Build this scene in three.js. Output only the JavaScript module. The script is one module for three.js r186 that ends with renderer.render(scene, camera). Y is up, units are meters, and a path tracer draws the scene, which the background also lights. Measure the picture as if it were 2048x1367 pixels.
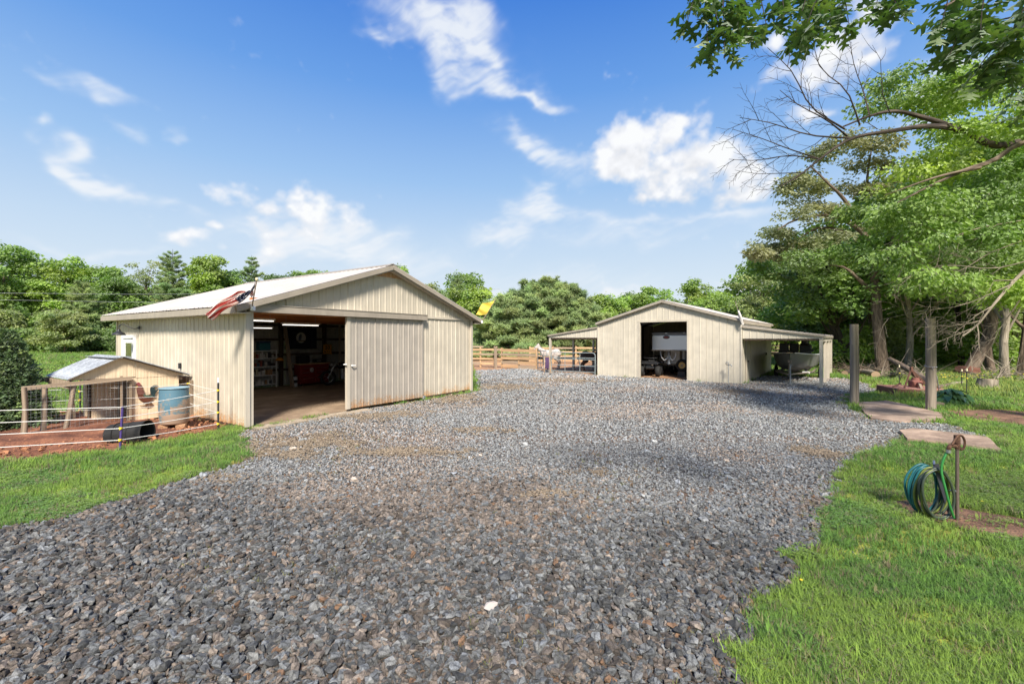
import * as THREE from 'three';
import { mergeGeometries, mergeVertices, toCreasedNormals } from 'three/addons/utils/BufferGeometryUtils.js';
import { ConvexGeometry } from 'three/addons/geometries/ConvexGeometry.js';
import { RoundedBoxGeometry } from 'three/addons/geometries/RoundedBoxGeometry.js';
import { MarchingCubes } from 'three/addons/objects/MarchingCubes.js';
import { RectAreaLightUniformsLib } from 'three/addons/lights/RectAreaLightUniformsLib.js';

// ---------- camera, sky, sun, exposure ----------
const scene = new THREE.Scene();
const EYE = 2.1, FOCAL = 890;                       // eye height in metres; focal length of the lens
const camera = new THREE.PerspectiveCamera(75.04, 2048 / 1367, 0.1, 900);
camera.position.set(0, EYE, 0);
camera.lookAt(0, EYE, -10);
camera.setViewOffset(2048, 1367, 0, 7.5, 2048, 1367);
const EXPOSURE = 2.8;
const SUN_DIR = new THREE.Vector3(0.07, 0.76, 0.64).normalize();
const sun = new THREE.DirectionalLight(new THREE.Color(1.0, 0.94, 0.84), 3.1);
sun.name = 'sun';
sun.position.copy(SUN_DIR).multiplyScalar(90); sun.target.position.set(0, 0, -15);
sun.castShadow = true; sun.shadow.radius = 22; sun.shadow.mapSize.set(4096, 4096);
Object.assign(sun.shadow.camera, { left: -60, right: 60, top: 60, bottom: -60, near: 1, far: 220 });
scene.add(sun, sun.target);
RectAreaLightUniformsLib.init();
const renderer = new THREE.WebGLRenderer({ antialias: true });
renderer.toneMapping = THREE.LinearToneMapping;
renderer.toneMappingExposure = EXPOSURE;
renderer.shadowMap.enabled = true;

// ---------- random numbers and noise ----------
function rng(seed) { let s = seed >>> 0; return () => { s = (s + 0x6d2b79f5) | 0; let t = Math.imul(s ^ (s >>> 15), 1 | s); t = (t + Math.imul(t ^ (t >>> 7), 61 | t)) ^ t; return ((t ^ (t >>> 14)) >>> 0) / 4294967296; }; }
function hash2(x, y) { let h = Math.imul(x, 374761393) + Math.imul(y, 668265263); h = Math.imul(h ^ (h >>> 13), 1274126177); return ((h ^ (h >>> 16)) >>> 0) / 4294967296; }
function vnoise(x, y, p = 0) {
  const xi = Math.floor(x), yi = Math.floor(y), fx = x - xi, fy = y - yi;
  const u = fx * fx * (3 - 2 * fx), v = fy * fy * (3 - 2 * fy);
  const w = p ? (k) => ((k % p) + p) % p : (k) => k;
  const a = hash2(w(xi), w(yi)), b = hash2(w(xi + 1), w(yi)), c = hash2(w(xi), w(yi + 1)), d = hash2(w(xi + 1), w(yi + 1));
  return a + (b - a) * u + (c - a) * v + (a - b - c + d) * u * v;
}
function fbm(x, y, o = 4, p = 0) { let s = 0, a = 0.5, t = 0; for (let i = 0; i < o; i++) { s += a * vnoise(x, y, p); t += a; x = x * 2 + 17.3 * (p ? 0 : 1); y = y * 2 + 9.1 * (p ? 0 : 1); p *= 2; a *= 0.5; } return s / t; }
const clamp = (x, a = 0, b = 1) => Math.min(b, Math.max(a, x));
const smooth = (a, b, x) => { const t = clamp((x - a) / (b - a)); return t * t * (3 - 2 * t); };
const lerp = (a, b, t) => a + (b - a) * t;

// ---------- the sky: blue air and fair-weather clouds, one equirectangular map ----------
const lin = (c) => { c /= 255; return c <= 0.04045 ? c / 12.92 : ((c + 0.055) / 1.055) ** 2.4; };
function makeSky() {
  const W = 4096, H = 2048, data = new Float32Array(W * H * 4);
  const dirOf = (px, py) => { const x = (px - 1024) / FOCAL, y = (676 - py) / FOCAL, n = Math.hypot(x, y, 1); return [Math.atan2(x, 1), Math.asin(y / n)]; };
  // [px, py, half width, half height, strength, kind, drift]; kind 0 cumulus, 1 wisp
  const raw = [
    [1262, 312, 70, 58, 1.2, 0], [1330, 275, 62, 44, 1.25, 0], [1395, 325, 86, 58, 1.2, 0], [1470, 345, 62, 55, 1.15, 0], [1330, 345, 90, 60, 1.1, 0], [1225, 300, 34, 34, 1.0, 0], [1290, 388, 48, 26, 0.95, 0], [1480, 385, 42, 24, 0.95, 0],
    [1060, 302, 75, 34, 0.8, 1, 0.35], [1150, 325, 95, 36, 0.85, 1, 0.2], [1020, 290, 25, 22, 0.75, 1, 0.1],
    [470, 392, 52, 28, 1.0, 0], [548, 415, 66, 32, 1.05, 0], [640, 402, 38, 28, 0.95, 0], [655, 440, 70, 42, 0.95, 0], [600, 488, 190, 48, 0.85, 1, 0], [372, 488, 42, 24, 0.95, 0], [515, 452, 38, 16, 0.85, 0], [400, 453, 30, 9, 0.8, 0], [540, 500, 60, 30, 0.95, 0], [760, 510, 150, 45, 0.6, 1, 0.3],
    [125, 318, 62, 34, 1.0, 1, 0.1], [190, 350, 70, 26, 0.95, 1, 0.35], [270, 388, 80, 20, 0.7, 1, 0.4],
    [850, 55, 150, 55, 0.85, 1, 0.25], [930, 30, 90, 50, 0.8, 1, 0.2], [960, 110, 70, 40, 0.75, 1, 0.4], [985, 178, 82, 26, 1.1, 1, 0.1], [880, 120, 40, 40, 0.7, 1, 0.5], [1075, 200, 60, 12, 0.7, 1, 0.2], [760, 75, 60, 18, 0.7, 1, 0.1],
    [35, 235, 36, 24, 0.9, 1, 0], [185, 175, 90, 20, 0.8, 1, 0.15], [60, 140, 60, 18, 0.5, 1, 0.4], [255, 280, 55, 18, 0.6, 1, 0.4], [345, 278, 28, 18, 0.5, 1, 0.2],
    [1690, 95, 92, 66, 1.15, 0], [1750, 60, 70, 46, 1.1, 0], [1600, 135, 62, 42, 1.0, 0], [1560, 75, 36, 28, 0.9, 0], [1600, 233, 44, 18, 0.95, 0], [1900, 170, 120, 60, 0.8, 0], [1980, 300, 110, 60, 0.9, 0], [1850, 440, 120, 60, 0.8, 0],
    [1075, 385, 45, 22, 0.8, 1, 0.1], [1050, 415, 60, 20, 0.85, 1, 0.2], [985, 462, 62, 34, 0.85, 1, -0.3], [1150, 430, 150, 18, 0.65, 1, 0.08], [1420, 432, 190, 14, 0.65, 1, 0.02], [1250, 470, 300, 26, 0.5, 1, 0.03],
    [1238, 578, 58, 24, 1.0, 0], [1500, 580, 70, 42, 1.05, 0], [1440, 600, 60, 20, 0.9, 0], [985, 590, 50, 18, 0.9, 0], [1120, 560, 300, 40, 0.4, 1, 0], [200, 500, 200, 14, 0.45, 1, 0],
  ];
  const clouds = raw.map(([px, py, rx, ry, s, k, sl = 0]) => { const [a, e] = dirOf(px, py), [a2] = dirOf(px + rx, py), [, e2] = dirOf(px, py - ry); return { a, e, ra: Math.abs(a2 - a), re: Math.abs(e2 - e), s, k, sl }; });
  const r = rng(77);                                 // the rest of the sky carries the same kind of clouds
  for (let i = 0; i < 60; i++) {
    const a = Math.PI / 3.2 + r() * (2 * Math.PI - 2 * Math.PI / 3.2), e = 0.08 + r() * 0.9, k = r() < 0.5 ? 0 : 1, ra = 0.05 + r() * 0.1;
    for (let j = 0; j < 3; j++) clouds.push({ a: (a > Math.PI ? a - 2 * Math.PI : a) + (r() - 0.5) * 0.12, e: e + (r() - 0.5) * 0.04, ra, re: ra * (0.3 + 0.3 * r()), s: 0.8 + 0.3 * r(), k, sl: k * (r() - 0.3) });
  }
  const stops = [[0, [230, 239, 245]], [0.1, [217, 232, 245]], [0.2, [197, 220, 244]], [0.33, [158, 197, 241]], [0.5, [108, 162, 232]], [0.66, [72, 132, 220]], [1.0, [50, 108, 204]], [1.6, [42, 96, 190]]].map(([e, c]) => [e, c.map(lin)]);
  const air = (e) => { let i = 1; while (i < stops.length - 1 && e > stops[i][0]) i++; const [e0, c0] = stops[i - 1], [e1, c1] = stops[i], t = clamp((e - e0) / (e1 - e0)); return [0, 1, 2].map((k) => lerp(c0[k], c1[k], t)); };
  for (let y = 0; y < H; y++) {
    const e = ((y + 0.5) / H - 0.5) * Math.PI, base = air(Math.max(0, e));
    const row = clouds.filter((c) => Math.abs(e - c.e) < c.re * 2.4 + Math.abs(c.sl) * c.ra * 2.4 + 0.02);
    for (let x = 0; x < W; x++) {
      const th = ((x + 0.5) / W - 0.5) * 2 * Math.PI;        // atan2(z, x)
      const o = (y * W + x) * 4;
      let R = base[0], G = base[1], B = base[2];
      if (e > -0.02) {
        const a = Math.atan2(Math.cos(th), -Math.sin(th));   // 0 straight ahead (-z), positive to the right
        let cum = 0, wisp = 0, low = 0, near = false; const wa = row.length ? (fbm(a * 13 + 3, e * 17, 4) - 0.5) * 0.13 : 0, we = row.length ? (fbm(a * 13 + 60, e * 19 + 8, 4) - 0.5) * 0.07 : 0;
        for (const c of row) {
          let da = a + wa - c.a; if (da > Math.PI) da -= 2 * Math.PI; if (da < -Math.PI) da += 2 * Math.PI;
          if (Math.abs(da) > c.ra * 2.4) continue;
          near = true;
          const u = da / c.ra, v = (e + we - c.e + c.sl * da) / c.re, q = u * u + v * v;
          if (c.k === 0) { const g = c.s * Math.exp(-q * 0.8); if (g > cum) cum = g; low += g * Math.max(0, -v) * 0.5; } else wisp += c.s * Math.exp(-q * 1.1);
        }
        if (near) {
          const n = fbm(a * 34 + 3, e * 44, 6), n2 = fbm(a * 12 + 40, e * 15 + 7, 3);
          const d0 = smooth(0.26, 1.12, cum + (n - 0.5) * 1.1 + (n2 - 0.5) * 0.4) * 0.97;
          const st = fbm((a + e * 0.6) * 22 + n2 * 3, (e - a * 0.25) * 90 + n2 * 4, 5), soft = fbm(a * 9, e * 12, 4);
          const d1 = clamp(smooth(0.05, 1.5, wisp * 1.05 * (0.45 + 1.1 * st) + (soft - 0.5) * 0.7 * Math.min(1, wisp * 2))) * 0.9;
          const shade = clamp(0.95 - 0.16 * clamp(low) - 0.5 * (0.5 - n) * smooth(0.6, 1, d0));
          R = lerp(R, 0.88, d1); G = lerp(G, 0.92, d1); B = lerp(B, 0.97, d1);
          R = lerp(R, shade * 0.99, d0); G = lerp(G, shade, d0); B = lerp(B, Math.min(1, shade * 1.03), d0);
        }
      } else { const t = smooth(-0.02, -0.12, e); R = lerp(R, 0.16, t); G = lerp(G, 0.17, t); B = lerp(B, 0.12, t); }
      data[o] = R / EXPOSURE; data[o + 1] = G / EXPOSURE; data[o + 2] = B / EXPOSURE; data[o + 3] = 1;
    }
  }
  const t = new THREE.DataTexture(data, W, H, THREE.RGBAFormat, THREE.FloatType);
  t.mapping = THREE.EquirectangularReflectionMapping; t.magFilter = THREE.LinearFilter; t.needsUpdate = true;
  return t;
}
scene.background = makeSky();
scene.environment = scene.background;

// ---------- small helpers ----------
const V = (x, y, z) => new THREE.Vector3(x, y, z);
// a point of the place from where the survey photograph sees it: at depth d, or on level ground h
const at = (px, py, d) => V((px - 1024) / FOCAL * d, EYE - (py - 676) / FOCAL * d, -d);
const onGround = (px, py, h = 0) => { const d = FOCAL * (EYE - h) / (py - 676); return V((px - 1024) / FOCAL * d, h, -d); };
const used = {};
function numbered(n) { used[n] = (used[n] ?? -1) + 1; return used[n] ? n + '_' + String(used[n]).padStart(3, '0') : n; }
function tag(o, label, category, group, kind) { o.userData = {}; if (label) o.userData.label = label; if (category) o.userData.category = category; if (group) o.userData.group = group; if (kind) o.userData.kind = kind; return o; }
function thing(name, label, category, p = [0, 0, 0], turn = 0, group) {
  const g = new THREE.Group(); g.name = numbered(name); p.isVector3 ? g.position.copy(p) : g.position.set(...p); g.rotation.y = turn;
  scene.add(g); return tag(g, label, category, group);
}
function part(name, geo, mat, parent) { const m = new THREE.Mesh(Array.isArray(geo) ? join(geo) : geo, mat); m.name = name; m.castShadow = m.receiveShadow = true; parent.add(m); return m; }
function solo(name, geo, mat, label, category, group) { const m = part(numbered(name), geo, mat, scene); return tag(m, label, category, group); }
function structure(name, geo, mat, label) { const m = part(name, geo, mat, scene); m.userData = { kind: 'structure' }; if (label) { m.userData.label = label; } return m; }
function join(list) {
  const l = list.map((g) => { const q = g.index ? g.toNonIndexed() : g; for (const k of Object.keys(q.attributes)) if (!['position', 'normal', 'uv'].includes(k)) q.deleteAttribute(k); if (!q.attributes.normal) q.computeVertexNormals(); if (!q.attributes.uv) q.setAttribute('uv', new THREE.BufferAttribute(new Float32Array(q.attributes.position.count * 2), 2)); return q; });
  return l.length === 1 ? l[0] : mergeGeometries(l);
}
// uv in metres, each face laid out on the axis plane it faces
function metric(g) {
  g = g.index ? g.toNonIndexed() : g; const p = g.attributes.position, uv = new Float32Array(p.count * 2), a = V(), b = V(), c = V();
  for (let i = 0; i < p.count; i += 3) {
    a.fromBufferAttribute(p, i); b.fromBufferAttribute(p, i + 1); c.fromBufferAttribute(p, i + 2);
    const n = b.clone().sub(a).cross(c.clone().sub(a)), ax = Math.abs(n.x), ay = Math.abs(n.y), az = Math.abs(n.z);
    [a, b, c].forEach((q, k) => { const [u, v] = ay > ax && ay > az ? [q.x, q.z] : ax > az ? [q.z, q.y] : [q.x, q.y]; uv[(i + k) * 2] = u; uv[(i + k) * 2 + 1] = v; });
  }
  g.setAttribute('uv', new THREE.BufferAttribute(uv, 2)); return g;
}
const box = (w, h, d, x = 0, y = 0, z = 0) => metric(new THREE.BoxGeometry(w, h, d).translate(x, y, z));
const rbox = (w, h, d, r, x = 0, y = 0, z = 0) => metric(new RoundedBoxGeometry(w, h, d, 2, r).translate(x, y, z));
const span = (x0, x1, y0, y1, z0, z1) => box(x1 - x0, y1 - y0, z1 - z0, (x0 + x1) / 2, (y0 + y1) / 2, (z0 + z1) / 2);
// plank along local x turned lengthways so that its grain runs with it
const cyl = (r0, r1, h, x = 0, y = 0, z = 0, seg = 16, open = false) => new THREE.CylinderGeometry(r0, r1, h, seg, 1, open).translate(x, y, z);
function bar(a, b, r, seg = 8, r2 = r) { const d = b.clone().sub(a), g = new THREE.CylinderGeometry(r2, r, d.length(), seg); g.applyQuaternion(new THREE.Quaternion().setFromUnitVectors(V(0, 1, 0), d.clone().normalize())); return g.translate((a.x + b.x) / 2, (a.y + b.y) / 2, (a.z + b.z) / 2); }
function beam(a, b, w, h) { const d = b.clone().sub(a), L = d.length(), m = new THREE.Matrix4(), X = d.normalize(), up = Math.abs(X.y) > 0.98 ? V(0, 0, 1) : V(0, 1, 0), Z = X.clone().cross(up).normalize(), Y = Z.clone().cross(X); m.makeBasis(X, Y, Z); const g = metric(new THREE.BoxGeometry(L, h, w)), q = g.attributes.uv.array, o = (a.x * 7.3 + a.y * 3.1 + a.z * 5.7) % 3; for (let i = 0; i < q.length; i += 2) { const t = q[i]; q[i] = q[i + 1] + o; q[i + 1] = t + o; } return g.applyMatrix4(m).translate((a.x + b.x) / 2, (a.y + b.y) / 2, (a.z + b.z) / 2); }
function tubePath(pts, r, seg = 40, rad = 8) { return new THREE.TubeGeometry(new THREE.CatmullRomCurve3(pts), seg, r, rad); }
// tapering limb through points; radius runs r0 to r1, with a little unevenness
function limb(pts, r0, r1, seg = 10, rad = 7, rough = 0.08, rnd = Math.random) {
  const c = new THREE.CatmullRomCurve3(pts), fr = c.computeFrenetFrames(seg), P = [], I = [], U = [], len = c.getLength(); const ph = rnd() * 9;
  for (let i = 0; i <= seg; i++) {
    const t = i / seg, p = c.getPointAt(t), r = lerp(r0, r1, t ** 0.8);
    for (let j = 0; j <= rad; j++) { const a = (j % rad) / rad * Math.PI * 2, k = r * (1 + rough * Math.sin(a * 3 + ph + t * 5) + rough * (rnd() - 0.5) * (j % rad ? 1 : 0)); P.push(p.x + (fr.normals[i].x * Math.cos(a) + fr.binormals[i].x * Math.sin(a)) * k, p.y + (fr.normals[i].y * Math.cos(a) + fr.binormals[i].y * Math.sin(a)) * k, p.z + (fr.normals[i].z * Math.cos(a) + fr.binormals[i].z * Math.sin(a)) * k); U.push(j / rad * Math.max(0.4, r0 * 6), t * len); }
  }
  for (let i = 0; i < seg; i++) for (let j = 0; j < rad; j++) { const q = i * (rad + 1) + j; I.push(q, q + rad + 1, q + 1, q + 1, q + rad + 1, q + rad + 2); }
  const g = new THREE.BufferGeometry(); g.setAttribute('position', new THREE.Float32BufferAttribute(P, 3)); g.setAttribute('uv', new THREE.Float32BufferAttribute(U, 2)); g.setIndex(I); g.computeVertexNormals(); return g;
}
function inside(poly, x, z) { let c = false; for (let i = 0, j = poly.length - 1; i < poly.length; j = i++) { const [xi, zi] = poly[i], [xj, zj] = poly[j]; if ((zi > z) !== (zj > z) && x < (xj - xi) * (z - zi) / (zj - zi) + xi) c = !c; } return c; }
// flat patch of ground with an uneven rim
function patch(poly, y, thick = 0, rough = 0, cell = 0) {
  const pts = []; for (let i = 0; i < poly.length; i++) { const [x0, z0] = poly[i], [x1, z1] = poly[(i + 1) % poly.length], L = Math.hypot(x1 - x0, z1 - z0), n = rough ? Math.max(1, Math.min(80, Math.round(L / 0.25))) : 1, nx = -(z1 - z0) / L, nz = (x1 - x0) / L; for (let k = 0; k < n; k++) { const t = k / n, x = lerp(x0, x1, t), z = lerp(z0, z1, t), o = rough * (fbm(x * 1.7 + 5, z * 1.7, 3) - 0.5) * 2; pts.push(new THREE.Vector2(x + nx * o, -(z + nz * o))); } }
  const s = new THREE.Shape(pts), g = thick ? new THREE.ExtrudeGeometry(s, { depth: thick, bevelEnabled: false }) : new THREE.ShapeGeometry(s);
  return metric(g.rotateX(-Math.PI / 2).translate(0, y, 0));
}

// ---------- textures (surface colour, grain, fine relief) ----------
function tex(w, h, f, { srgb = true, rx = 1, ry = 1 } = {}) {
  const d = new Uint8Array(w * h * 4);
  for (let y = 0; y < h; y++) for (let x = 0; x < w; x++) { const c = f(x / w, y / h, x, y), o = (y * w + x) * 4; d[o] = clamp(c[0]) * 255; d[o + 1] = clamp(c[1]) * 255; d[o + 2] = clamp(c[2]) * 255; d[o + 3] = 255; }
  const t = new THREE.DataTexture(d, w, h); t.wrapS = t.wrapT = THREE.RepeatWrapping; t.magFilter = THREE.LinearFilter; t.minFilter = THREE.LinearMipmapLinearFilter; t.generateMipmaps = true; if (srgb) t.colorSpace = THREE.SRGBColorSpace; t.repeat.set(rx, ry); t.needsUpdate = true; return t;
}
const grey = (v) => [v, v, v];
const mixc = (a, b, t) => [0, 1, 2].map((k) => lerp(a[k], b[k], t));
const LIN = (r, g, b) => new THREE.Color().setRGB(r, g, b);
const std = (color, roughness = 0.8, extra = {}) => new THREE.MeshStandardMaterial({ color: Array.isArray(color) ? LIN(...color) : color, roughness, ...extra });
const grain = tex(512, 512, (u, v) => grey(0.78 + 0.35 * (fbm(u * 64, v * 64, 3, 64) - 0.5) + 0.3 * (fbm(u * 8, v * 8, 3, 8) - 0.5)));
const fineBump = tex(512, 512, (u, v) => grey(fbm(u * 64, v * 64, 4, 64)), { srgb: false });

// ---------- materials ----------
const screw = (u, v) => { const y = (v * 4) % 0.61, x = (u * 7 + 0.06) % 0.229; return y < 0.012 && x < 0.014 ? 0.72 : 1; };
const wallTex = tex(2048, 1024, (u, v) => {        // baked enamel sheet: faint vertical run-off marks, tiny scuffs
  const s = fbm(u * 96, v * 6, 3, 96 * 0 + 0), n = fbm(u * 20, v * 14, 4);
  return grey((0.97 + 0.08 * (s - 0.5) + 0.11 * (n - 0.5)) * screw(u, v));
}, { rx: 1 / 7, ry: 1 / 4 });
const clayWallTex = tex(2048, 1024, (u, v) => {   // the same sheet with red clay splashed up from the ground (7 m by 4 m)
  const s = fbm(u * 96, v * 6, 3), n = fbm(u * 20, v * 14, 4), y = v * 4;
  const edge = 0.10 + 0.30 * fbm(u * 26, 3.3, 4), spl = fbm(u * 230, v * 130, 4), k = clamp((edge - y) * 3.2 + (spl - 0.42) * 1.5) * (y < 0.9 ? 1 : 0);
  const b = (0.97 + 0.08 * (s - 0.5) + 0.11 * (n - 0.5)) * screw(u, v);
  return mixc([b, b, b], [0.92, 0.66, 0.42], 0.78 * k);
}, { rx: 1 / 7, ry: 1 / 4 });
const M = {};
const sheetTints = new Map();   // neighbouring sheets never weather quite alike
const sheetMat = (m, k) => { if (!sheetTints.has(m)) sheetTints.set(m, [1, 0.965, 1.02, 0.985].map((f) => { const c = m.clone(); c.color.multiplyScalar(f); return c; })); return sheetTints.get(m)[k % 4]; };
M.cream = std([0.515, 0.455, 0.36], 0.42, { map: clayWallTex, side: THREE.DoubleSide });
M.cream2 = std([0.56, 0.50, 0.40], 0.42, { map: wallTex, side: THREE.DoubleSide });
M.door = std([0.385, 0.34, 0.285], 0.45, { map: clayWallTex, side: THREE.DoubleSide });
M.trim = std([0.34, 0.29, 0.23], 0.45, { map: wallTex });
M.creamTrim = std([0.51, 0.45, 0.36], 0.45, { map: wallTex });
M.dTrim = std([0.20, 0.165, 0.13], 0.45);
M.roof = std([0.47, 0.425, 0.385], 0.42, { map: wallTex, side: THREE.DoubleSide });
M.liner = std([0.40, 0.385, 0.35], 0.6, { map: wallTex, side: THREE.DoubleSide });
const woodTex = (a, b, seed) => tex(256, 512, (u, v) => { const w = fbm(u * 14 + seed, v * 1.2 + seed, 4), l = fbm(u * 60 + seed, v * 3, 3), k = clamp(0.5 + 1.3 * (w - 0.5) + 0.7 * (l - 0.5)); return mixc(a, b, k); }, { rx: 2.2, ry: 0.5 });
M.pine = std(0xffffff, 0.75, { map: woodTex([0.62, 0.36, 0.20], [0.78, 0.52, 0.32], 3) });
M.board = std(0xffffff, 0.8, { map: woodTex([0.60, 0.47, 0.34], [0.82, 0.69, 0.53], 9) });
M.boardGrey = std(0xffffff, 0.85, { map: woodTex([0.50, 0.43, 0.35], [0.70, 0.62, 0.53], 5) });
M.oldWood = std(0xffffff, 0.9, { map: woodTex([0.42, 0.36, 0.30], [0.62, 0.55, 0.47], 7) });
M.darkWood = std(0xffffff, 0.85, { map: woodTex([0.22, 0.17, 0.13], [0.36, 0.29, 0.23], 2) });
M.plyTan = std(0xffffff, 0.7, { map: woodTex([0.81, 0.72, 0.60], [0.87, 0.79, 0.67], 11) });
M.black = std([0.02, 0.02, 0.022], 0.5);
M.blackShine = std([0.015, 0.015, 0.018], 0.22);
M.rubber = std([0.022, 0.021, 0.02], 0.85, { map: grain });
M.steel = std([0.42, 0.43, 0.44], 0.4, { metalness: 0.85 });
M.galv = std([0.52, 0.54, 0.55], 0.5, { metalness: 0.35, map: grain });
M.gateGreen = std([0.24, 0.28, 0.28], 0.45);
M.white = std([0.75, 0.75, 0.74], 0.4);
M.alu = std([0.80, 0.81, 0.83], 0.3, { metalness: 0.35 });
M.glass = new THREE.MeshPhysicalMaterial({ color: LIN(0.9, 0.93, 0.93), roughness: 0.05, transmission: 1, thickness: 0 });
M.concrete = std(0xffffff, 0.85, { map: tex(512, 512, (u, v) => { const n = fbm(u * 6, v * 6, 5, 6), s = fbm(u * 40, v * 40, 3, 40); return mixc([0.50, 0.42, 0.34], [0.68, 0.59, 0.49], clamp(n * 1.5 - 0.25 + (s - 0.5) * 0.4)); }, { rx: 0.4, ry: 0.4 }), bumpMap: fineBump, bumpScale: 0.004 });
M.apron = std([0.62, 0.50, 0.36], 0.85, { map: grain, bumpMap: fineBump, bumpScale: 0.004 });
M.clay = std(0xffffff, 0.95, { map: tex(1024, 1024, (u, v) => { const n = fbm(u * 8, v * 8, 5, 8), s = fbm(u * 70, v * 70, 3, 70); return mixc([0.36, 0.21, 0.145], [0.62, 0.41, 0.29], clamp(n * 1.6 - 0.3 + (s - 0.5) * 0.7)); }, { rx: 0.33, ry: 0.33 }), bumpMap: fineBump, bumpScale: 0.02 });
M.red = std([0.22, 0.02, 0.02], 0.4);

// ---------- ribbed sheet steel ----------
// one sheet from x0 to x1, standing ribs every `pitch`, lower and upper edge as functions of x; faces +z
function ribSheet(x0, x1, yb, yt, pitch = 0.229, h = 0.015, off = 0) {
  const xs = [x0], n0 = Math.ceil((x0 - off) / pitch), zs = [0];
  const add = (x, z) => { if (x > x0 + 1e-4 && x < x1 - 1e-4) { xs.push(x); zs.push(z); } };
  for (let n = n0 - 1; off + n * pitch < x1 + pitch; n++) { const c = off + n * pitch; add(c - 0.028, 0); add(c - 0.012, h); add(c + 0.012, h); add(c + 0.028, 0); const m = c + pitch / 2; add(m - 0.012, 0); add(m, 0.004); add(m + 0.012, 0); }
  xs.push(x1); zs.push(0);
  const P = [], U = [];
  const rows = xs.map((x, i) => [x, zs[i]]).sort((a, b) => a[0] - b[0]);
  const put = (x, y, z) => { P.push(x, y, z); U.push(x, y); };
  for (let i = 0; i < rows.length - 1; i++) {
    const [xa, za] = rows[i], [xb, zb] = rows[i + 1], a0 = yb(xa), a1 = yt(xa), b0 = yb(xb), b1 = yt(xb);
    put(xa, a0, za); put(xb, b0, zb); put(xb, b1, zb); put(xa, a0, za); put(xb, b1, zb); put(xa, a1, za);
  }
  const g = new THREE.BufferGeometry(); g.setAttribute('position', new THREE.Float32BufferAttribute(P, 3)); g.setAttribute('uv', new THREE.Float32BufferAttribute(U, 2)); g.computeVertexNormals(); return g;
}
const SHEET = 0.916;
// a wall or roof slope clad in separate sheets, each a part
function clad(parent, name, mat, x0, x1, yb, yt, place, opts = {}) {
  const { pitch = 0.229, h = 0.015, sheet = SHEET } = opts;
  for (let x = x0, k = 0; x < x1 - 0.01; x += sheet, k++) { const g = ribSheet(x, Math.min(x + sheet, x1), yb, yt, pitch, h, x0); g.translate(0, 0, (k % 2) * 0.0025); part(name, place(g), sheetMat(mat, (k * 7 + (k >> 1)) % 4), parent); }
}
const turnY = (a, x = 0, y = 0, z = 0) => (g) => g.rotateY(a).translate(x, y, z);

// ---------- the large barn with the sliding door ----------
const barnA = { o: V(-6.20, 0, -10.33), turn: 1.0015, W: 8.48, L: 8.12 };       // local x along the gable front, z out of it
const barnB = { o: V(4.84, 0, -25.04), turn: -0.6615, W: 7.32, L: 8.6 };
const local = (b, x, y, z) => V(x, y, z).applyAxisAngle(V(0, 1, 0), b.turn).add(b.o);
const foot = (b, x0, x1, z0, z1) => [[x0, z0], [x1, z0], [x1, z1], [x0, z1]].map(([x, z]) => { const p = local(b, x, 0, z); return [p.x, p.z]; });

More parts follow.
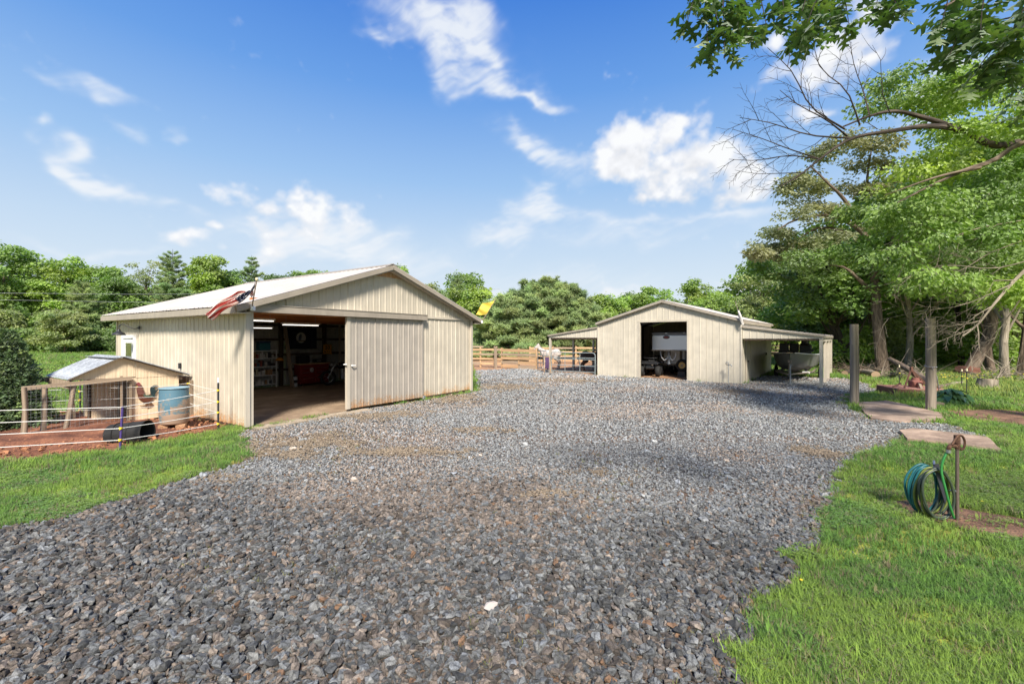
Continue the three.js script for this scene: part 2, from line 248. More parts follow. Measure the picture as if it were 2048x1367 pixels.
{
  const { W, L } = barnA, RIDGE = 4.34, SL = 1 / 3, EAVE = RIDGE - SL * W / 2, OV = 0.34, RO = 0.3;
  const b = thing('metal_barn', 'beige ribbed metal barn with a sliding door standing half open', 'barn', barnA.o, barnA.turn);
  const roofY = (x) => RIDGE - SL * Math.abs(x - W / 2);
  const seam = 2.80, D0 = 0.16, D1 = 2.98;                    // door opening
  // gable front
  clad(b, 'gable_panel', M.cream, 0.05, W - 0.03, () => seam + 0.03, (x) => roofY(x) - 0.05, (g) => g.translate(0, 0, 0.02));
  clad(b, 'wall_panel', M.cream, D1, W - 0.03, () => 0.10, () => seam - 0.01, (g) => g);
  // eave walls and rear
  clad(b, 'wall_panel', M.cream, 0.04, L - 0.03, () => 0.05, () => EAVE - 0.03, turnY(-Math.PI / 2, 0, 0, -L));
  clad(b, 'wall_panel', M.cream, 0.03, L - 0.03, () => 0.05, () => EAVE - 0.03, turnY(Math.PI / 2, W, 0, 0));
  clad(b, 'wall_panel', M.liner, 0.03, W - 0.03, () => 0.05, (x) => roofY(x) - 0.05, (g) => turnY(Math.PI, W, 0, -L)(g));
  // corner posts / trims
  const cor = [[0, 0.06], [W, 0.06], [0, -L], [W, -L]];
  for (const [x, z] of cor) { const s = x ? 1 : -1; part('corner_trim', join([span(x + (s < 0 ? -0.03 : -0.07), x + (s < 0 ? 0.07 : 0.03), 0.04, EAVE - 0.06, z - 0.05, z + 0.03)]), M.creamTrim, b); }
  part('door_jamb', span(0.07, D0, 0.04, seam - 0.06, -0.08, 0.06), M.creamTrim, b);
  part('door_post', span(0.005, 0.15, 0, seam, -0.26, -0.09), M.oldWood, b);
  part('door_post', span(D1 - 0.02, D1 + 0.12, 0, seam, -0.2, -0.03), M.oldWood, b);
  // seam flashing on the right half, skirt boards, header
  part('seam_flashing', span(5.78, W - 0.04, seam - 0.02, seam + 0.05, 0.022, 0.05), M.creamTrim, b);
  for (const [g, m] of [[span(D1 + 0.02, W - 0.05, -0.02, 0.12, -0.05, -0.005), M.darkWood], [span(-0.012, 0.03, -0.02, 0.06, -L + 0.05, -0.05), M.darkWood]]) part('skirt_board', g, m, b);
  part('header', span(0.15, W - 0.1, seam - 0.04, seam + 0.26, -0.10, -0.03), M.pine, b);
  // track cover over the door
  part('track_cover', join([span(0.0, 5.86, seam - 0.09, seam + 0.075, 0.03, 0.20), span(0.0, 5.86, seam + 0.077, seam + 0.095, 0.028, 0.215)]), M.trim, b);
  // sliding door
  {
    const x0 = 2.70, x1 = 5.74, y0 = 0.10, y1 = seam - 0.10, z = 0.085;
    const d = part('sliding_door', join([span(x0 + 0.02, x1 - 0.02, y0 + 0.02, y0 + 0.1, z - 0.05, z - 0.005), span(x0 + 0.02, x1 - 0.02, 1.35, 1.43, z - 0.05, z - 0.005), span(x0 + 0.02, x1 - 0.02, y1 - 0.1, y1, z - 0.05, z - 0.005)]), M.oldWood, b);
    for (let x = x0 + 0.10, k = 0; x < x1 - 0.1; x += SHEET, k++) part('door_panel', ribSheet(x, Math.min(x + SHEET, x1 - 0.07), () => y0, () => y1, 0.229, 0.019, x0 + 0.1).translate(0, 0, z + (k % 2) * 0.002), M.door, d);
    part('door_edge', span(x0, x0 + 0.115, y0 - 0.01, y1, z - 0.06, z + 0.024), M.creamTrim, d);
    part('door_edge', span(x1 - 0.08, x1, y0 - 0.01, y1, z - 0.06, z + 0.024), M.door, d);
    part('door_handle', join([rbox(0.12, 0.03, 0.03, 0.012, x0 + 0.2, 1.32, z + 0.07), cyl(0.02, 0.02, 0.05).rotateX(Math.PI / 2).translate(x0 + 0.15, 1.32, z + 0.05)]), M.white, d);
    part('door_handle', join([rbox(0.03, 0.035, 0.13, 0.012, x0 - 0.05, 1.36, z + 0.0), cyl(0.016, 0.016, 0.07).rotateZ(Math.PI / 2).translate(x0 - 0.02, 1.36, z - 0.02)]), M.white, d);
    part('guide_roller', rbox(0.09, 0.12, 0.08, 0.01, x1 + 0.02, 0.09, z + 0.03), M.galv, d);
  }
  // roof: each slope of lapped sheets running from ridge to eave
  const slopeLen = (W / 2 + OV) * Math.hypot(1, SL), ang = Math.atan(SL);
  for (const s of [-1, 1]) {
    const place = (g) => { // sheet x -> along barn depth, sheet y -> down the slope
      g.rotateX(-Math.PI / 2);                              // lies flat, ribs up, y runs -z
      g.rotateY(s < 0 ? -Math.PI / 2 : Math.PI / 2);
      g.rotateZ(s < 0 ? ang : -ang);
      return g;
    };
    clad(b, 'roof_panel', M.roof, 0, L + RO + 0.25, () => -slopeLen, () => 0, (g) => { const q = place(g); return q.translate(W / 2, RIDGE + 0.02, s < 0 ? 0 : 0); });
  }
  // shift the roof sheets to sit over the walls (front overhang RO)
  b.children.filter((c) => c.name === 'roof_panel').forEach((c) => { c.geometry.computeBoundingBox(); const bb = c.geometry.boundingBox; c.userData.tmp = bb; });
  const roofs = b.children.filter((c) => c.name === 'roof_panel');
  const zmax = Math.max(...roofs.map((c) => c.geometry.boundingBox.max.z));
  for (const side of [-1, 1]) { const rs = roofs.filter((c) => { const m = (c.geometry.boundingBox.min.x + c.geometry.boundingBox.max.x) / 2; return side < 0 ? m < W / 2 : m > W / 2; }); const z1 = Math.max(...rs.map((c) => c.geometry.boundingBox.max.z)); rs.forEach((c) => { c.geometry.translate(0, 0, RO - z1); delete c.userData.tmp; }); }
  part('ridge_cap', (() => { const s = new THREE.Shape(); const w = 0.16; s.moveTo(-w, -w * SL + 0.05); s.lineTo(0, 0.065); s.lineTo(w, -w * SL + 0.05); s.lineTo(w, -w * SL + 0.035); s.lineTo(0, 0.05); s.lineTo(-w, -w * SL + 0.035); return metric(new THREE.ExtrudeGeometry(s, { depth: L + RO + 0.25, bevelEnabled: false })).translate(W / 2, RIDGE, -L - 0.25); })(), M.trim, b);
  // rakes at the front and fascias along the eaves
  for (const s of [-1, 1]) {
    const e = V(W / 2 + s * (W / 2 + OV), RIDGE - SL * (W / 2 + OV), RO), t = V(W / 2, RIDGE, RO);
    part('rake_trim', beam(e.clone().add(V(0, -0.055, 0)), t.clone().add(V(0, -0.055, 0)), 0.03, 0.13), M.trim, b);
    part('rake_trim', beam(e.clone().add(V(0, -0.10, -0.05)), t.clone().add(V(0, -0.115, -0.05)), 0.05, 0.09), M.trim, b);
    part('rake_soffit', beam(e.clone().add(V(-s * 0.05, -0.10, -0.17)), t.clone().add(V(0, -0.12, -0.17)), 0.2, 0.015), M.creamTrim, b);
    part('fascia', span(e.x - 0.015 + s * 0.012, e.x + 0.015 + s * 0.012, e.y - 0.155, e.y - 0.005, -L - 0.24, RO - 0.02), M.trim, b);
    part('soffit', span(Math.min(e.x, s < 0 ? 0 : W), Math.max(e.x, s < 0 ? 0 : W), e.y - 0.15, e.y - 0.135, -L - 0.24, RO - 0.03), M.creamTrim, b);
  }
  // timber inside: posts, trusses, purlins, girts
  const zs = [-2.7, -5.4];
  for (const z of zs) { for (const x of [0.1, W - 0.1]) part('post', span(x - 0.07, x + 0.07, 0, EAVE - 0.1, z - 0.07, z + 0.07), M.oldWood, b); }
  for (let k = 0; k < 4; k++) part('post', span(1.2 + k * 2.1, 1.34 + k * 2.1, 0, 2.9, -L + 0.03, -L + 0.16), M.darkWood, b);
  for (const z of [-0.2, ...zs]) { const tr = part('truss', beam(V(0.05, EAVE - 0.17, z), V(W - 0.05, EAVE - 0.17, z), 0.045, 0.15), M.pine, b); for (const s of [-1, 1]) { part('rafter', beam(V(W / 2 + s * (W / 2), EAVE - 0.12, z), V(W / 2, RIDGE - 0.14, z), 0.045, 0.13), M.pine, tr); part('web', beam(V(W / 2 + s * 1.4, EAVE - 0.12, z), V(W / 2 + s * 0.6, RIDGE - 0.38, z), 0.04, 0.09), M.pine, tr); } }
  for (const s of [-1, 1]) for (let k = 0; k < 7; k++) { const u = 0.2 + k * 0.63, x = W / 2 + s * u; part('purlin', span(x - 0.02, x + 0.02, RIDGE - SL * u - 0.12, RIDGE - SL * u - 0.02, -L + 0.05, RO - 0.1), M.pine, b); }
  for (const y of [0.7, 1.35, 2.0, 2.62]) { part('girt', span(0.2, W - 0.2, y, y + 0.09, -L + 0.165, -L + 0.2), M.darkWood, b); part('girt', span(W - 0.06, W - 0.03, y, y + 0.09, -L + 0.2, -0.25), M.darkWood, b); }
  part('ceiling_board', span(0.2, W - 0.2, EAVE - 0.07, EAVE - 0.05, -2.6, -0.25), M.pine, b);
  // side door in the eave wall and the goose-neck lamp over it
  {
    const z = -7.0; const d = part('entry_door', span(-0.045, -0.02, 0.08, 2.08, z - 0.45, z + 0.45), M.white, b);
    for (const g of [span(-0.075, -0.022, 0.06, 2.2, z + 0.452, z + 0.54), span(-0.075, -0.022, 0.06, 2.2, z - 0.54, z - 0.452), span(-0.075, -0.022, 2.1, 2.2, z - 0.45, z + 0.45)]) part('door_frame', g, M.white, d);
    part('door_window', span(-0.05, -0.047, 1.25, 1.95, z - 0.25, z + 0.28), M.black, d);
    part('pane', span(-0.056, -0.052, 1.25, 1.95, z - 0.25, z + 0.28), M.glass, d);
    part('window_frame', join([span(-0.062, -0.045, 1.2, 1.25, z - 0.3, z + 0.33), span(-0.062, -0.045, 1.95, 2.0, z - 0.3, z + 0.33), span(-0.062, -0.045, 1.25, 1.95, z - 0.3, z - 0.25), span(-0.062, -0.045, 1.25, 1.95, z + 0.28, z + 0.33)]), M.white, d);
    part('door_knob', new THREE.SphereGeometry(0.035, 12, 8).translate(-0.08, 1.02, z + 0.38), M.steel, d);
  }
  part('hinge_box', rbox(0.06, 0.15, 0.06, 0.01, -0.04, 1.35, -3.35), M.black, b);
}
{ // lamp on the eave wall
  const q = local(barnA, -0.02, 2.42, -6.15), l = thing('wall_lamp', 'black gooseneck lamp on the beige barn wall over the white door', 'lamp', q, barnA.turn - Math.PI / 2);
  part('wall_plate', cyl(0.05, 0.06, 0.03).rotateX(Math.PI / 2).translate(0, 0, 0.03), M.black, l);
  part('gooseneck', tubePath([V(0, 0, 0.03), V(-0.02, -0.03, 0.14), V(-0.1, 0.03, 0.26), V(-0.2, 0.10, 0.36), V(-0.28, 0.05, 0.42), V(-0.29, -0.06, 0.43)], 0.014, 30), M.black, l);
  part('lamp_shade', new THREE.LatheGeometry([[0.03, 0], [0.045, -0.05], [0.07, -0.075], [0.13, -0.11], [0.165, -0.16], [0.17, -0.18], [0.155, -0.165], [0.06, -0.08]].map(([x, y]) => new THREE.Vector2(x, y)), 24).translate(-0.29, -0.05, 0.43), M.black, l);
}

// ---------- the second barn with open sheds on both sides ----------
{
  const { W, L } = barnB, RIDGE = 4.02, SL = 0.29, EAVE = RIDGE - SL * W / 2, OV = 0.08, RO = 0.12;
  const b = thing('shed_barn', 'beige metal barn with open doorway and a lean-to on each side', 'barn', barnB.o, barnB.turn);
  const roofY = (x) => RIDGE - SL * Math.abs(x - W / 2), O0 = 2.45, O1 = 4.87, OH = 2.93, pitch = { pitch: 0.305, h: 0.012, sheet: 0.915 };
  clad(b, 'wall_panel', M.cream2, 0.03, O0, () => 0, (x) => roofY(x) - 0.005, (g) => g, pitch);
  clad(b, 'wall_panel', M.cream2, O1, W - 0.03, () => 0, (x) => roofY(x) - 0.005, (g) => g, pitch);
  clad(b, 'wall_panel', M.cream2, O0, O1, () => OH, (x) => roofY(x) - 0.005, (g) => g, pitch);
  clad(b, 'wall_panel', M.cream2, 0.03, L - 0.03, () => 0, () => EAVE + 0.008, turnY(-Math.PI / 2, 0, 0, -L), pitch);
  clad(b, 'wall_panel', M.cream2, 0.03, L - 0.03, () => 0, () => EAVE + 0.008, turnY(Math.PI / 2, W, 0, 0), pitch);
  clad(b, 'wall_panel', M.cream2, 0.03, W - 0.03, () => 0, (x) => roofY(x) - 0.005, turnY(Math.PI, W, 0, -L), pitch);
  for (const [x, z] of [[0, 0.02], [W, 0.02], [0, -L], [W, -L]]) { const s = x ? 1 : -1; part('corner_trim', span(x + (s < 0 ? -0.02 : -0.05), x + (s < 0 ? 0.05 : 0.02), 0, EAVE - 0.05, z - 0.04, z + 0.02), M.cream2, b); }
  for (const g of [span(O0 - 0.09, O0 + 0.003, 0, OH, -0.12, 0.03), span(O1 - 0.003, O1 + 0.09, 0, OH, -0.12, 0.03), span(O0 - 0.09, O1 + 0.09, OH + 0.002, OH + 0.1, -0.12, 0.032)]) part('door_frame', g, M.creamTrim, b);
  const ang = Math.atan(SL);
  const slope = (name, s, x0, y0, run, sl, z0, z1, mat) => { // sheets from (x0,y0) outwards by run
    const a = Math.atan(sl), len = run * Math.hypot(1, sl), n = Math.ceil((z1 - z0) / 0.915);
    for (let k = 0; k < n; k++) { const za = z0 + k * 0.915, zb = Math.min(z1, za + 0.915); const g = ribSheet(0, zb - za, () => -len, () => 0, 0.305, 0.014); g.rotateX(-Math.PI / 2).rotateY(s < 0 ? -Math.PI / 2 : Math.PI / 2).rotateZ(s < 0 ? a : -a); g.computeBoundingBox(); g.translate(x0, y0 + (k % 2) * 0.003, zb - g.boundingBox.max.z); part(name, g, mat, b); }
  };
  slope('roof_panel', -1, W / 2, RIDGE + 0.02, W / 2 + OV, SL, -L - 0.15, RO, M.roof);
  slope('roof_panel', 1, W / 2, RIDGE + 0.02, W / 2 + OV, SL, -L - 0.15, RO, M.roof);
  for (const s of [-1, 1]) {
    const e = V(W / 2 + s * (W / 2 + OV), RIDGE - SL * (W / 2 + OV), RO), t = V(W / 2, RIDGE, RO);
    part('rake_trim', beam(e.clone().add(V(0, -0.045, 0)), t.clone().add(V(0, -0.045, 0)), 0.13, 0.1), M.trim, b);
    part('fascia', span(e.x - 0.02 + s * 0.03, e.x + 0.02 + s * 0.03, e.y - 0.1, e.y, -L - 0.14, RO - 0.07), M.trim, b);
  }
  part('ridge_cap', (() => { const s = new THREE.Shape(), w = 0.15; s.moveTo(-w, -w * SL + 0.045); s.lineTo(0, 0.055); s.lineTo(w, -w * SL + 0.045); s.lineTo(w, -w * SL + 0.03); s.lineTo(0, 0.04); s.lineTo(-w, -w * SL + 0.03); return metric(new THREE.ExtrudeGeometry(s, { depth: L + RO + 0.15, bevelEnabled: false })).translate(W / 2, RIDGE, -L - 0.15); })(), M.roof, b);
  // lean-tos: roof sheets, fascia gable triangle, posts, outer beam
  const shed = (s, run, yw, yo) => {
    const xw = s < 0 ? -0.03 : W + 0.03, sl = (yw - yo) / run, xo = xw + s * run;
    slope('lean_to_roof', s, xw, yw, run + 0.1, sl, -L, 0.06, M.roof);
    const yAt = (x) => yw - sl * Math.abs(x - xw);
    const xa = Math.min(xw, xo), xb = Math.max(xw, xo);
    clad(b, 'lean_to_gable', M.cream2, xa, xb, () => yo - 0.17 , (x) => yAt(x) - 0.03, (g) => g.translate(0, 0, 0.0), pitch);
    part('lean_to_rake', beam(V(xw, yw - 0.035, 0.05), V(xo + s * 0.1, yo - 0.035 - sl * 0.1, 0.05), 0.07, 0.085), M.trim, b);
    part('lean_to_beam', span(xo - 0.05, xo + 0.05, yo - 0.30, yo - 0.06, -L + 0.05, -0.06), M.creamTrim, b);
    part('lean_to_fascia', span(xo + s * 0.1 - 0.015, xo + s * 0.1 + 0.015, yo - 0.13, yo - 0.03, -L, 0.01), M.trim, b);
    part('header', span(xa + 0.06, xb - 0.06, yo - 0.25, yo - 0.12, -0.1, -0.03), M.darkWood, b);
    for (let k = 0; k < 4; k++) { const z = -0.07 - k * (L - 0.2) / 3, pst = part('lean_to_post', span(xo - 0.06, xo + 0.06, 0, yo - 0.06, z - 0.06, z + 0.06), M.creamTrim, b); if (s > 0) part('post_cap', span(xo - 0.075, xo + 0.075, yo - 0.2, yo - 0.062, z - 0.075, z + 0.075), M.creamTrim, pst); }
    for (let k = 1; k < 9; k++) { const z = -k * L / 9; part('rafter', beam(V(xw, yw - 0.085, z), V(xo, yo - 0.085, z), 0.045, 0.1), M.pine, b); }
  };
  shed(-1, 3.2, 2.74, 2.30);
  shed(1, 2.98, 2.66, 2.25);
  for (const k of [1, 2]) part('lean_to_post', span(-1.05 * k - 0.06, -1.05 * k + 0.06, 0, 2.35, -3.6 - k * 0.2, -3.48 - k * 0.2), M.creamTrim, b);
  // side door in the right wall
  const d = part('entry_door', span(W + 0.02, W + 0.05, 0.02, 2.05, -1.75, -0.9), M.cream2, b);
  for (const g of [span(W + 0.015, W + 0.065, 0.0, 2.14, -0.895, -0.82), span(W + 0.015, W + 0.065, 0.0, 2.14, -1.83, -1.755), span(W + 0.015, W + 0.065, 2.055, 2.14, -1.75, -0.9)]) part('door_frame', g, M.creamTrim, d);
  part('door_knob', new THREE.SphereGeometry(0.04, 12, 8).translate(W + 0.1, 1.0, -1.0), M.black, d);
  part('outlet_box', rbox(0.06, 0.14, 0.1, 0.01, W + 0.05, 1.2, -6.6), M.black, b);
  // framing inside
  for (const z of [-2.1, -4.3, -6.4]) { for (const x of [0.08, W - 0.08]) part('frame_post', span(x - 0.05, x + 0.05, 0, EAVE - 0.06, z - 0.05, z + 0.05), M.darkWood, b); for (const s of [-1, 1]) part('rafter', beam(V(W / 2 + s * (W / 2 - 0.05), EAVE - 0.08, z), V(W / 2, RIDGE - 0.1, z), 0.05, 0.1), M.darkWood, b); }
  for (const y of [0.8, 1.6, 2.4]) part('girt', span(0.1, W - 0.1, y, y + 0.08, -L + 0.03, -L + 0.07), M.darkWood, b);
}

// ---------- ground ----------
const ring = (list) => list.map(([px, py]) => { const p = onGround(px, py); return [p.x, p.z]; });
const gravelPoly = [[-9.5, 3], ...ring([[-260, 1125], [0, 1062], [180, 1018], [330, 975], [430, 942], [510, 908], [482, 878], [478, 862]]), ...[[0, 0.12], [barnA.W + 0.2, 0.1]].map(([x, z]) => { const p = local(barnA, x, 0, z); return [p.x, p.z]; }), ...ring([[955, 772], [948, 741], [1040, 737], [1130, 744], [1192, 750]]), ...[[0.1, 0.1], [2.5, 0.05], [2.5, -0.9], [4.85, -0.9], [4.85, 0.05], [barnB.W, 0.05], [barnB.W + 0.1, -6], [barnB.W + 3.6, -6]].map(([x, z]) => { const p = local(barnB, x, 0, z); return [p.x, p.z]; }), ...ring([[1690, 756], [1735, 768], [1765, 784], [1700, 790], [1690, 812], [1740, 838], [1830, 845], [1900, 848], [1985, 878], [1900, 868], [1800, 866], [1790, 884], [1720, 915], [1655, 985], [1645, 1075], [1570, 1175], [1490, 1270], [1430, 1367], [1380, 1560]]), [1.6, 3]];
const penPoly = [[-16, -5.2], ...ring([[-140, 935], [0, 920], [120, 915], [240, 898], [350, 880], [437, 863]]), ...[[-0.05, -0.55], [-0.05, -5.8], [-4.4, -7.0]].map(([x, z]) => { const p = local(barnA, x, 0, z); return [p.x, p.z]; }), [-17, -13]];
const slabA = ring([[1712, 806], [1775, 802], [1880, 826], [1895, 842], [1800, 846], [1740, 838]]);
const slabB = ring([[1800, 866], [1828, 862], [1972, 880], [2003, 906], [1900, 892], [1818, 884]]);
const dirtStrip = ring([[1740, 1002], [1830, 1000], [1900, 1012], [2060, 1040], [2060, 1082], [1960, 1066], [1880, 1042], [1790, 1022]]);
const dirtBare = ring([[1880, 822], [1990, 818], [2080, 824], [2080, 858], [1960, 840]]);
const bareSpots = [[640, 880, 100, 16], [560, 908, 80, 9], [480, 900, 40, 10], [760, 832, 100, 9], [905, 797, 70, 10], [1010, 775, 70, 7], [1180, 945, 40, 6], [1090, 990, 80, 8], [1490, 783, 60, 6], [1715, 796, 45, 8], [1120, 760, 90, 5], [430, 955, 70, 11], [1640, 905, 50, 16], [800, 905, 120, 9], [950, 860, 90, 8]].map(([px, py, rx, ry]) => { const p = onGround(px, py), q = onGround(px, py - ry); return [p.x, p.z, rx / FOCAL * -p.z, Math.abs(q.z - p.z)]; });
const bareAt = (x, z) => { let b = 0; for (const [cx, cz, A, B] of bareSpots) { const q = ((x - cx) / A) ** 2 + ((z - cz) / B) ** 2; if (q < 5) b = Math.max(b, Math.exp(-q * 0.9)); } return b ? 0.8 * smooth(0.25, 1.15, b + (fbm(x * 2.6 + 4, z * 2.6, 4) - 0.5) * 1.4) : 0; };
const paddock = ring([[943, 741], [1040, 738], [1130, 746], [1190, 752], [1290, 716], [1050, 708], [935, 712]]);

const grassTex = tex(1024, 1024, (u, v) => { const n = fbm(u * 6, v * 6, 4, 6), s = fbm(u * 110, v * 110, 3, 110); return mixc([0.46, 0.47, 0.17], [0.70, 0.73, 0.28], clamp(n * 1.4 - 0.2 + (s - 0.5) * 0.9)); }, { rx: 0.25, ry: 0.25 });
M.turf = std(0xffffff, 1, { map: grassTex, bumpMap: fineBump, bumpScale: 0.03 });
M.gravelBed = std(0xffffff, 0.95, { map: tex(1024, 1024, (u, v) => { const n = fbm(u * 10, v * 10, 4, 10), s = fbm(u * 120, v * 120, 2, 120), q = fbm(u * 5, v * 5, 3, 5); return mixc(mixc([0.20, 0.185, 0.17], [0.42, 0.40, 0.38], clamp(s * 1.7 - 0.35 + (n - 0.5) * 0.5)), [0.55, 0.40, 0.28], smooth(0.5, 0.72, q) * 0.45); }, { rx: 0.3, ry: 0.3 }), bumpMap: fineBump, bumpScale: 0.03 });
M.soil = std(0xffffff, 1, { map: tex(512, 512, (u, v) => { const n = fbm(u * 8, v * 8, 4, 8), s = fbm(u * 80, v * 80, 3, 80); return mixc([0.36, 0.26, 0.20], [0.58, 0.44, 0.34], clamp(n * 1.4 - 0.2 + (s - 0.5) * 0.8)); }, { rx: 0.6, ry: 0.6 }), bumpMap: fineBump, bumpScale: 0.02 });
M.sandSoil = std(0xffffff, 1, { map: tex(512, 512, (u, v) => { const n = fbm(u * 8, v * 8, 4, 8), s = fbm(u * 80, v * 80, 3, 80); return mixc([0.56, 0.42, 0.31], [0.74, 0.58, 0.44], clamp(n * 1.4 - 0.2 + (s - 0.5) * 0.6)); }, { rx: 0.4, ry: 0.4 }), bumpMap: fineBump, bumpScale: 0.02 });
structure('ground', metric(new THREE.PlaneGeometry(700, 700).rotateX(-Math.PI / 2).translate(0, -0.012, 0)), M.turf);
structure('gravel_drive', patch(gravelPoly, 0.0, 0, 0.16), M.gravelBed);
structure('paddock_ground', patch(paddock, 0.004, 0, 0.2), M.sandSoil);
structure('soil_strip', patch(dirtStrip, 0.004, 0, 0.12), M.soil);
structure('soil_patch', patch(dirtBare, 0.004, 0, 0.25), M.soil);
structure('barn_floor', (() => { const g = span(0.02, barnA.W - 0.02, -0.25, 0.045, -barnA.L + 0.03, -0.02); return g.rotateY(barnA.turn).translate(barnA.o.x, 0, barnA.o.z); })(), M.concrete);
structure('door_apron', (() => { const g = span(0.1, 3.35, -0.2, 0.03, -0.018, 0.42); return g.rotateY(barnA.turn).translate(barnA.o.x, 0, barnA.o.z); })(), M.apron);
structure('shed_floor', (() => { const g = span(0.05, barnB.W - 0.05, -0.2, 0.012, -barnB.L + 0.05, -0.6); return g.rotateY(barnB.turn).translate(barnB.o.x, 0, barnB.o.z); })(), M.sandSoil);
// trodden clay of the chicken pen: a lumpy sheet, higher by the coop
{
  const xs = penPoly.map((p) => p[0]), zs = penPoly.map((p) => p[1]), x0 = Math.min(...xs), x1 = Math.max(...xs), z0 = Math.min(...zs), z1 = Math.max(...zs), C = 0.09, P = [], I = [], nx = Math.ceil((x1 - x0) / C), nz = Math.ceil((z1 - z0) / C), id = new Map();
  const h = (x, z) => { let d = 9; for (let i = 0; i < penPoly.length; i++) { const [ax, az] = penPoly[i], [bx, bz] = penPoly[(i + 1) % penPoly.length], t = clamp(((x - ax) * (bx - ax) + (z - az) * (bz - az)) / ((bx - ax) ** 2 + (bz - az) ** 2)); d = Math.min(d, Math.hypot(x - ax - t * (bx - ax), z - az - t * (bz - az))); } return (inside(penPoly, x, z) ? 1 : -1) * d; };
  const v = (i, j) => { const k = i * 9999 + j; if (!id.has(k)) { const x = x0 + i * C + (hash2(i, j) - 0.5) * 0.05, z = z0 + j * C + (hash2(j, i + 7) - 0.5) * 0.05, e = h(x, z); id.set(k, P.length / 3); P.push(x, e < 0 ? -0.02 : 0.004 + 0.11 * smooth(0, 1.6, e) + 0.11 * (fbm(x * 3.2, z * 3.2, 5) - 0.4) * smooth(0, 0.4, e), z); } return id.get(k); };
  for (let i = 0; i < nx; i++) for (let j = 0; j < nz; j++) { const x = x0 + (i + 0.5) * C, z = z0 + (j + 0.5) * C; if (inside(penPoly, x, z)) { const a = v(i, j), b = v(i, j + 1), c = v(i + 1, j + 1), d = v(i + 1, j); I.push(a, b, c, a, c, d); } }
  const g = new THREE.BufferGeometry(); g.setAttribute('position', new THREE.Float32BufferAttribute(P, 3)); g.setIndex(I); g.computeVertexNormals(); const uv = []; for (let i = 0; i < P.length; i += 3) uv.push(P[i], P[i + 2]); g.setAttribute('uv', new THREE.Float32BufferAttribute(uv, 2));
  structure('pen_soil', g, M.clay);
}
// pale stone slabs
for (const [poly, label, y, t] of [[slabA, 'pale flat stone slab between the two tall wooden posts', -0.04, 0.075], [slabB, 'cracked pale stone slab with a raised edge behind the hydrant', -0.04, 0.12]]) {
  const s = thing('stone_slab', label, 'slab', [0, 0, 0], 0);
  part('slab', patch(poly, y, t, 0.05), M.slab ??= std(0xffffff, 0.9, { map: tex(512, 512, (u, v) => { const n = fbm(u * 7, v * 7, 5, 7), q = fbm(u * 50, v * 50, 3, 50); return mixc([0.50, 0.42, 0.36], [0.72, 0.62, 0.54], clamp(n * 1.5 - 0.25 + (q - 0.5) * 0.5)); }, { rx: 0.5, ry: 0.5 }), bumpMap: fineBump, bumpScale: 0.012 }), s);
}

// ---------- gravel: loose stones ----------
const inView = (x, z, m = 1.3) => -z > 1.2 && Math.abs(x) < -z * 1.22 + m;
const notBarn = (() => { const A = foot(barnA, -0.03, barnA.W + 0.03, -barnA.L, 0.03), B = foot(barnB, -0.03, barnB.W + 0.03, -barnB.L, 0.03); return (x, z) => !inside(A, x, z) && !inside(B, x, z); })();
const wob = (x, z, k = 0.25) => [x + k * (fbm(x * 2.3, z * 2.3, 3) - 0.5) * 2, z + k * (fbm(x * 2.3 + 31, z * 2.3, 3) - 0.5) * 2];
function stoneGeo(seed, flat) { const r = rng(seed), pts = []; for (let i = 0; i < 13; i++) { const u = r() * 2 - 1, a = r() * 6.283, q = Math.sqrt(1 - u * u), k = 0.82 + 0.3 * r(); pts.push(V(Math.cos(a) * q * k, u * k * flat, Math.sin(a) * q * k * (0.6 + 0.3 * r()))); } const g = new ConvexGeometry(pts); g.deleteAttribute('normal'); const q = metric(g); for (let i = 0; i < q.attributes.uv.array.length; i++) q.attributes.uv.array[i] *= 0.22; return q; }
const stoneGeos = [0, 1, 2, 3, 4, 5, 6, 7].map((k) => stoneGeo(100 + k * 7, 0.42 + 0.05 * k));
function spread(name, label, category, geos, mats, items) { // items: {x,y,z,s,ry,rx,rz,c}
  const g = new THREE.Group(); g.name = name; scene.add(g); tag(g, label, category, null, 'stuff');
  const lists = geos.map(() => []); items.forEach((it, i) => lists[it.v ?? i % geos.length].push(it));
  const m = new THREE.Matrix4(), q = new THREE.Quaternion(), e = new THREE.Euler(), s = V(), p = V();
  geos.forEach((geo, k) => {
    if (!lists[k].length) return;
    const im = new THREE.InstancedMesh(geo, mats[k % mats.length], lists[k].length); im.name = name + '_scatter'; im.userData.kind = 'stuff'; im.castShadow = im.receiveShadow = true;
    lists[k].forEach((it, i) => { e.set(it.rx || 0, it.ry || 0, it.rz || 0, 'YXZ'); q.setFromEuler(e); it.sv ? s.copy(it.sv) : s.setScalar(it.s); m.compose(p.set(it.x, it.y, it.z), q, s); im.setMatrixAt(i, m); if (it.c) im.setColorAt(i, it.c); });
    g.add(im);
  });
  return g;
}
const sampleBand = (r, d0, d1, rho, f, m = 1.3) => { const n = Math.round(rho * (1.22 * (d1 * d1 - d0 * d0) + 2 * m * (d1 - d0))); for (let i = 0; i < n; i++) { const d = Math.sqrt(d0 * d0 + r() * (d1 * d1 - d0 * d0)), x = (r() * 2 - 1) * (d * 1.22 + m); f(x, -d, d); } };
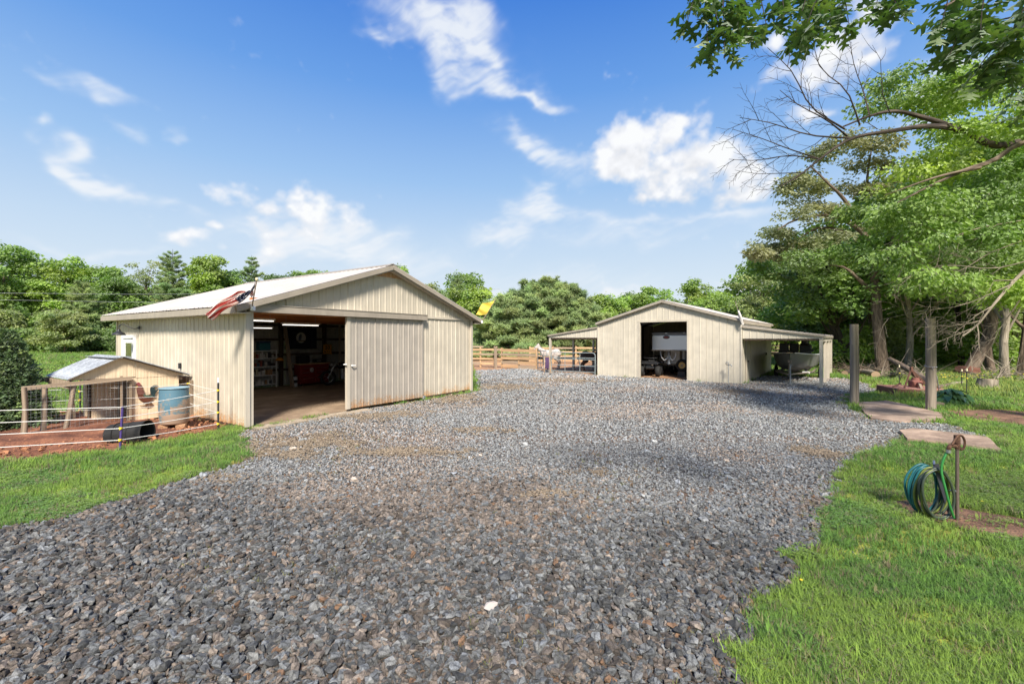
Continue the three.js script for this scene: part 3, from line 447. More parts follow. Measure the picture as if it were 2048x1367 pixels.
{
  M.stone = std(0xffffff, 0.9, { map: tex(256, 256, (u, v) => grey(0.86 + 0.5 * (fbm(u * 40, v * 40, 3, 40) - 0.5) + 0.4 * (fbm(u * 9, v * 9, 3, 9) - 0.5))), bumpMap: fineBump, bumpScale: 0.006 });
  const r = rng(5), items = [], bigAt = (x, z) => { const n = fbm(x * 0.45, z * 0.45 + 9, 3); return clamp(smooth(7.6, 4.6, -z + (n - 0.5) * 4) * smooth(-6.5, -4.2, x + 0.25 * -z + 3.2)); }, col = (x, z) => { const coarse = bigAt(x, z);
    const warm = fbm(x * 0.5 + 7, z * 0.5, 3), k = r(); let c;
    const brown = clamp(smooth(0.46, 0.70, warm) * 0.5 + 0.28 * coarse * (x < 0.5 ? 1 : 0.5) + 0.04);
    const v = lerp(0.25 + 0.42 * r() * r() + 0.08 * r(), 0.05 + 0.20 * r() ** 1.5 + 0.05 * r(), coarse) + (r() < 0.025 ? 0.09 : 0);
    c = k < brown ? [v * 1.18, v * 0.96, v * 0.78] : k < 0.72 ? [v * 1.0, v, v * 0.96] : [v * 0.94, v * 0.98, v * 1.0];
    if (r() < 0.012) c = [0.24, 0.14, 0.08];
    return LIN(...c);
  };
  const size = (x, z) => { const big = bigAt(x, z); return lerp(0.0145, 0.030, big) * (0.45 + 0.95 * r() ** 1.7 + 0.4 * r()); };
  const put = (x, z, d, k = 1, far) => {
    const [wx, wz] = wob(x, z, 0.22); if (!inside(gravelPoly, wx, wz) || !notBarn(x, z)) return;
    if (inside(slabA, x, z) || inside(slabB, x, z)) return;
    const bare = bareAt(x, z) > r(); let s = size(x, z) * k * (bare ? 0.6 : 1); if (bare) for (let q = 0; q < 2; q++) { const t = 0.011 + 0.008 * r() + d * 0.0006, v = 0.75 + 0.5 * r(); items.push({ x: x + (r() - 0.5) * 0.14, y: t * (0.5 + 1.1 * r()), z: z + (r() - 0.5) * 0.14, s: t, ry: r() * 6.28, rx: (r() - 0.5) * 0.6, rz: (r() - 0.5) * 0.6, c: LIN(0.38 * v, 0.295 * v, 0.205 * v), v: Math.floor(r() * 8) }); } if (far) s = Math.max(s, far * (bare ? 0.7 : 1) * (0.5 + 0.85 * r()));
    items.push({ x, y: s * (0.05 + 0.75 * r()), z, s, ry: r() * 6.28, rx: (r() - 0.5) * 1.2, rz: (r() - 0.5) * 1.2, c: bare && r() < 0.6 ? LIN(0.38, 0.295, 0.205).multiplyScalar(0.65 + 0.6 * r()) : col(x, z), v: Math.floor(r() * 8) });
  };
  sampleBand(r, 1.9, 3.6, 1700, put); sampleBand(r, 3.6, 6, 1650, put); sampleBand(r, 6, 9, 1250, put);
  sampleBand(r, 9, 14, 560, (x, z, d) => put(x, z, d, 1, 0.022)); sampleBand(r, 14, 22, 240, (x, z, d) => put(x, z, d, 1, 0.028)); sampleBand(r, 22, 33, 110, (x, z, d) => put(x, z, d, 1, 0.045));
  for (let i = 0; i < 260; i++) { const x = r() * 14 - 9, z = -2.3 - r() * 7, s = 0.05 + 0.03 * r(); if (inside(gravelPoly, x, z)) items.push({ x, y: s * 0.3, z, s, ry: r() * 6.28, rx: (r() - 0.5) * 0.4, rz: (r() - 0.5) * 0.4, c: col(x, z), v: i % 8 }); }
  for (let i = 0; i < 9000; i++) { const d = 2.2 + 8 * r(), x = (r() * 2 - 1) * d * 1.2, z = -d; if (inside(gravelPoly, x, z) || inside(penPoly, x, z) || !notBarn(x, z)) continue; const e = 0.15 + 0.4 * r(); if (![[e, 0], [-e, 0], [0, e], [0, -e]].some(([p, q]) => inside(gravelPoly, x + p, z + q)) || r() < 0.35) continue; const s = 0.012 + 0.02 * r() * r(); items.push({ x, y: s * 0.5, z, s, ry: r() * 6, rx: r() - 0.5, rz: r() - 0.5, c: col(x, z), v: i % 8 }); }
  console.log('stones', items.length);
  spread('gravel', 'loose grey and brown crushed stone covering the driveway', 'gravel', stoneGeos, [M.stone], items);
}
{ const p = onGround(983, 1225); const g = stoneGeo(31, 0.4).scale(0.085, 0.07, 0.06).rotateY(0.5).rotateZ(-0.2); g.computeVertexNormals(); const m = solo('pale_stone', g, std([0.42, 0.37, 0.33], 0.85, { bumpMap: fineBump, bumpScale: 0.003 }), 'single larger pale flat stone lying on the dark gravel', 'stone'); m.position.set(p.x, 0.05, p.z); }
{ // clods in the pen
  const r = rng(15), items = []; M.clod = std(0xffffff, 1);
  for (let i = 0; i < 9000; i++) { const x = -16 + r() * 11, z = -5.5 - r() * 8; if (!inside(penPoly, x, z) || !notBarn(x, z)) continue; const s = 0.012 + 0.05 * r() ** 4, v = 0.7 + 0.6 * r(); items.push({ x, y: 0.03 + 0.09 * smooth(0, 1.6, 0.9), z, s, ry: r() * 6, rx: r() - 0.5, rz: r() - 0.5, c: LIN(0.28 * v, 0.125 * v, 0.062 * v) }); }
  spread('pen_clods', 'crumbled red clay clods scattered over the chicken pen', 'soil', stoneGeos, [M.clod], items);
}

// ---------- grass ----------
function tuft(seed, n, h, lean, w, rad) {
  const r = rng(seed), P = [];
  for (let i = 0; i < n; i++) {
    const a = r() * 6.283, q = Math.sqrt(r()) * rad, bx = Math.cos(a) * q, bz = Math.sin(a) * q, H = h * (0.5 + 0.7 * r()), l = lean * (0.3 + r()) * H, da = r() * 6.283, dx = Math.cos(da), dz = Math.sin(da), wx = -dz * w * (0.7 + 0.6 * r()), wz = dx * w, mx = bx + dx * l * 0.35, mz = bz + dz * l * 0.35, my = H * 0.62, tx = bx + dx * l, tz = bz + dz * l;
    P.push(bx - wx, 0, bz - wz, bx + wx, 0, bz + wz, mx + wx * 0.8, my, mz + wz * 0.8, bx - wx, 0, bz - wz, mx + wx * 0.8, my, mz + wz * 0.8, mx - wx * 0.8, my, mz - wz * 0.8, mx - wx * 0.8, my, mz - wz * 0.8, mx + wx * 0.8, my, mz + wz * 0.8, tx, H, tz);
  }
  const g = new THREE.BufferGeometry(); g.setAttribute('position', new THREE.Float32BufferAttribute(P, 3)); return g;
}
function clover(seed) { const r = rng(seed), P = []; for (let i = 0; i < 8; i++) { const a = r() * 6.283, q = Math.sqrt(r()) * 0.05, cx = Math.cos(a) * q, cz = Math.sin(a) * q, y = 0.02 + 0.03 * r(); for (let k = 0; k < 3; k++) { const b = r() * 0.4 + k * 2.094, L = 0.017, t = (r() - 0.5) * 0.012; const c1 = Math.cos(b - 0.5), s1 = Math.sin(b - 0.5), c2 = Math.cos(b + 0.5), s2 = Math.sin(b + 0.5), c0 = Math.cos(b), s0 = Math.sin(b); P.push(cx, y, cz, cx + c2 * L * 0.8, y + 0.003, cz + s2 * L * 0.8, cx + c0 * L, y + t, cz + s0 * L, cx, y, cz, cx + c0 * L, y + t, cz + s0 * L, cx + c1 * L * 0.8, y + 0.003, cz + s1 * L * 0.8); } } const g = new THREE.BufferGeometry(); g.setAttribute('position', new THREE.Float32BufferAttribute(P, 3)); return g; }
M.blade = new THREE.MeshPhysicalMaterial({ color: 0xffffff, roughness: 0.9, transmission: 0.35, thickness: 0, side: THREE.DoubleSide });
{
  const r = rng(8), near = [tuft(1, 12, 0.055, 0.9, 0.0022, 0.035), tuft(2, 12, 0.065, 0.7, 0.002, 0.035), tuft(3, 11, 0.045, 1.2, 0.0024, 0.04), clover(4)], far = [tuft(5, 11, 0.10, 0.7, 0.006, 0.10), tuft(6, 11, 0.09, 0.9, 0.006, 0.11)];
  const A = [], B = [];
  const gcol = (x, z) => { const n = fbm(x * 0.8 + 3, z * 0.8, 4), m = fbm(x * 3, z * 3 + 5, 3), v = 0.72 + 0.5 * r(); let c = mixc([0.215, 0.335, 0.035], [0.12, 0.255, 0.024], smooth(0.32, 0.68, n + (m - 0.5) * 0.8)); if (r() < 0.06 + 0.2 * smooth(0.54, 0.7, m)) c = r() < 0.5 ? [0.30, 0.25, 0.12] : [0.20, 0.15, 0.08]; return LIN(c[0] * v, c[1] * v, c[2] * v); };
  const ok = (x, z, e = 0.3) => { const [wx, wz] = wob(x, z, e); if (inside(gravelPoly, wx, wz)) return false; if (inside(penPoly, wx, wz) || inside(slabA, x, z) || inside(slabB, x, z) || !notBarn(x, z) || inside(paddock, wx, wz)) return false; if ((inside(dirtStrip, wx, wz) || inside(dirtBare, wx, wz)) && r() > 0.07) return false; return true; };
  const put = (L, nv, s0, s1) => (x, z) => { if (!ok(x, z)) return; const bare = fbm(x * 1.3 + 50, z * 1.3, 3); if (bare > 0.6 && r() < 0.6) return; const s = lerp(s0, s1, r()), pick = r(); L.push({ x, y: -0.01, z, s, sv: V(s, s * (0.75 + 0.5 * fbm(x * 0.9, z * 0.9 + 20, 2)), s), ry: r() * 6.28, rx: (r() - 0.5) * 0.2, c: gcol(x, z), v: nv === 4 ? (fbm(x * 1.1 + 80, z * 1.1, 3) > 0.53 && pick < 0.55 ? 3 : Math.floor(pick * 2.999)) : Math.floor(pick * nv * 0.999) }); };
  sampleBand(r, 1.9, 4, 1500, put(A, 4, 0.75, 1.3)); sampleBand(r, 4, 7, 900, put(A, 4, 0.85, 1.45)); sampleBand(r, 7, 11, 480, put(A, 3, 1.2, 1.9));
  sampleBand(r, 11, 18, 95, put(B, 2, 0.8, 1.4), 3); sampleBand(r, 18, 34, 30, put(B, 2, 1.3, 2.2), 3); sampleBand(r, 34, 80, 5.5, put(B, 2, 2.2, 3.6), 3);
  // weeds creeping into the edge of the gravel, dry yellowish tufts among the stones
  for (let i = 0; i < 26000; i++) { const d = 2.2 + r() * 16, x = (r() * 2 - 1) * d * 1.2, z = -d; if (!inside(gravelPoly, x, z) || !notBarn(x, z)) continue; const edge = [[0.35, 0], [-0.35, 0], [0, 0.35], [0, -0.35]].some(([a, b]) => !inside(gravelPoly, x + a, z + b)), patchy = fbm(x * 0.7 + 90, z * 0.7, 3) > 0.64; if (!(edge && r() < 0.6) && !(patchy && r() < 0.22)) continue; const v = 0.7 + 0.6 * r(), dry = r() < 0.55; A.push({ x, y: 0, z, s: 0.5 + 0.5 * r(), ry: r() * 6, c: dry ? LIN(0.34 * v, 0.20 * v, 0.06 * v) : LIN(0.20 * v, 0.21 * v, 0.04 * v), v: Math.floor(r() * 3) }); }
  // longer unmown tufts along the edges
  for (let i = 0; i < 5000; i++) { const d = 2.4 + 8.5 * r(), x = (r() * 2 - 1) * d * 1.2, z = -d; if (!ok(x, z, 0.1)) continue; const nearEdge = [[0.3, 0], [-0.3, 0], [0, 0.3], [0, -0.3]].some(([p, q]) => inside(gravelPoly, x + p, z + q) || inside(penPoly, x + p, z + q)); if (!nearEdge && r() > 0.05) continue; const s = 1.2 + 0.9 * r(); A.push({ x, y: -0.01, z, s, ry: r() * 6, c: gcol(x, z), v: Math.floor(r() * 3) }); }
  // rank growth in the clearing on the right
  const tall = [tuft(21, 14, 0.26, 0.5, 0.008, 0.12), tuft(22, 14, 0.20, 0.6, 0.01, 0.14)], T = [];
  for (let i = 0; i < 9000; i++) { const d = 15.5 + 22 * r(), x = d * (0.86 + r() * 0.45), z = -d; if (!ok(x, z) || fbm(x * 0.35, z * 0.35, 2) < 0.36 + (d < 19 ? 0.1 : 0)) continue; const v = 0.8 + 0.5 * r(); T.push({ x, y: -0.01, z, s: 0.6 + 0.9 * r(), ry: r() * 6, c: r() < 0.4 ? LIN(0.30 * v, 0.34 * v, 0.06 * v) : LIN(0.19 * v, 0.29 * v, 0.045 * v) }); }
  console.log('grass', A.length, B.length, T.length);
  spread('grass', 'short mown green grass with clover either side of the drive', 'grass', near, [M.blade], A);
  spread('meadow_grass', 'longer pasture grass in the field behind the barns', 'grass', far, [M.blade], B);
  spread('clearing_growth', 'tall yellow green weeds in the clearing by the woods', 'weeds', tall, [M.blade], T);
  const f = [], fl = new THREE.SphereGeometry(0.016, 6, 4).scale(1, 0.5, 1); fl.deleteAttribute('normal');
  for (const [px, py] of [[1603, 1168], [1965, 1008]]) { const p = onGround(px, py); f.push({ x: p.x, y: 0.04, z: p.z, s: 1, c: LIN(0.75, 0.55, 0.03) }); }
  for (let i = 0; i < 160; i++) { const p = onGround(1880 + r() * 170, 747 + r() * 16); f.push({ x: p.x, y: 0.2, z: p.z, s: 1.2 + r() * 1.2, c: LIN(0.7, 0.55, 0.04) }); }
  spread('wild_flowers', 'tiny yellow flowers dotted through the grass', 'flowers', [fl], [std(0xffffff, 0.8)], f);
}

// ---------- trees ----------
const barkTex = (a, b, s) => tex(256, 512, (u, v) => { const f = fbm(u * 18 + s, v * 7 + s, 4), w = Math.abs(fbm(u * 9 + s, v * 2.2, 3) - 0.5) * 2; return mixc(a, b, clamp(f * 1.2 - 0.3 + w * 0.6)); }, { rx: 0.9, ry: 0.5 });
const barkBump = tex(256, 512, (u, v) => grey(fbm(u * 24, v * 6, 4)), { srgb: false, rx: 0.9, ry: 0.5 });
M.bark = std(0xffffff, 0.95, { map: barkTex([0.27, 0.22, 0.18], [0.55, 0.48, 0.41], 1), bumpMap: barkBump, bumpScale: 0.03 });
M.barkDark = std(0xffffff, 0.95, { map: barkTex([0.16, 0.13, 0.11], [0.36, 0.31, 0.27], 4), bumpMap: barkBump, bumpScale: 0.03 });
M.barkPale = std(0xffffff, 0.95, { map: barkTex([0.42, 0.38, 0.32], [0.66, 0.61, 0.54], 8), bumpMap: barkBump, bumpScale: 0.02 });
M.leaf = new THREE.MeshPhysicalMaterial({ color: 0xffffff, roughness: 0.85, transmission: 0.6, thickness: 0, side: THREE.DoubleSide });
M.needle = new THREE.MeshPhysicalMaterial({ color: 0xffffff, roughness: 0.9, transmission: 0.4, thickness: 0, side: THREE.DoubleSide });

// a spray of leaves: n pointed leaves of length L, strewn through a flattened ball of radius R
function spray(seed, n, L, R, flat = 0.55, droop = 0.25) {
  const r = rng(seed), P = [], X = V(), Y = V(), Z = V(), c = V();
  for (let i = 0; i < n; i++) {
    const a = r() * 6.283, q = R * Math.cbrt(r()), u = r() * 2 - 1, k = Math.sqrt(1 - u * u); c.set(Math.cos(a) * k * q, u * q * flat, Math.sin(a) * k * q);
    const d = a + (r() - 0.5) * 2; X.set(Math.cos(d), -droop - (r() - 0.3) * 0.7, Math.sin(d)).normalize(); Z.set((r() - 0.5) * 2.6, 1, (r() - 0.5) * 2.6).normalize(); Y.crossVectors(Z, X).normalize();
    const l = L * (0.65 + 0.7 * r()), w = l * 0.34, f = l * 0.10;
    const p = (s, t, h) => [c.x + X.x * s + Y.x * t + Z.x * h, c.y + X.y * s + Y.y * t + Z.y * h, c.z + X.z * s + Y.z * t + Z.z * h];
    const b = p(0, 0, 0), tip = p(l, 0, -f), s1 = p(l * 0.42, w, f), s2 = p(l * 0.42, -w, f);
    P.push(...b, ...s1, ...tip, ...b, ...tip, ...s2);
  }
  const g = new THREE.BufferGeometry(); g.setAttribute('position', new THREE.Float32BufferAttribute(P, 3)); return g;
}
// a brush of pine needles pointing outwards and up
function needles(seed, n, L, w) {
  const r = rng(seed), P = [];
  for (let i = 0; i < n; i++) { const a = r() * 6.283, u = r() * 1.35 - 0.35, k = Math.sqrt(Math.max(0, 1 - u * u)), d = V(Math.cos(a) * k, u, Math.sin(a) * k).normalize(), o = V((r() - 0.5) * L, (r() - 0.5) * L * 0.3, (r() - 0.5) * L), s = d.clone().cross(V(r() - 0.5, r() - 0.5, r() - 0.5)).normalize().multiplyScalar(w), l = L * (0.6 + 0.6 * r()); const t = o.clone().addScaledVector(d, l), m = o.clone().addScaledVector(d, l * 0.5); P.push(...o.toArray(), ...m.clone().add(s).toArray(), ...t.toArray(), ...o.toArray(), ...t.toArray(), ...m.clone().sub(s).toArray()); }
  const g = new THREE.BufferGeometry(); g.setAttribute('position', new THREE.Float32BufferAttribute(P, 3)); return g;
}
const SPRAY = { far: [spray(11, 26, 0.34, 0.75), spray(12, 26, 0.30, 0.7, 0.8)], mid: [spray(13, 28, 0.20, 0.45), spray(14, 28, 0.18, 0.42, 0.45)], near: [spray(15, 34, 0.088, 0.29, 0.5, 0.5), spray(16, 34, 0.08, 0.27, 0.6, 0.7)] };
const BRUSH = { far: [needles(31, 70, 0.36, 0.022), needles(32, 70, 0.32, 0.024)], near: [needles(33, 30, 0.16, 0.012)] };
let nSprays = 0;
function foliage(parent, name, geos, mat, items) {
  const m = new THREE.Matrix4(), q = new THREE.Quaternion(), e = new THREE.Euler(), s = V(), p = V(); let out = parent;
  if (geos.length > 1) { out = new THREE.Group(); out.name = name; out.userData.kind = 'stuff'; parent.add(out); }
  geos.forEach((g, k) => { const l = items.filter((_, i) => i % geos.length === k); if (!l.length) return; const im = new THREE.InstancedMesh(g, mat, l.length); im.name = geos.length > 1 ? 'leaf_spray' : name; im.userData.kind = 'stuff'; im.castShadow = im.receiveShadow = true; l.forEach((it, i) => { e.set(it.rx || 0, it.ry, it.rz || 0, 'YXZ'); q.setFromEuler(e); s.set(it.s, it.s * (it.sy || 1), it.s); m.compose(p.copy(it.p), q, s); im.setMatrixAt(i, m); im.setColorAt(i, it.c); }); out.add(im); nSprays += l.length; });
}
const GREENS = { bright: [0.30, 0.44, 0.035], fresh: [0.235, 0.38, 0.034], mid: [0.19, 0.325, 0.036], deep: [0.145, 0.26, 0.036], olive: [0.29, 0.31, 0.11], pine: [0.24, 0.34, 0.115], pineLight: [0.31, 0.40, 0.14], pale: [0.29, 0.36, 0.085] };
const tint = (r, c, j = 0.35) => { const v = 1 - j / 2 + j * r(), h = (r() - 0.5) * 0.18; return LIN(c[0] * v * (1 + h), c[1] * v, c[2] * v * (1 - h)); };

function broadTree(label, pos, o) {
  const { h, R, base = 0.22, lobes = 20, n = 900, kind = 'far', green = 'mid', seed = 1, tr = h * 0.02, bark = M.bark, group, name = 'broadleaf_tree', lean = [0, 0], gap = 0.3, flat = 0.62, scale = 1, trunkTop = 0.78 } = o;
  const r = rng(seed * 977 + 13), t = thing(name, label, 'tree', pos, 0, group), G = GREENS[green];
  const tp = (k) => V(lean[0] * k * k + Math.sin(k * 5 + seed) * tr * 0.9, h * k, lean[1] * k * k + Math.cos(k * 4 + seed) * tr * 0.9);
  const trunk = [limb([V(0, -0.1, 0), tp(0.12), tp(0.3), tp(0.5), tp(trunkTop)], tr, tr * 0.25, 10, 8, 0.06, r)];
  const L = [];
  for (let i = 0; i < lobes; i++) {
    const f = (i + 0.5) / lobes, y = lerp(base, 0.93, f ** 0.85), a = i * 2.4 + r() * 1.2, prof = Math.sin(Math.PI * clamp(0.14 + 0.8 * (y - base) / (1 - base))) ** 0.7, rr = R * prof * (0.30 + 0.66 * r());
    const c = V(Math.cos(a) * rr, y * h, Math.sin(a) * rr).add(V(lean[0] * y * y, 0, lean[1] * y * y)), q = R * (0.18 + 0.36 * r() * r() + 0.08 * r()) * (0.6 + 0.5 * prof);
    L.push({ c, q }); const k0 = clamp(y - 0.18 - 0.1 * r(), 0.08, trunkTop - 0.03), s = tp(k0), mid = s.clone().lerp(c, 0.55).add(V(0, -0.04 * h * r(), 0));
    trunk.push(limb([s, mid, c], tr * 0.34 * (1.1 - f * 0.5), tr * 0.06, 5, 5, 0.05, r));
  }
  part('trunk', join(trunk), bark, t);
  const items = [], tot = L.reduce((s, l) => s + l.q * l.q, 0);
  for (const l of L) {
    const m = Math.round(n * l.q * l.q / tot), hue = tint(r, G, 0.4);
    for (let i = 0; i < m; i++) { const u = r() * 2 - 1, a = r() * 6.283, k = Math.sqrt(1 - u * u), e = l.q * (0.45 + 0.55 * Math.sqrt(r())) * (0.8 + 0.45 * vnoise(a * 1.6 + seed, u * 3)); if (u < -0.55 && r() < 0.6) continue; const p = V(l.c.x + Math.cos(a) * k * e, l.c.y + u * e * flat, l.c.z + Math.sin(a) * k * e); if (vnoise(p.x * 0.9 + seed * 3, p.y * 1.1 + p.z * 0.8) < gap) continue; const v = 0.8 + 0.4 * r(); items.push({ p, ry: r() * 6.28, rx: (r() - 0.5) * 0.7, rz: (r() - 0.5) * 0.7, s: scale * (0.75 + 0.55 * r()), c: hue.clone().multiplyScalar(v) }); }
  }
  foliage(t, 'crown', SPRAY[kind], M.leaf, items);
  return t;
}
function pineTree(label, pos, o) {
  const { h, R, n = 24, green = 'pine', seed = 1, group, base = 0.06, name = 'pine_tree', dens = 1, tr = h * 0.018, open = 0 } = o;
  const r = rng(seed * 613 + 5), t = thing(name, label, 'tree', pos, 0, group), wood = [limb([V(0, -0.1, 0), V(0.05, h * 0.4, 0.04), V(0, h * 0.98, 0)], tr, 0.02, 8, 7, 0.04, r)], items = [], G = GREENS[green];
  for (let k = 0; k < n; k++) {
    const f = k / n, y = h * lerp(base, 0.97, f), len = R * (1 - f) ** 0.62 * (0.75 + 0.35 * r()) + 0.25, m = 5 + Math.floor(r() * 2), ph = r() * 6.28;
    for (let j = 0; j < m; j++) {
      if (open && r() < open) continue;
      const a = ph + j * 6.283 / m + (r() - 0.5) * 0.5, l = len * (0.7 + 0.45 * r()), dir = V(Math.cos(a), 0, Math.sin(a)), up = lerp(-0.02, 0.6, f), P = (s) => V(dir.x * l * s, y + l * (up * s * s + 0.05 * s), dir.z * l * s);
      wood.push(limb([P(0), P(0.5), P(1)], 0.05 * h / 10 * (1 - f * 0.6), 0.01, 3, 4, 0, r));
      const q = Math.ceil(l * 5.2 * dens); const hue = tint(r, G, 0.5);
      for (let i = 0; i < q; i++) { const s = 0.22 + 0.8 * Math.sqrt(r()), p = P(s), w = (r() - 0.5) * l * 0.55 * s; p.x += -dir.z * w; p.z += dir.x * w; p.y += (r() - 0.5) * 0.14 + 0.06; items.push({ p, ry: r() * 6.28, rx: (r() - 0.5) * 0.5, rz: (r() - 0.5) * 0.5, s: (0.75 + 0.5 * r()) * Math.min(1.2, 0.55 + l * 0.3), sy: 1.05, c: hue.clone().multiplyScalar(0.8 + 0.45 * r()) }); }
    }
  }
  part('trunk', join(wood), M.barkDark, t);
  foliage(t, 'crown', BRUSH.far, M.needle, items);
  return t;
}
function shrub(label, pos, o) {
  const { h = 3, R = 2, n = 170, kind = 'far', green = 'mid', seed = 1, group, name = 'shrub', scale = 0.85 } = o;
  const r = rng(seed * 331 + 9), t = thing(name, label, 'shrub', pos, 0, group), st = [], items = [], G = GREENS[green];
  for (let i = 0; i < 5; i++) { const a = r() * 6.28, q = R * 0.6 * r(); st.push(limb([V(0.1 * Math.cos(a), -0.05, 0.1 * Math.sin(a)), V(q * 0.4 * Math.cos(a), h * 0.45, q * 0.4 * Math.sin(a)), V(q * Math.cos(a), h * 0.85, q * Math.sin(a))], 0.05, 0.012, 4, 5, 0.05, r)); }
  part('stem', join(st), M.barkDark, t);
  for (let i = 0; i < n; i++) { const a = r() * 6.283, y = r() ** 0.8, q = R * Math.sqrt(r()) * (1 - 0.55 * y * y) * (0.75 + 0.5 * vnoise(a * 2 + seed, y * 4)); items.push({ p: V(Math.cos(a) * q, 0.25 + y * (h - 0.3), Math.sin(a) * q), ry: r() * 6.28, rx: (r() - 0.5) * 0.6, rz: (r() - 0.5) * 0.6, s: scale * (0.7 + 0.6 * r()), c: tint(r, G, 0.7) }); }
  foliage(t, 'crown', SPRAY[kind], M.leaf, items);
  return t;
}
const XZ = (px, d) => V((px - 1024) / FOCAL * d, 0, -d);
const H = (py, d) => EYE + (676 - py) / FOCAL * d;

// tree line across the pasture on the left
const LG = 'trees lining the far side of the pasture';
const row = [ // px, top py, depth, radius, kind, green, words
  [-70, 470, 74, 6, 'b', 'fresh'], [8, 486, 72, 4.6, 'b', 'fresh', 'leafy green tree at the tall end of the pasture tree line'], [70, 512, 80, 5, 'b', 'mid'], [130, 503, 76, 4.4, 'b', 'bright', 'bright round-topped tree behind the evergreen in the pasture tree line'], [165, 560, 66, 3.2, 'p', 'pineLight', 'grey green pine standing in front of the pasture tree line'], [215, 528, 78, 4.2, 'b', 'fresh'], [240, 545, 70, 3.0, 'b', 'mid'], [292, 508, 80, 4.0, 'l', 'pale', 'pale feathery tree with thin foliage beside the tall pine'], [345, 494, 74, 3.9, 'p', 'pine', 'tall broad pine rising above the roof of the sliding door barn'], [415, 503, 76, 3.0, 'b', 'bright', 'narrow bright tree with sky gaps beside the tall pine'], [455, 540, 80, 4.2, 'b', 'mid'], [503, 506, 76, 2.8, 'p', 'pine', 'slim pine with open top behind the flag'], [560, 540, 84, 4.2, 'b', 'deep', 'dark round tree just above the barn roof'], [615, 533, 84, 3.4, 'b', 'fresh', 'green tree with wispy top above the barn roof'], [660, 548, 92, 3.4, 'b', 'mid'], [792, 520, 88, 2.6, 'b', 'fresh', 'single treetop peeking over the barn ridge'], [865, 560, 70, 2.4, 'l', 'pale', 'thin pale sapling beyond the gable of the sliding door barn'], [915, 552, 56, 2.0, 'p', 'pine', 'slim pine with dense dark crown right of the barn gable'], [945, 572, 54, 2.8, 'b', 'bright', 'bright green tree behind the yellow flag'], [880, 590, 62, 3, 'b', 'fresh'],
];
row.forEach(([px, top, d, R, k, g, words], i) => {
  const p = XZ(px, d), h = H(top, d);
  if (k === 'p') pineTree(words ?? 'pine in the pasture tree line', p, { h, R, green: g, seed: i + 3, group: LG, n: 20, open: 0.12 });
  else broadTree(words ?? 'leafy tree filling the pasture tree line', p, { h, R, green: g, seed: i + 3, group: LG, n: k === 'l' ? 420 : 780, base: 0.12, gap: k === 'l' ? 0.45 : 0.3, lobes: 24, scale: k === 'l' ? 0.9 : 1.12 });
});
for (let i = 0; i < 15; i++) { const px = -60 + i * 24 + (i % 3) * 6, d = 64 + (i * 7) % 9; shrub('bushy undergrowth at the foot of the pasture tree line', XZ(px, d), { h: 3.2 + (i * 5) % 4, R: 2.6, n: 260, green: ['mid', 'deep', 'fresh', 'pale'][i % 4], seed: i + 50, group: 'undergrowth along the pasture', scale: 1.0 }); }
broadTree('layered pale dogwood at the edge of the pasture', XZ(128, 60), { h: H(620, 60), R: 2.9, green: 'pale', seed: 91, n: 420, base: 0.2, flat: 0.3, lobes: 13, name: 'dogwood_tree', scale: 0.8 });
for (let i = 0; i < 18; i++) { const px = -170 + i * 64, d = 96 + (i * 11) % 14; broadTree('tree of the wood standing behind the pasture tree line', XZ(px, d), { h: 14 + (i * 3) % 4, R: 5.5, green: i % 2 ? 'mid' : 'deep', seed: 200 + i, group: 'back row of the pasture wood', n: 520, base: 0.08, scale: 1.5, gap: 0.2 }); }

// big white pines beyond the paddock
[[1015, 592, 44, 3.4, 'pineLight'], [1062, 562, 47, 3.8, 'pine'], [1100, 554, 45, 3.6, 'pineLight'], [1140, 566, 48, 3.6, 'pine'], [1170, 600, 44, 2.8, 'pineLight'], [985, 622, 47, 2.6, 'pine']].forEach(([px, top, d, R, g], i) => pineTree('full white pine with foliage to the ground behind the paddock', XZ(px, d), { h: H(top, d), R, green: g, seed: 40 + i, group: 'white pines behind the paddock', n: 19, dens: 1.25, base: 0.05 }));
// trees behind the second barn
[[1222, 586, 54, 3.0, 'bright', 'round bright tree left of the second barn roof'], [1268, 580, 58, 2.6, 'fresh', null], [1310, 572, 58, 3.0, 'fresh', null], [1345, 600, 60, 3, 'mid', null], [1400, 556, 60, 3.4, 'bright', 'bright tree with upright shoots behind the second barn roof'], [1445, 585, 56, 2.6, 'fresh', null], [1525, 536, 46, 2.6, 'pale', 'tall airy tree with sky showing through behind the lean-to'], [1490, 600, 50, 2.6, 'fresh', null], [1570, 560, 52, 3.2, 'fresh', null]].forEach(([px, top, d, R, g, w], i) => broadTree(w ?? 'leafy green tree behind the second barn roof', XZ(px, d), { h: H(top, d), R, green: g, seed: 60 + i, group: 'trees behind the second barn', n: g === 'pale' ? 330 : 620, gap: g === 'pale' ? 0.45 : 0.3, base: 0.1, scale: g === 'pale' ? 0.7 : 0.85 }));

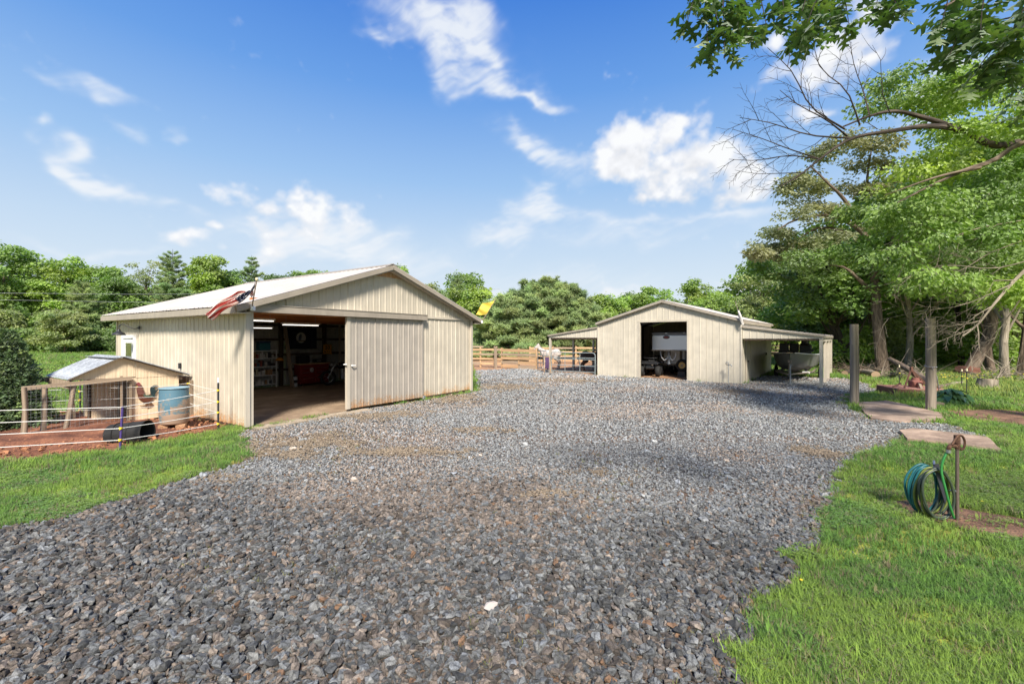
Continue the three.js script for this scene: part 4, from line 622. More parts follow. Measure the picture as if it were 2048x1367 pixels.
// the wood on the right: trunks one can tell apart
broadTree('dark leaning tree with a low spreading crown beside the lean-to', XZ(1682, 30), { h: 10.2, R: 4.3, green: 'mid', kind: 'mid', n: 1000, gap: 0.42, seed: 71, tr: 0.42, bark: M.barkDark, base: 0.34, lean: [-1.6, 0], lobes: 20, scale: 1.25 });
broadTree('medium green tree spreading over the lean-to roof', XZ(1620, 37), { h: 9.4, R: 4.0, green: 'mid', kind: 'mid', n: 1300, seed: 72, tr: 0.2, base: 0.25, scale: 1.35 });
const WG = 'trees of the wood on the right';
[[1735, 33, 11, 3.6, 'fresh', 0.16], [1812, 28, 13, 3.6, 'mid', 0.22], [1850, 36, 13, 4, 'fresh', 0.2], [1925, 32, 15, 4, 'mid', 0.2], [1985, 26, 13, 3.4, 'fresh', 0.24], [2012, 22.5, 13, 3.6, 'mid', 0.2], [2045, 24, 14, 3.6, 'fresh', 0.28], [1790, 42, 14, 4.5, 'mid', 0.2], [1890, 45, 16, 4.5, 'deep', 0.2], [1960, 44, 16, 4.5, 'mid', 0.2], [2110, 26, 14, 4, 'mid', 0.25], [1705, 46, 13, 4.5, 'mid', 0.2], [1655, 50, 12, 4, 'fresh', 0.2], [2060, 40, 16, 4.6, 'fresh', 0.2], [2190, 30, 16, 4.6, 'deep', 0.25]].forEach(([px, d, h, R, g, tr], i) => broadTree(i === 1 ? 'pale slender trunk right of the big oak in the wood' : 'woodland tree with straight trunk and green crown', XZ(px, d), { h, R, green: g, kind: d < 30 ? 'mid' : 'far', n: d < 30 ? 900 : 480, gap: 0.36, seed: 100 + i, tr, bark: i === 1 || i === 5 ? M.barkPale : i % 2 ? M.barkDark : M.bark, base: 0.38, group: WG, scale: d < 30 ? 1.25 : 0.95, lobes: 24 }));
for (let i = 0; i < 30; i++) { const px = 1660 + i * 16.5, d = 31 + (i * 13) % 19; shrub('leafy undergrowth between the trunks of the wood', XZ(px, d), { h: 2.0 + (i * 7) % 5 * 0.8, R: 1.7, n: 230, kind: 'mid', green: ['bright', 'bright', 'pale', 'bright'][i % 4], seed: 140 + i, group: 'undergrowth of the wood', scale: 1.15 }); }
for (let i = 0; i < 14; i++) { const px = 1530 + i * 56, d = 60 + (i * 7) % 18; broadTree('distant tree deep inside the wood', XZ(px, d), { h: 14 + (i * 5) % 4, R: 5, green: i % 2 ? 'mid' : 'fresh', seed: 260 + i, n: 460, base: 0.06, scale: 1.3, group: 'distant trees of the wood', gap: 0.22 }); }

// the big grey-green oak behind the two posts, its limbs told apart
{
  const t = thing('oak_tree', 'tall oak with grey bark and olive crown reaching over the lean-to', 'tree', XZ(1766, 26.6), 0), o = t.position, d0 = 26.6, r = rng(501), q = (px, py, d = d0) => at(px, py, d).sub(o);
  part('trunk', limb([V(0, -0.1, 0), q(1760, 690), q(1755, 640), q(1752, 590), q(1748, 540), q(1738, 500), q(1728, 462)], 0.36, 0.16, 16, 10, 0.07, r), M.bark, t);
  const limbs = [[[1750, 560], [1780, 500], [1795, 440], [1790, 360]], [[1728, 465], [1700, 445], [1650, 430], [1590, 440], [1540, 470]], [[1735, 490], [1740, 430], [1735, 360], [1745, 290]], [[1728, 465], [1690, 400], [1650, 360], [1620, 330]], [[1752, 590], [1720, 560], [1690, 535], [1660, 530]], [[1745, 520], [1700, 470], [1640, 455], [1580, 490]]];
  limbs.forEach((l, i) => part('limb', limb(l.map(([x, y], k) => q(x, y, d0 + (i % 3 - 1) * 0.9 * k / 3)), 0.17, 0.03, 9, 6, 0.06, r), M.bark, t));
  const lob = [[1545, 478, 34, 22], [1590, 440, 40, 26], [1640, 430, 46, 26], [1570, 500, 36, 18], [1600, 375, 40, 30], [1640, 330, 44, 34], [1690, 300, 46, 34], [1745, 290, 44, 32], [1690, 370, 46, 34], [1735, 350, 50, 36], [1785, 350, 46, 40], [1660, 480, 40, 20], [1520, 500, 20, 14], [1800, 430, 40, 40], [1600, 520, 36, 22], [1650, 545, 40, 22]];
  const items = []; lob.forEach(([x, y, rx, ry], j) => { const c = q(x, y, d0 + (r() - 0.5) * 2.6), A = rx / FOCAL * d0, B = ry / FOCAL * d0, hue = tint(r, j > 13 ? GREENS.mid : GREENS.olive, 0.35); for (let i = 0; i < 80 * A * B + 40; i++) { const u = r() * 2 - 1, a = r() * 6.283, k = Math.sqrt(1 - u * u), e = 0.5 + 0.55 * Math.sqrt(r()); const p = V(c.x + Math.cos(a) * k * e * A, c.y + u * e * B, c.z + Math.sin(a) * k * e * A); if (vnoise(p.x * 1.5 + 9, p.y * 2.3 + p.z) < 0.5) continue; items.push({ p, ry: r() * 6.28, rx: (r() - 0.5) * 0.8, rz: (r() - 0.5) * 0.8, s: 0.65 + 0.5 * r(), c: hue.clone().multiplyScalar(0.75 + 0.5 * r()) }); } });
  foliage(t, 'crown', SPRAY.mid, M.leaf, items);
}
// near maple whose trunk stands outside the picture on the right; green sprays and dead lower branches reach in
const twigList = [];
function twigs(out, a, b, r0, r, depth, bend = 0.12) { // a crooked twig from a to b with side shoots
  const d = b.clone().sub(a), L = d.length(), side = d.clone().cross(V(0, 0, 1)).normalize(), j = () => (r() - 0.5) * L * bend, m1 = a.clone().lerp(b, 0.35).addScaledVector(side, j()).add(V(0, 0, j())), m2 = a.clone().lerp(b, 0.7).addScaledVector(side, j()).add(V(0, 0, j()));
  out.push(limb([a, m1, m2, b], r0, Math.max(0.0022, r0 * 0.25), depth > 1 ? 7 : 4, depth > 1 ? 6 : 4, 0.05, r));
  if (depth > 0) { const n = depth > 1 ? 7 : 5; for (let i = 0; i < n; i++) { const t = 0.18 + 0.8 * (i + r() * 0.6) / n, s = t < 0.35 ? a.clone().lerp(m1, t / 0.35) : t < 0.7 ? m1.clone().lerp(m2, (t - 0.35) / 0.35) : m2.clone().lerp(b, (t - 0.7) / 0.3), sg = i % 2 ? 1 : -1, e = s.clone().addScaledVector(d, (0.22 + 0.2 * r()) * (1.1 - t * 0.5)).addScaledVector(side, sg * L * (0.10 + 0.16 * r())).add(V(0, 0, (r() - 0.5) * L * 0.25)); twigs(out, s, e, r0 * 0.45, r, depth - 1, bend); } }
}
{
  const o = V(14.2, 0, -10.2), t = thing('maple_tree', 'spreading maple with bright sprays and bare dead branches reaching over the drive', 'tree', o, 0), r = rng(909), q = (px, py, d) => at(px, py, d).sub(o);
  part('trunk', limb([V(0, -0.1, 0), V(0.1, 2.5, 0), V(-0.1, 5, 0.1), V(0, 7.5, 0.2), V(0.2, 10, 0)], 0.36, 0.12, 14, 10, 0.06, r), M.barkDark, t);
  const L1 = [q(2260, 270, 10.2), q(2080, 278, 10), q(1985, 290, 9.8), q(1930, 262, 9.6), q(1860, 252, 9.4), q(1780, 262, 9.2), q(1700, 278, 9.1), q(1640, 318, 9.0), q(1600, 350, 9.0), q(1562, 372, 9.0)];
  part('limb', limb(L1, 0.13, 0.012, 34, 8, 0.08, r), M.barkDark, t);
  part('limb', limb([q(1925, 262, 9.6), q(1860, 238, 9.5), q(1790, 222, 9.4), q(1740, 232, 9.3), q(1682, 255, 9.3)], 0.07, 0.014, 16, 7, 0.08, r), M.barkDark, t);
  part('limb', limb([q(2250, 300, 10), q(2048, 285, 9.5), q(1985, 322, 9.3), q(1930, 340, 9.2), q(1860, 372, 9), q(1795, 405, 8.9)], 0.11, 0.012, 22, 8, 0.08, r), M.bark, t);
  part('limb', limb([q(1960, 335, 9.2), q(1880, 352, 9.0), q(1770, 390, 8.8)], 0.04, 0.008, 12, 6, 0.08, r), M.bark, t);
  part('limb', limb([q(2220, 430, 10), q(2100, 500, 9.6), q(2030, 560, 9.3), q(1985, 612, 9.2), q(1955, 650, 9.2), q(1925, 672, 9.2)], 0.075, 0.015, 22, 7, 0.08, r), M.barkPale, t);
  const dead = [];
  for (const [ax, ay, bx, by, r0, dep] of [[1700, 276, 1480, 235, 0.020, 2], [1695, 272, 1560, 180, 0.020, 2], [1690, 258, 1535, 95, 0.020, 2], [1640, 318, 1465, 258, 0.016, 2], [1640, 318, 1458, 318, 0.016, 2], [1610, 345, 1470, 340, 0.012, 2], [1720, 250, 1625, 70, 0.018, 2], [1740, 232, 1700, 80, 0.016, 2], [1780, 225, 1745, 90, 0.014, 1], [1755, 258, 1715, 235, 0.012, 1], [1565, 370, 1500, 385, 0.006, 1], [1600, 350, 1540, 392, 0.007, 1]]) twigs(dead, q(ax, ay, 9.1), q(bx, by, 8.9 + r() * 0.5), r0, r, dep);
  part('dead_twigs', join(dead), M.barkDark, t).userData.kind = 'stuff';
  const low = [];
  for (const [ax, ay, bx, by] of [[1985, 612, 1905, 668], [1965, 640, 1830, 655], [1950, 655, 1865, 690], [2030, 560, 1850, 600], [2060, 520, 1800, 560], [2048, 440, 1790, 520], [2040, 600, 1985, 690], [2048, 480, 1880, 560], [1955, 650, 1960, 700], [2020, 570, 1760, 640]]) twigs(low, q(ax, ay, 9.2), q(bx, by, 8.6 + r()), 0.014, r, 2);
  part('bare_twigs', join(low), M.barkPale, t).userData.kind = 'stuff';
  const lob = [[1985, 250, 70, 34], [1900, 300, 60, 40], [2000, 330, 80, 40], [1830, 350, 60, 40], [1940, 400, 80, 46], [2030, 430, 70, 50], [1840, 430, 70, 40], [1790, 420, 50, 40], [1900, 480, 80, 40], [1990, 520, 80, 46], [1820, 500, 60, 40], [1880, 200, 70, 36], [1800, 180, 60, 30], [1960, 170, 70, 40], [1870, 560, 60, 26], [1960, 570, 60, 28], [2050, 580, 50, 30], [1730, 430, 36, 30], [2100, 350, 80, 90], [2160, 500, 80, 100], [2120, 200, 90, 80], [1745, 200, 40, 26], [1720, 490, 36, 30]];
  const items = []; lob.forEach(([x, y, rx, ry]) => { const dd = 9.0 + r() * 3.4, c = q(x, y, dd), A = rx / FOCAL * dd, B = ry / FOCAL * dd, hue = tint(r, r() < 0.35 ? GREENS.bright : r() < 0.6 ? GREENS.fresh : GREENS.mid, 0.3), thin = x < 1830 && y < 240 ? 0.35 : 1; for (let i = 0; i < (150 * A * B + 40) * 1.5 * thin; i++) { const u = r() * 2 - 1, a = r() * 6.283, k = Math.sqrt(1 - u * u), e = 0.35 + 0.75 * Math.sqrt(r()); const p = V(c.x + Math.cos(a) * k * e * A, c.y + u * e * B, c.z + Math.sin(a) * k * e * A * 1.3); if (vnoise(p.x * 2.2 + 9, p.y * 3.2 + p.z * 1.3) < 0.42) continue; items.push({ p, ry: r() * 6.28, rx: (r() - 0.5) * 0.5, rz: (r() - 0.5) * 0.5, s: 0.75 + 0.5 * r(), c: hue.clone().multiplyScalar(0.8 + 0.4 * r()) }); } });
  foliage(t, 'crown', SPRAY.near, M.leaf, items);
}
// the oak over the camera: lobed leaves hang into the picture, the rest of its crown shades the lawn
{
  const lobed = (() => { const s = new THREE.Shape(); const half = [[0.004, 0], [0.010, 0.22], [0.16, 0.20], [0.28, 0.30], [0.20, 0.33], [0.06, 0.40], [0.07, 0.46], [0.30, 0.50], [0.40, 0.66], [0.26, 0.64], [0.08, 0.66], [0.09, 0.72], [0.22, 0.80], [0.20, 0.90], [0.09, 0.86], [0.0, 1.04]]; half.forEach(([x, y], i) => i ? s.lineTo(x, y) : s.moveTo(x, y)); [...half].reverse().slice(1).forEach(([x, y]) => s.lineTo(-x, y)); const g = new THREE.ShapeGeometry(s), p = g.attributes.position; for (let i = 0; i < p.count; i++) p.setZ(i, Math.abs(p.getX(i)) * 0.35 - p.getY(i) * p.getY(i) * 0.18); g.rotateX(Math.PI); return g.scale(0.145, 0.145, 0.145).toNonIndexed(); })();
  lobed.deleteAttribute('normal'); lobed.deleteAttribute('uv');
  const o = V(8.6, 0, 1.2), t = thing('overhanging_oak', 'oak whose lobed dark green leaves hang into view from above', 'tree', o, 0), r = rng(444), q = (px, py, d) => at(px, py, d).sub(o);
  part('trunk', limb([V(0, -0.1, 0), V(0.1, 2.5, 0), V(-0.1, 5, -0.2), V(-0.2, 8, -0.3)], 0.42, 0.2, 12, 10, 0.06, r), M.bark, t);
  part('limb', limb([V(-0.1, 5, -0.2), V(-3, 6.4, -1.4), V(-5.6, 6.2, -2.8), V(-6.6, 5.4, -4.0)], 0.16, 0.03, 14, 7, 0.06, r), M.bark, t);
  part('limb', limb([V(-0.1, 4.6, -0.2), V(-1.8, 5.6, -2.2), V(-3.6, 5.2, -4.0), V(-5.2, 4.7, -4.7)], 0.14, 0.02, 14, 7, 0.06, r), M.bark, t);
  const mats = [0, 1, 2, 3].map((k) => { const m = M.leaf.clone(); m.roughness = 0.8; m.color = LIN(...[[0.065, 0.145, 0.018], [0.085, 0.175, 0.02], [0.12, 0.20, 0.024], [0.05, 0.115, 0.018]][k]); return m; });
  // twigs with their leaves: [px, py of the twig's root, px, py of its tip, depth, leaves]
  const tw = [[1400, -70, 1375, 45, 3.2, 22], [1430, -80, 1440, 70, 3.15, 26], [1445, -60, 1450, 120, 3.1, 24], [1480, -70, 1500, 60, 3.3, 22], [1420, -60, 1415, 100, 3.25, 16], [1460, -70, 1475, 75, 3.2, 20], [1500, -60, 1535, 60, 3.35, 10], [1620, -70, 1590, 70, 3.3, 24], [1650, -80, 1620, 85, 3.2, 24], [1680, -70, 1660, 50, 3.3, 22], [1710, -80, 1700, 60, 3.25, 22], [1740, -70, 1750, 30, 3.4, 16], [1590, -60, 1570, 30, 3.3, 14], [1780, -70, 1800, 20, 3.3, 18], [1660, -30, 1615, 45, 3.1, 16],
    [1900, -60, 1880, 60, 3.0, 26], [1960, -60, 1900, 110, 3.0, 28], [2000, -60, 1960, 90, 2.9, 30], [2060, -40, 1985, 130, 2.9, 30], [2100, 0, 2010, 160, 2.9, 28], [2120, 60, 2035, 190, 2.85, 24], [2080, -40, 2030, 80, 2.8, 26], [2090, 20, 1935, 165, 3.0, 26], [2050, -30, 1920, 60, 3.1, 24], [2040, 30, 1870, 120, 3.1, 18], [2130, 100, 2050, 230, 3.0, 18]];
  const shoots = [], spots = [];
  for (const [ax, ay, bx, by, d, n] of tw) {
    const a = q(ax, ay, d + 0.2), b = q(bx, by, d - 0.05), m = a.clone().lerp(b, 0.5).add(V((r() - 0.5) * 0.1, 0.05, (r() - 0.5) * 0.15)), c = new THREE.CatmullRomCurve3([a, m, b]);
    shoots.push(limb([a, m, b], 0.007, 0.002, 8, 5, 0.05, r));
    for (let i = 0; i < n; i++) { const s = 0.15 + 0.85 * Math.sqrt((i + r()) / n), p = c.getPoint(s), dir = r() * 6.28, p2 = p.clone().add(V(Math.cos(dir) * 0.05 * r(), -0.03 * r(), Math.sin(dir) * 0.05 * r())); spots.push({ p: p2, dir, tilt: 0.35 + 0.95 * r(), roll: (r() - 0.5) * 1.4, s: 0.75 + 0.5 * r(), k: Math.floor(r() * 4) }); }
  }
  part('twigs', join(shoots), M.barkDark, t).userData.kind = 'stuff';
  const mtx = (sp) => { const e = new THREE.Euler(-Math.PI / 2 + sp.tilt, sp.dir, sp.roll, 'YXZ'), m = new THREE.Matrix4(); m.compose(sp.p, new THREE.Quaternion().setFromEuler(e), V(sp.s, sp.s, sp.s)); return m; };
  spots.sort((a, b) => b.p.z - a.p.z);
  const step = Math.max(1, Math.ceil(spots.length / 300)), rest = [];
  spots.forEach((sp, i) => { if (i < 300) { const m = part('leaf', lobed, mats[sp.k], t); m.applyMatrix4(mtx(sp)); } else rest.push(sp); });
  // the crown overhead and behind
  for (let i = 0; i < 700; i++) { const a = r() * 6.283, k = Math.sqrt(r()), x = -2.6 + Math.cos(a) * 3.6 * k, z = 2.0 + Math.sin(a) * 4.0 * k, y = 5.4 + 3.2 * r(); if (vnoise(x * 1.1 + 5, z * 1.1) < 0.36) continue; const wx = x + o.x, wz = z + o.z, wy = y; if (-wz > 0.6 && (wy - EYE) / -wz < 0.98) continue; rest.push({ p: V(x, y, z), dir: r() * 6.28, tilt: 0.3 + r(), roll: (r() - 0.5), s: 1.5 + r(), k: 0 }); }
  const im = new THREE.InstancedMesh(lobed, M.leaf, rest.length); im.name = 'crown'; im.userData.kind = 'stuff'; im.castShadow = im.receiveShadow = true; rest.forEach((sp, i) => { im.setMatrixAt(i, mtx(sp)); im.setColorAt(i, mats[sp.k].color); }); t.add(im);
  console.log('oak leaves', spots.length, rest.length);
}
console.log('sprays', nSprays);

// ---------- chicken coop, pen, fence ----------
{
  const L0 = V(-9.82, 0, -9.88), turn = barnA.turn, c = thing('chicken_coop', 'small tan plywood chicken coop with metal roof beside the barn', 'coop', L0, turn);
  const W = 2.2, RX = 0.88, EV = 1.19, RD = 1.66, DEP = 1.7, y0 = 0.1;   // local x along the front, z out
  const top = (x) => x < RX ? lerp(EV, RD, x / RX) : lerp(RD, EV - 0.03, (x - RX) / (W - RX));
  const panel = (x0, x1, yb, yt, z) => ribSheet(x0, x1, yb, yt, 0.203, -0.004, 0).translate(0, 0, z);
  const back = (g) => g;
  part('gable_panel', panel(0.0, 1.16, () => EV - 0.03, (x) => top(x) - 0.02, 0), M.plyTan, c);
  part('gable_panel', panel(1.163, W - 0.03, () => EV - 0.06, (x) => top(x) - 0.02, 0.004), M.plyTan, c);
  part('wall_panel', panel(1.03, 2.05, () => y0, () => EV - 0.055, -0.004), M.plyTan, c);
  part('wall_panel', ribSheet(0, DEP - 0.75, () => y0, () => EV, 0.203, -0.004).rotateY(-Math.PI / 2).translate(0.62, 0, -DEP), M.plyTan, c);
  part('wall_panel', panel(0.62, 1.03, () => y0, () => EV, -0.75), M.plyTan, c);
  part('wall_panel', panel(0.62, W - 0.1, () => y0, (x) => top(x) - 0.03, -DEP), M.plyTan, c);
  part('wall_panel', ribSheet(0, DEP, () => y0, () => EV - 0.06, 0.203, 0.004).rotateY(Math.PI / 2).translate(2.05, 0, 0), M.plyTan, c);
  part('corner_post', span(1.0, 1.07, y0 - 0.1, EV - 0.07, -0.06, 0.02), M.boardGrey, c);
  part('corner_post', span(2.0, 2.06, y0 - 0.1, EV - 0.07, -0.07, 0.012), M.plyTan, c);
  for (const z of [-0.08, -DEP + 0.06]) part('rafter', beam(V(0, EV - 0.05, z), V(RX, RD - 0.06, z), 0.04, 0.06), M.oldWood, c);
  const slab = (x0, yA, x1, yB) => beam(V(x0, yA + 0.012, -DEP / 2 + 0.06), V(x1, yB + 0.012, -DEP / 2 + 0.06), DEP + 0.24, 0.02);
  M.tin = std([0.60, 0.63, 0.66], 0.45, { metalness: 0.1, map: grain });
  { const a = Math.atan((RD - EV) / RX), len = Math.hypot(RX + 0.06, RD - EV); for (let k = 0; k < 3; k++) { const g = ribSheet(0, 0.645, () => -len, () => 0, 0.1, 0.008); g.rotateX(-Math.PI / 2).rotateY(-Math.PI / 2).rotateZ(a); g.computeBoundingBox(); g.translate(RX, RD + 0.015 + k * 0.003, 0.12 - k * 0.62 - g.boundingBox.max.z); part('roof_sheet', g, M.tin, c); } }
  part('roof_slab', slab(RX, RD, W + 0.06, EV - 0.05), M.tin, c);
  part('ridge_cap', join([beam(V(RX - 0.1, RD - 0.02, 0.13), V(RX - 0.1, RD - 0.02, -DEP - 0.06), 0.2, 0.012), beam(V(RX + 0.09, RD - 0.01, 0.13), V(RX + 0.09, RD - 0.01, -DEP - 0.06), 0.2, 0.012)]), M.tin, c);
  for (const [a, b] of [[V(-0.05, EV - 0.005, 0.10), V(RX, RD + 0.0, 0.10)], [V(RX, RD, 0.10), V(W + 0.06, EV - 0.06, 0.10)]]) part('roof_edge', beam(a, b, 0.03, 0.022), M.dTrim, c);
  part('eave_board', span(-0.06, -0.02, EV - 0.15, EV - 0.03, -DEP - 0.03, 0.08), M.boardGrey, c);
  part('eave_board', span(2.06, 2.12, EV - 0.17, EV - 0.08, -DEP, 0.06), M.darkWood, c);
  part('nest_box_door', span(2.06, 2.09, 0.75, 1.0, -0.5, -0.15), M.red, c);
  // the run in front of it: rail, crooked posts, wire
  const run = thing('coop_run', 'open chicken run of crooked posts, a top rail and wire mesh beside the coop', 'chicken run', L0, turn);
  const rail = (x0, y, x1, y2, z, m = M.boardGrey) => part('rail', beam(V(x0, y, z), V(x1, y2, z), 0.045, 0.085), m, run);
  rail(-0.75, 1.06, 1.05, 1.14, 0.12); rail(-0.7, 1.10, 0.0, 1.12, -1.5); part('rail', beam(V(0.0, 1.02, 0.05), V(0.0, 1.02, -1.6), 0.05, 0.09), M.boardGrey, run);
  const r = rng(3);
  for (const [x, z, tilt, m, rad] of [[0.02, 0.06, 0.09, M.oldWood, 0.045], [-0.38, -0.1, 0.02, M.oldWood, 0.045], [0.32, -1.45, -0.06, M.boardGrey, 0.03], [0.58, -1.1, 0, M.darkWood, 0.035], [-0.72, 0.12, 0, M.oldWood, 0.045]]) part('post', limb([V(x - tilt * 1.4, 0, z), V(x - tilt * 0.6 + 0.02, 0.5, z), V(x + tilt * 0.4, 1.08, z)], rad * 1.15, rad, 6, 8, 0.1, r), m, run);
  const w = []; for (let x = -0.7; x < 1.02; x += 0.075) w.push(box(0.0025, 0.98, 0.0025, x, 0.6, 0.145)); for (let y = 0.15; y < 1.1; y += 0.075) w.push(box(1.75, 0.0025, 0.0025, 0.16, y, 0.147));
  part('wire_mesh', join(w), M.galv, run).userData.kind = 'stuff';
  const gt = part('mesh_gate', join([span(0.86, 0.90, 0.15, 1.2, 0.03, 0.07), span(1.03, 1.07, 0.15, 1.16, 0.03, 0.07)]), M.boardGrey, run); const w2 = []; for (let y = 0.25; y < 1.15; y += 0.085) w2.push(box(0.13, 0.004, 0.004, 0.965, y, 0.05)); for (let x = 0.93; x < 1.02; x += 0.04) w2.push(box(0.004, 1.0, 0.004, x, 0.66, 0.052)); part('gate_wire', join(w2), M.black, gt).userData.kind = 'stuff';
  // rooster of painted sheet metal on the coop wall
  const ro = thing('rooster_sign', 'painted sheet metal rooster cutout mounted on the coop wall', 'wall art', V(1.40, 0.62, 0.02).applyAxisAngle(V(0, 1, 0), turn).add(L0), turn);
  const cut = (pts, z = 0, t = 0.006) => { const s = new THREE.Shape(); s.moveTo(...pts[0]); s.splineThru(pts.slice(1).concat([pts[0]]).map((p) => new THREE.Vector2(...p))); return new THREE.ExtrudeGeometry(s, { depth: t, bevelEnabled: true, bevelSize: 0.003, bevelThickness: 0.003, bevelSegments: 1 }).translate(0, 0, z); };
  part('body', cut([[-0.20, 0.16], [-0.12, 0.09], [0, 0.07], [0.10, 0.11], [0.12, 0.0], [0.02, -0.10], [-0.08, -0.09], [-0.18, 0.0]]), std([0.11, 0.035, 0.018], 0.5), ro);
  part('neck', cut([[-0.20, 0.34], [-0.14, 0.33], [-0.11, 0.24], [-0.08, 0.12], [-0.19, 0.10], [-0.22, 0.20]], 0.007), std([0.16, 0.065, 0.05], 0.5), ro);
  part('comb', cut([[-0.24, 0.36], [-0.19, 0.40], [-0.15, 0.36], [-0.17, 0.32], [-0.21, 0.33]], 0.012), std([0.25, 0.06, 0.06], 0.5), ro);
  part('beak', cut([[-0.265, 0.29], [-0.21, 0.315], [-0.21, 0.28]], 0.012), std([0.5, 0.35, 0.1], 0.5), ro);
  part('wing', cut([[-0.10, 0.08], [0.04, 0.06], [0.10, 0.02], [-0.02, 0.01]], 0.012), std([0.06, 0.10, 0.07], 0.5), ro);
  part('tail', cut([[0.06, 0.08], [0.05, 0.24], [0.14, 0.30], [0.22, 0.27], [0.14, 0.25], [0.15, 0.18], [0.24, 0.20], [0.16, 0.12], [0.14, 0.0], [0.10, 0.02]], 0.007), std([0.015, 0.035, 0.04], 0.5), ro);
  part('foot', cut([[-0.06, -0.09], [-0.05, -0.17], [-0.16, -0.19], [-0.02, -0.20], [0.0, -0.17], [-0.03, -0.09]]), std([0.13, 0.06, 0.03], 0.5), ro);
  part('foot', cut([[0.0, -0.09], [0.03, -0.18], [-0.03, -0.23], [0.08, -0.20], [0.10, -0.17], [0.04, -0.09]]), std([0.13, 0.06, 0.03], 0.5), ro);
}
{ // blue plastic drum on blocks
  const p = V(-7.73, 0.0, -10.1), b = thing('plastic_drum', 'blue plastic drum caked with red clay standing on blocks', 'barrel', p.add(V(0.06, 0, 0)), 0.4); b.scale.set(0.92, 1, 0.92);
  const map = tex(512, 512, (u, v) => { const n = fbm(u * 7 + 3, v * 5, 5), s = fbm(u * 60, v * 40, 3), k = smooth(0.33, 0.62, n + (0.56 - v) * 0.55 + (s - 0.5) * 0.35 + (u > 0.55 && u < 0.8 ? -0.15 : 0.06)); return mixc([0.31, 0.44, 0.50], [0.62, 0.50, 0.41], k * 0.92); });
  part('body', new THREE.LatheGeometry([[0.001, 0.17], [0.27, 0.17], [0.295, 0.20], [0.308, 0.36], [0.312, 0.40], [0.305, 0.42], [0.318, 0.56], [0.318, 0.66], [0.308, 0.72], [0.314, 0.74], [0.306, 0.78], [0.300, 0.93], [0.295, 0.955]].map(([x, y]) => new THREE.Vector2(x, y)), 40), std(0xffffff, 0.55, { map }), b);
  part('lid', new THREE.LatheGeometry([[0.001, 0.945], [0.27, 0.945], [0.275, 0.965], [0.315, 0.968], [0.318, 0.985], [0.29, 0.99], [0.0011, 0.965]].map(([x, y]) => new THREE.Vector2(x, y)), 40), std([0.22, 0.34, 0.39], 0.45), b);
  for (const [x, z] of [[-0.18, 0.12], [0.18, 0.16], [0, -0.2]]) part('block', rbox(0.2, 0.15, 0.16, 0.012, x, 0.095, z), M.sandSoil, b);
}
{ // black rubber tub tipped on its side
  const p = onGround(215, 897), b = thing('rubber_tub', 'black rubber half barrel lying tipped in the red clay', 'tub', V(p.x - 0.03, -0.06, p.z - 0.5), 0.15);
  const s = new THREE.LatheGeometry([[0.001, 0], [0.19, 0.0], [0.21, 0.03], [0.225, 0.4], [0.235, 0.66], [0.245, 0.67], [0.245, 0.69], [0.222, 0.68], [0.21, 0.4], [0.195, 0.04], [0.0011, 0.03]].map(([x, y]) => new THREE.Vector2(x, y)), 36).rotateZ(-Math.PI / 2 + 0.06).translate(-0.34, 0.22, 0);
  part('shell', s, M.rubber, b); part('bands', join([0.16, 0.42].map((k) => new THREE.TorusGeometry(0.226, 0.009, 8, 36).rotateY(Math.PI / 2).rotateZ(0.06).translate(-0.34 + k, 0.22 + k * 0.06, 0))), M.rubber, b);
}
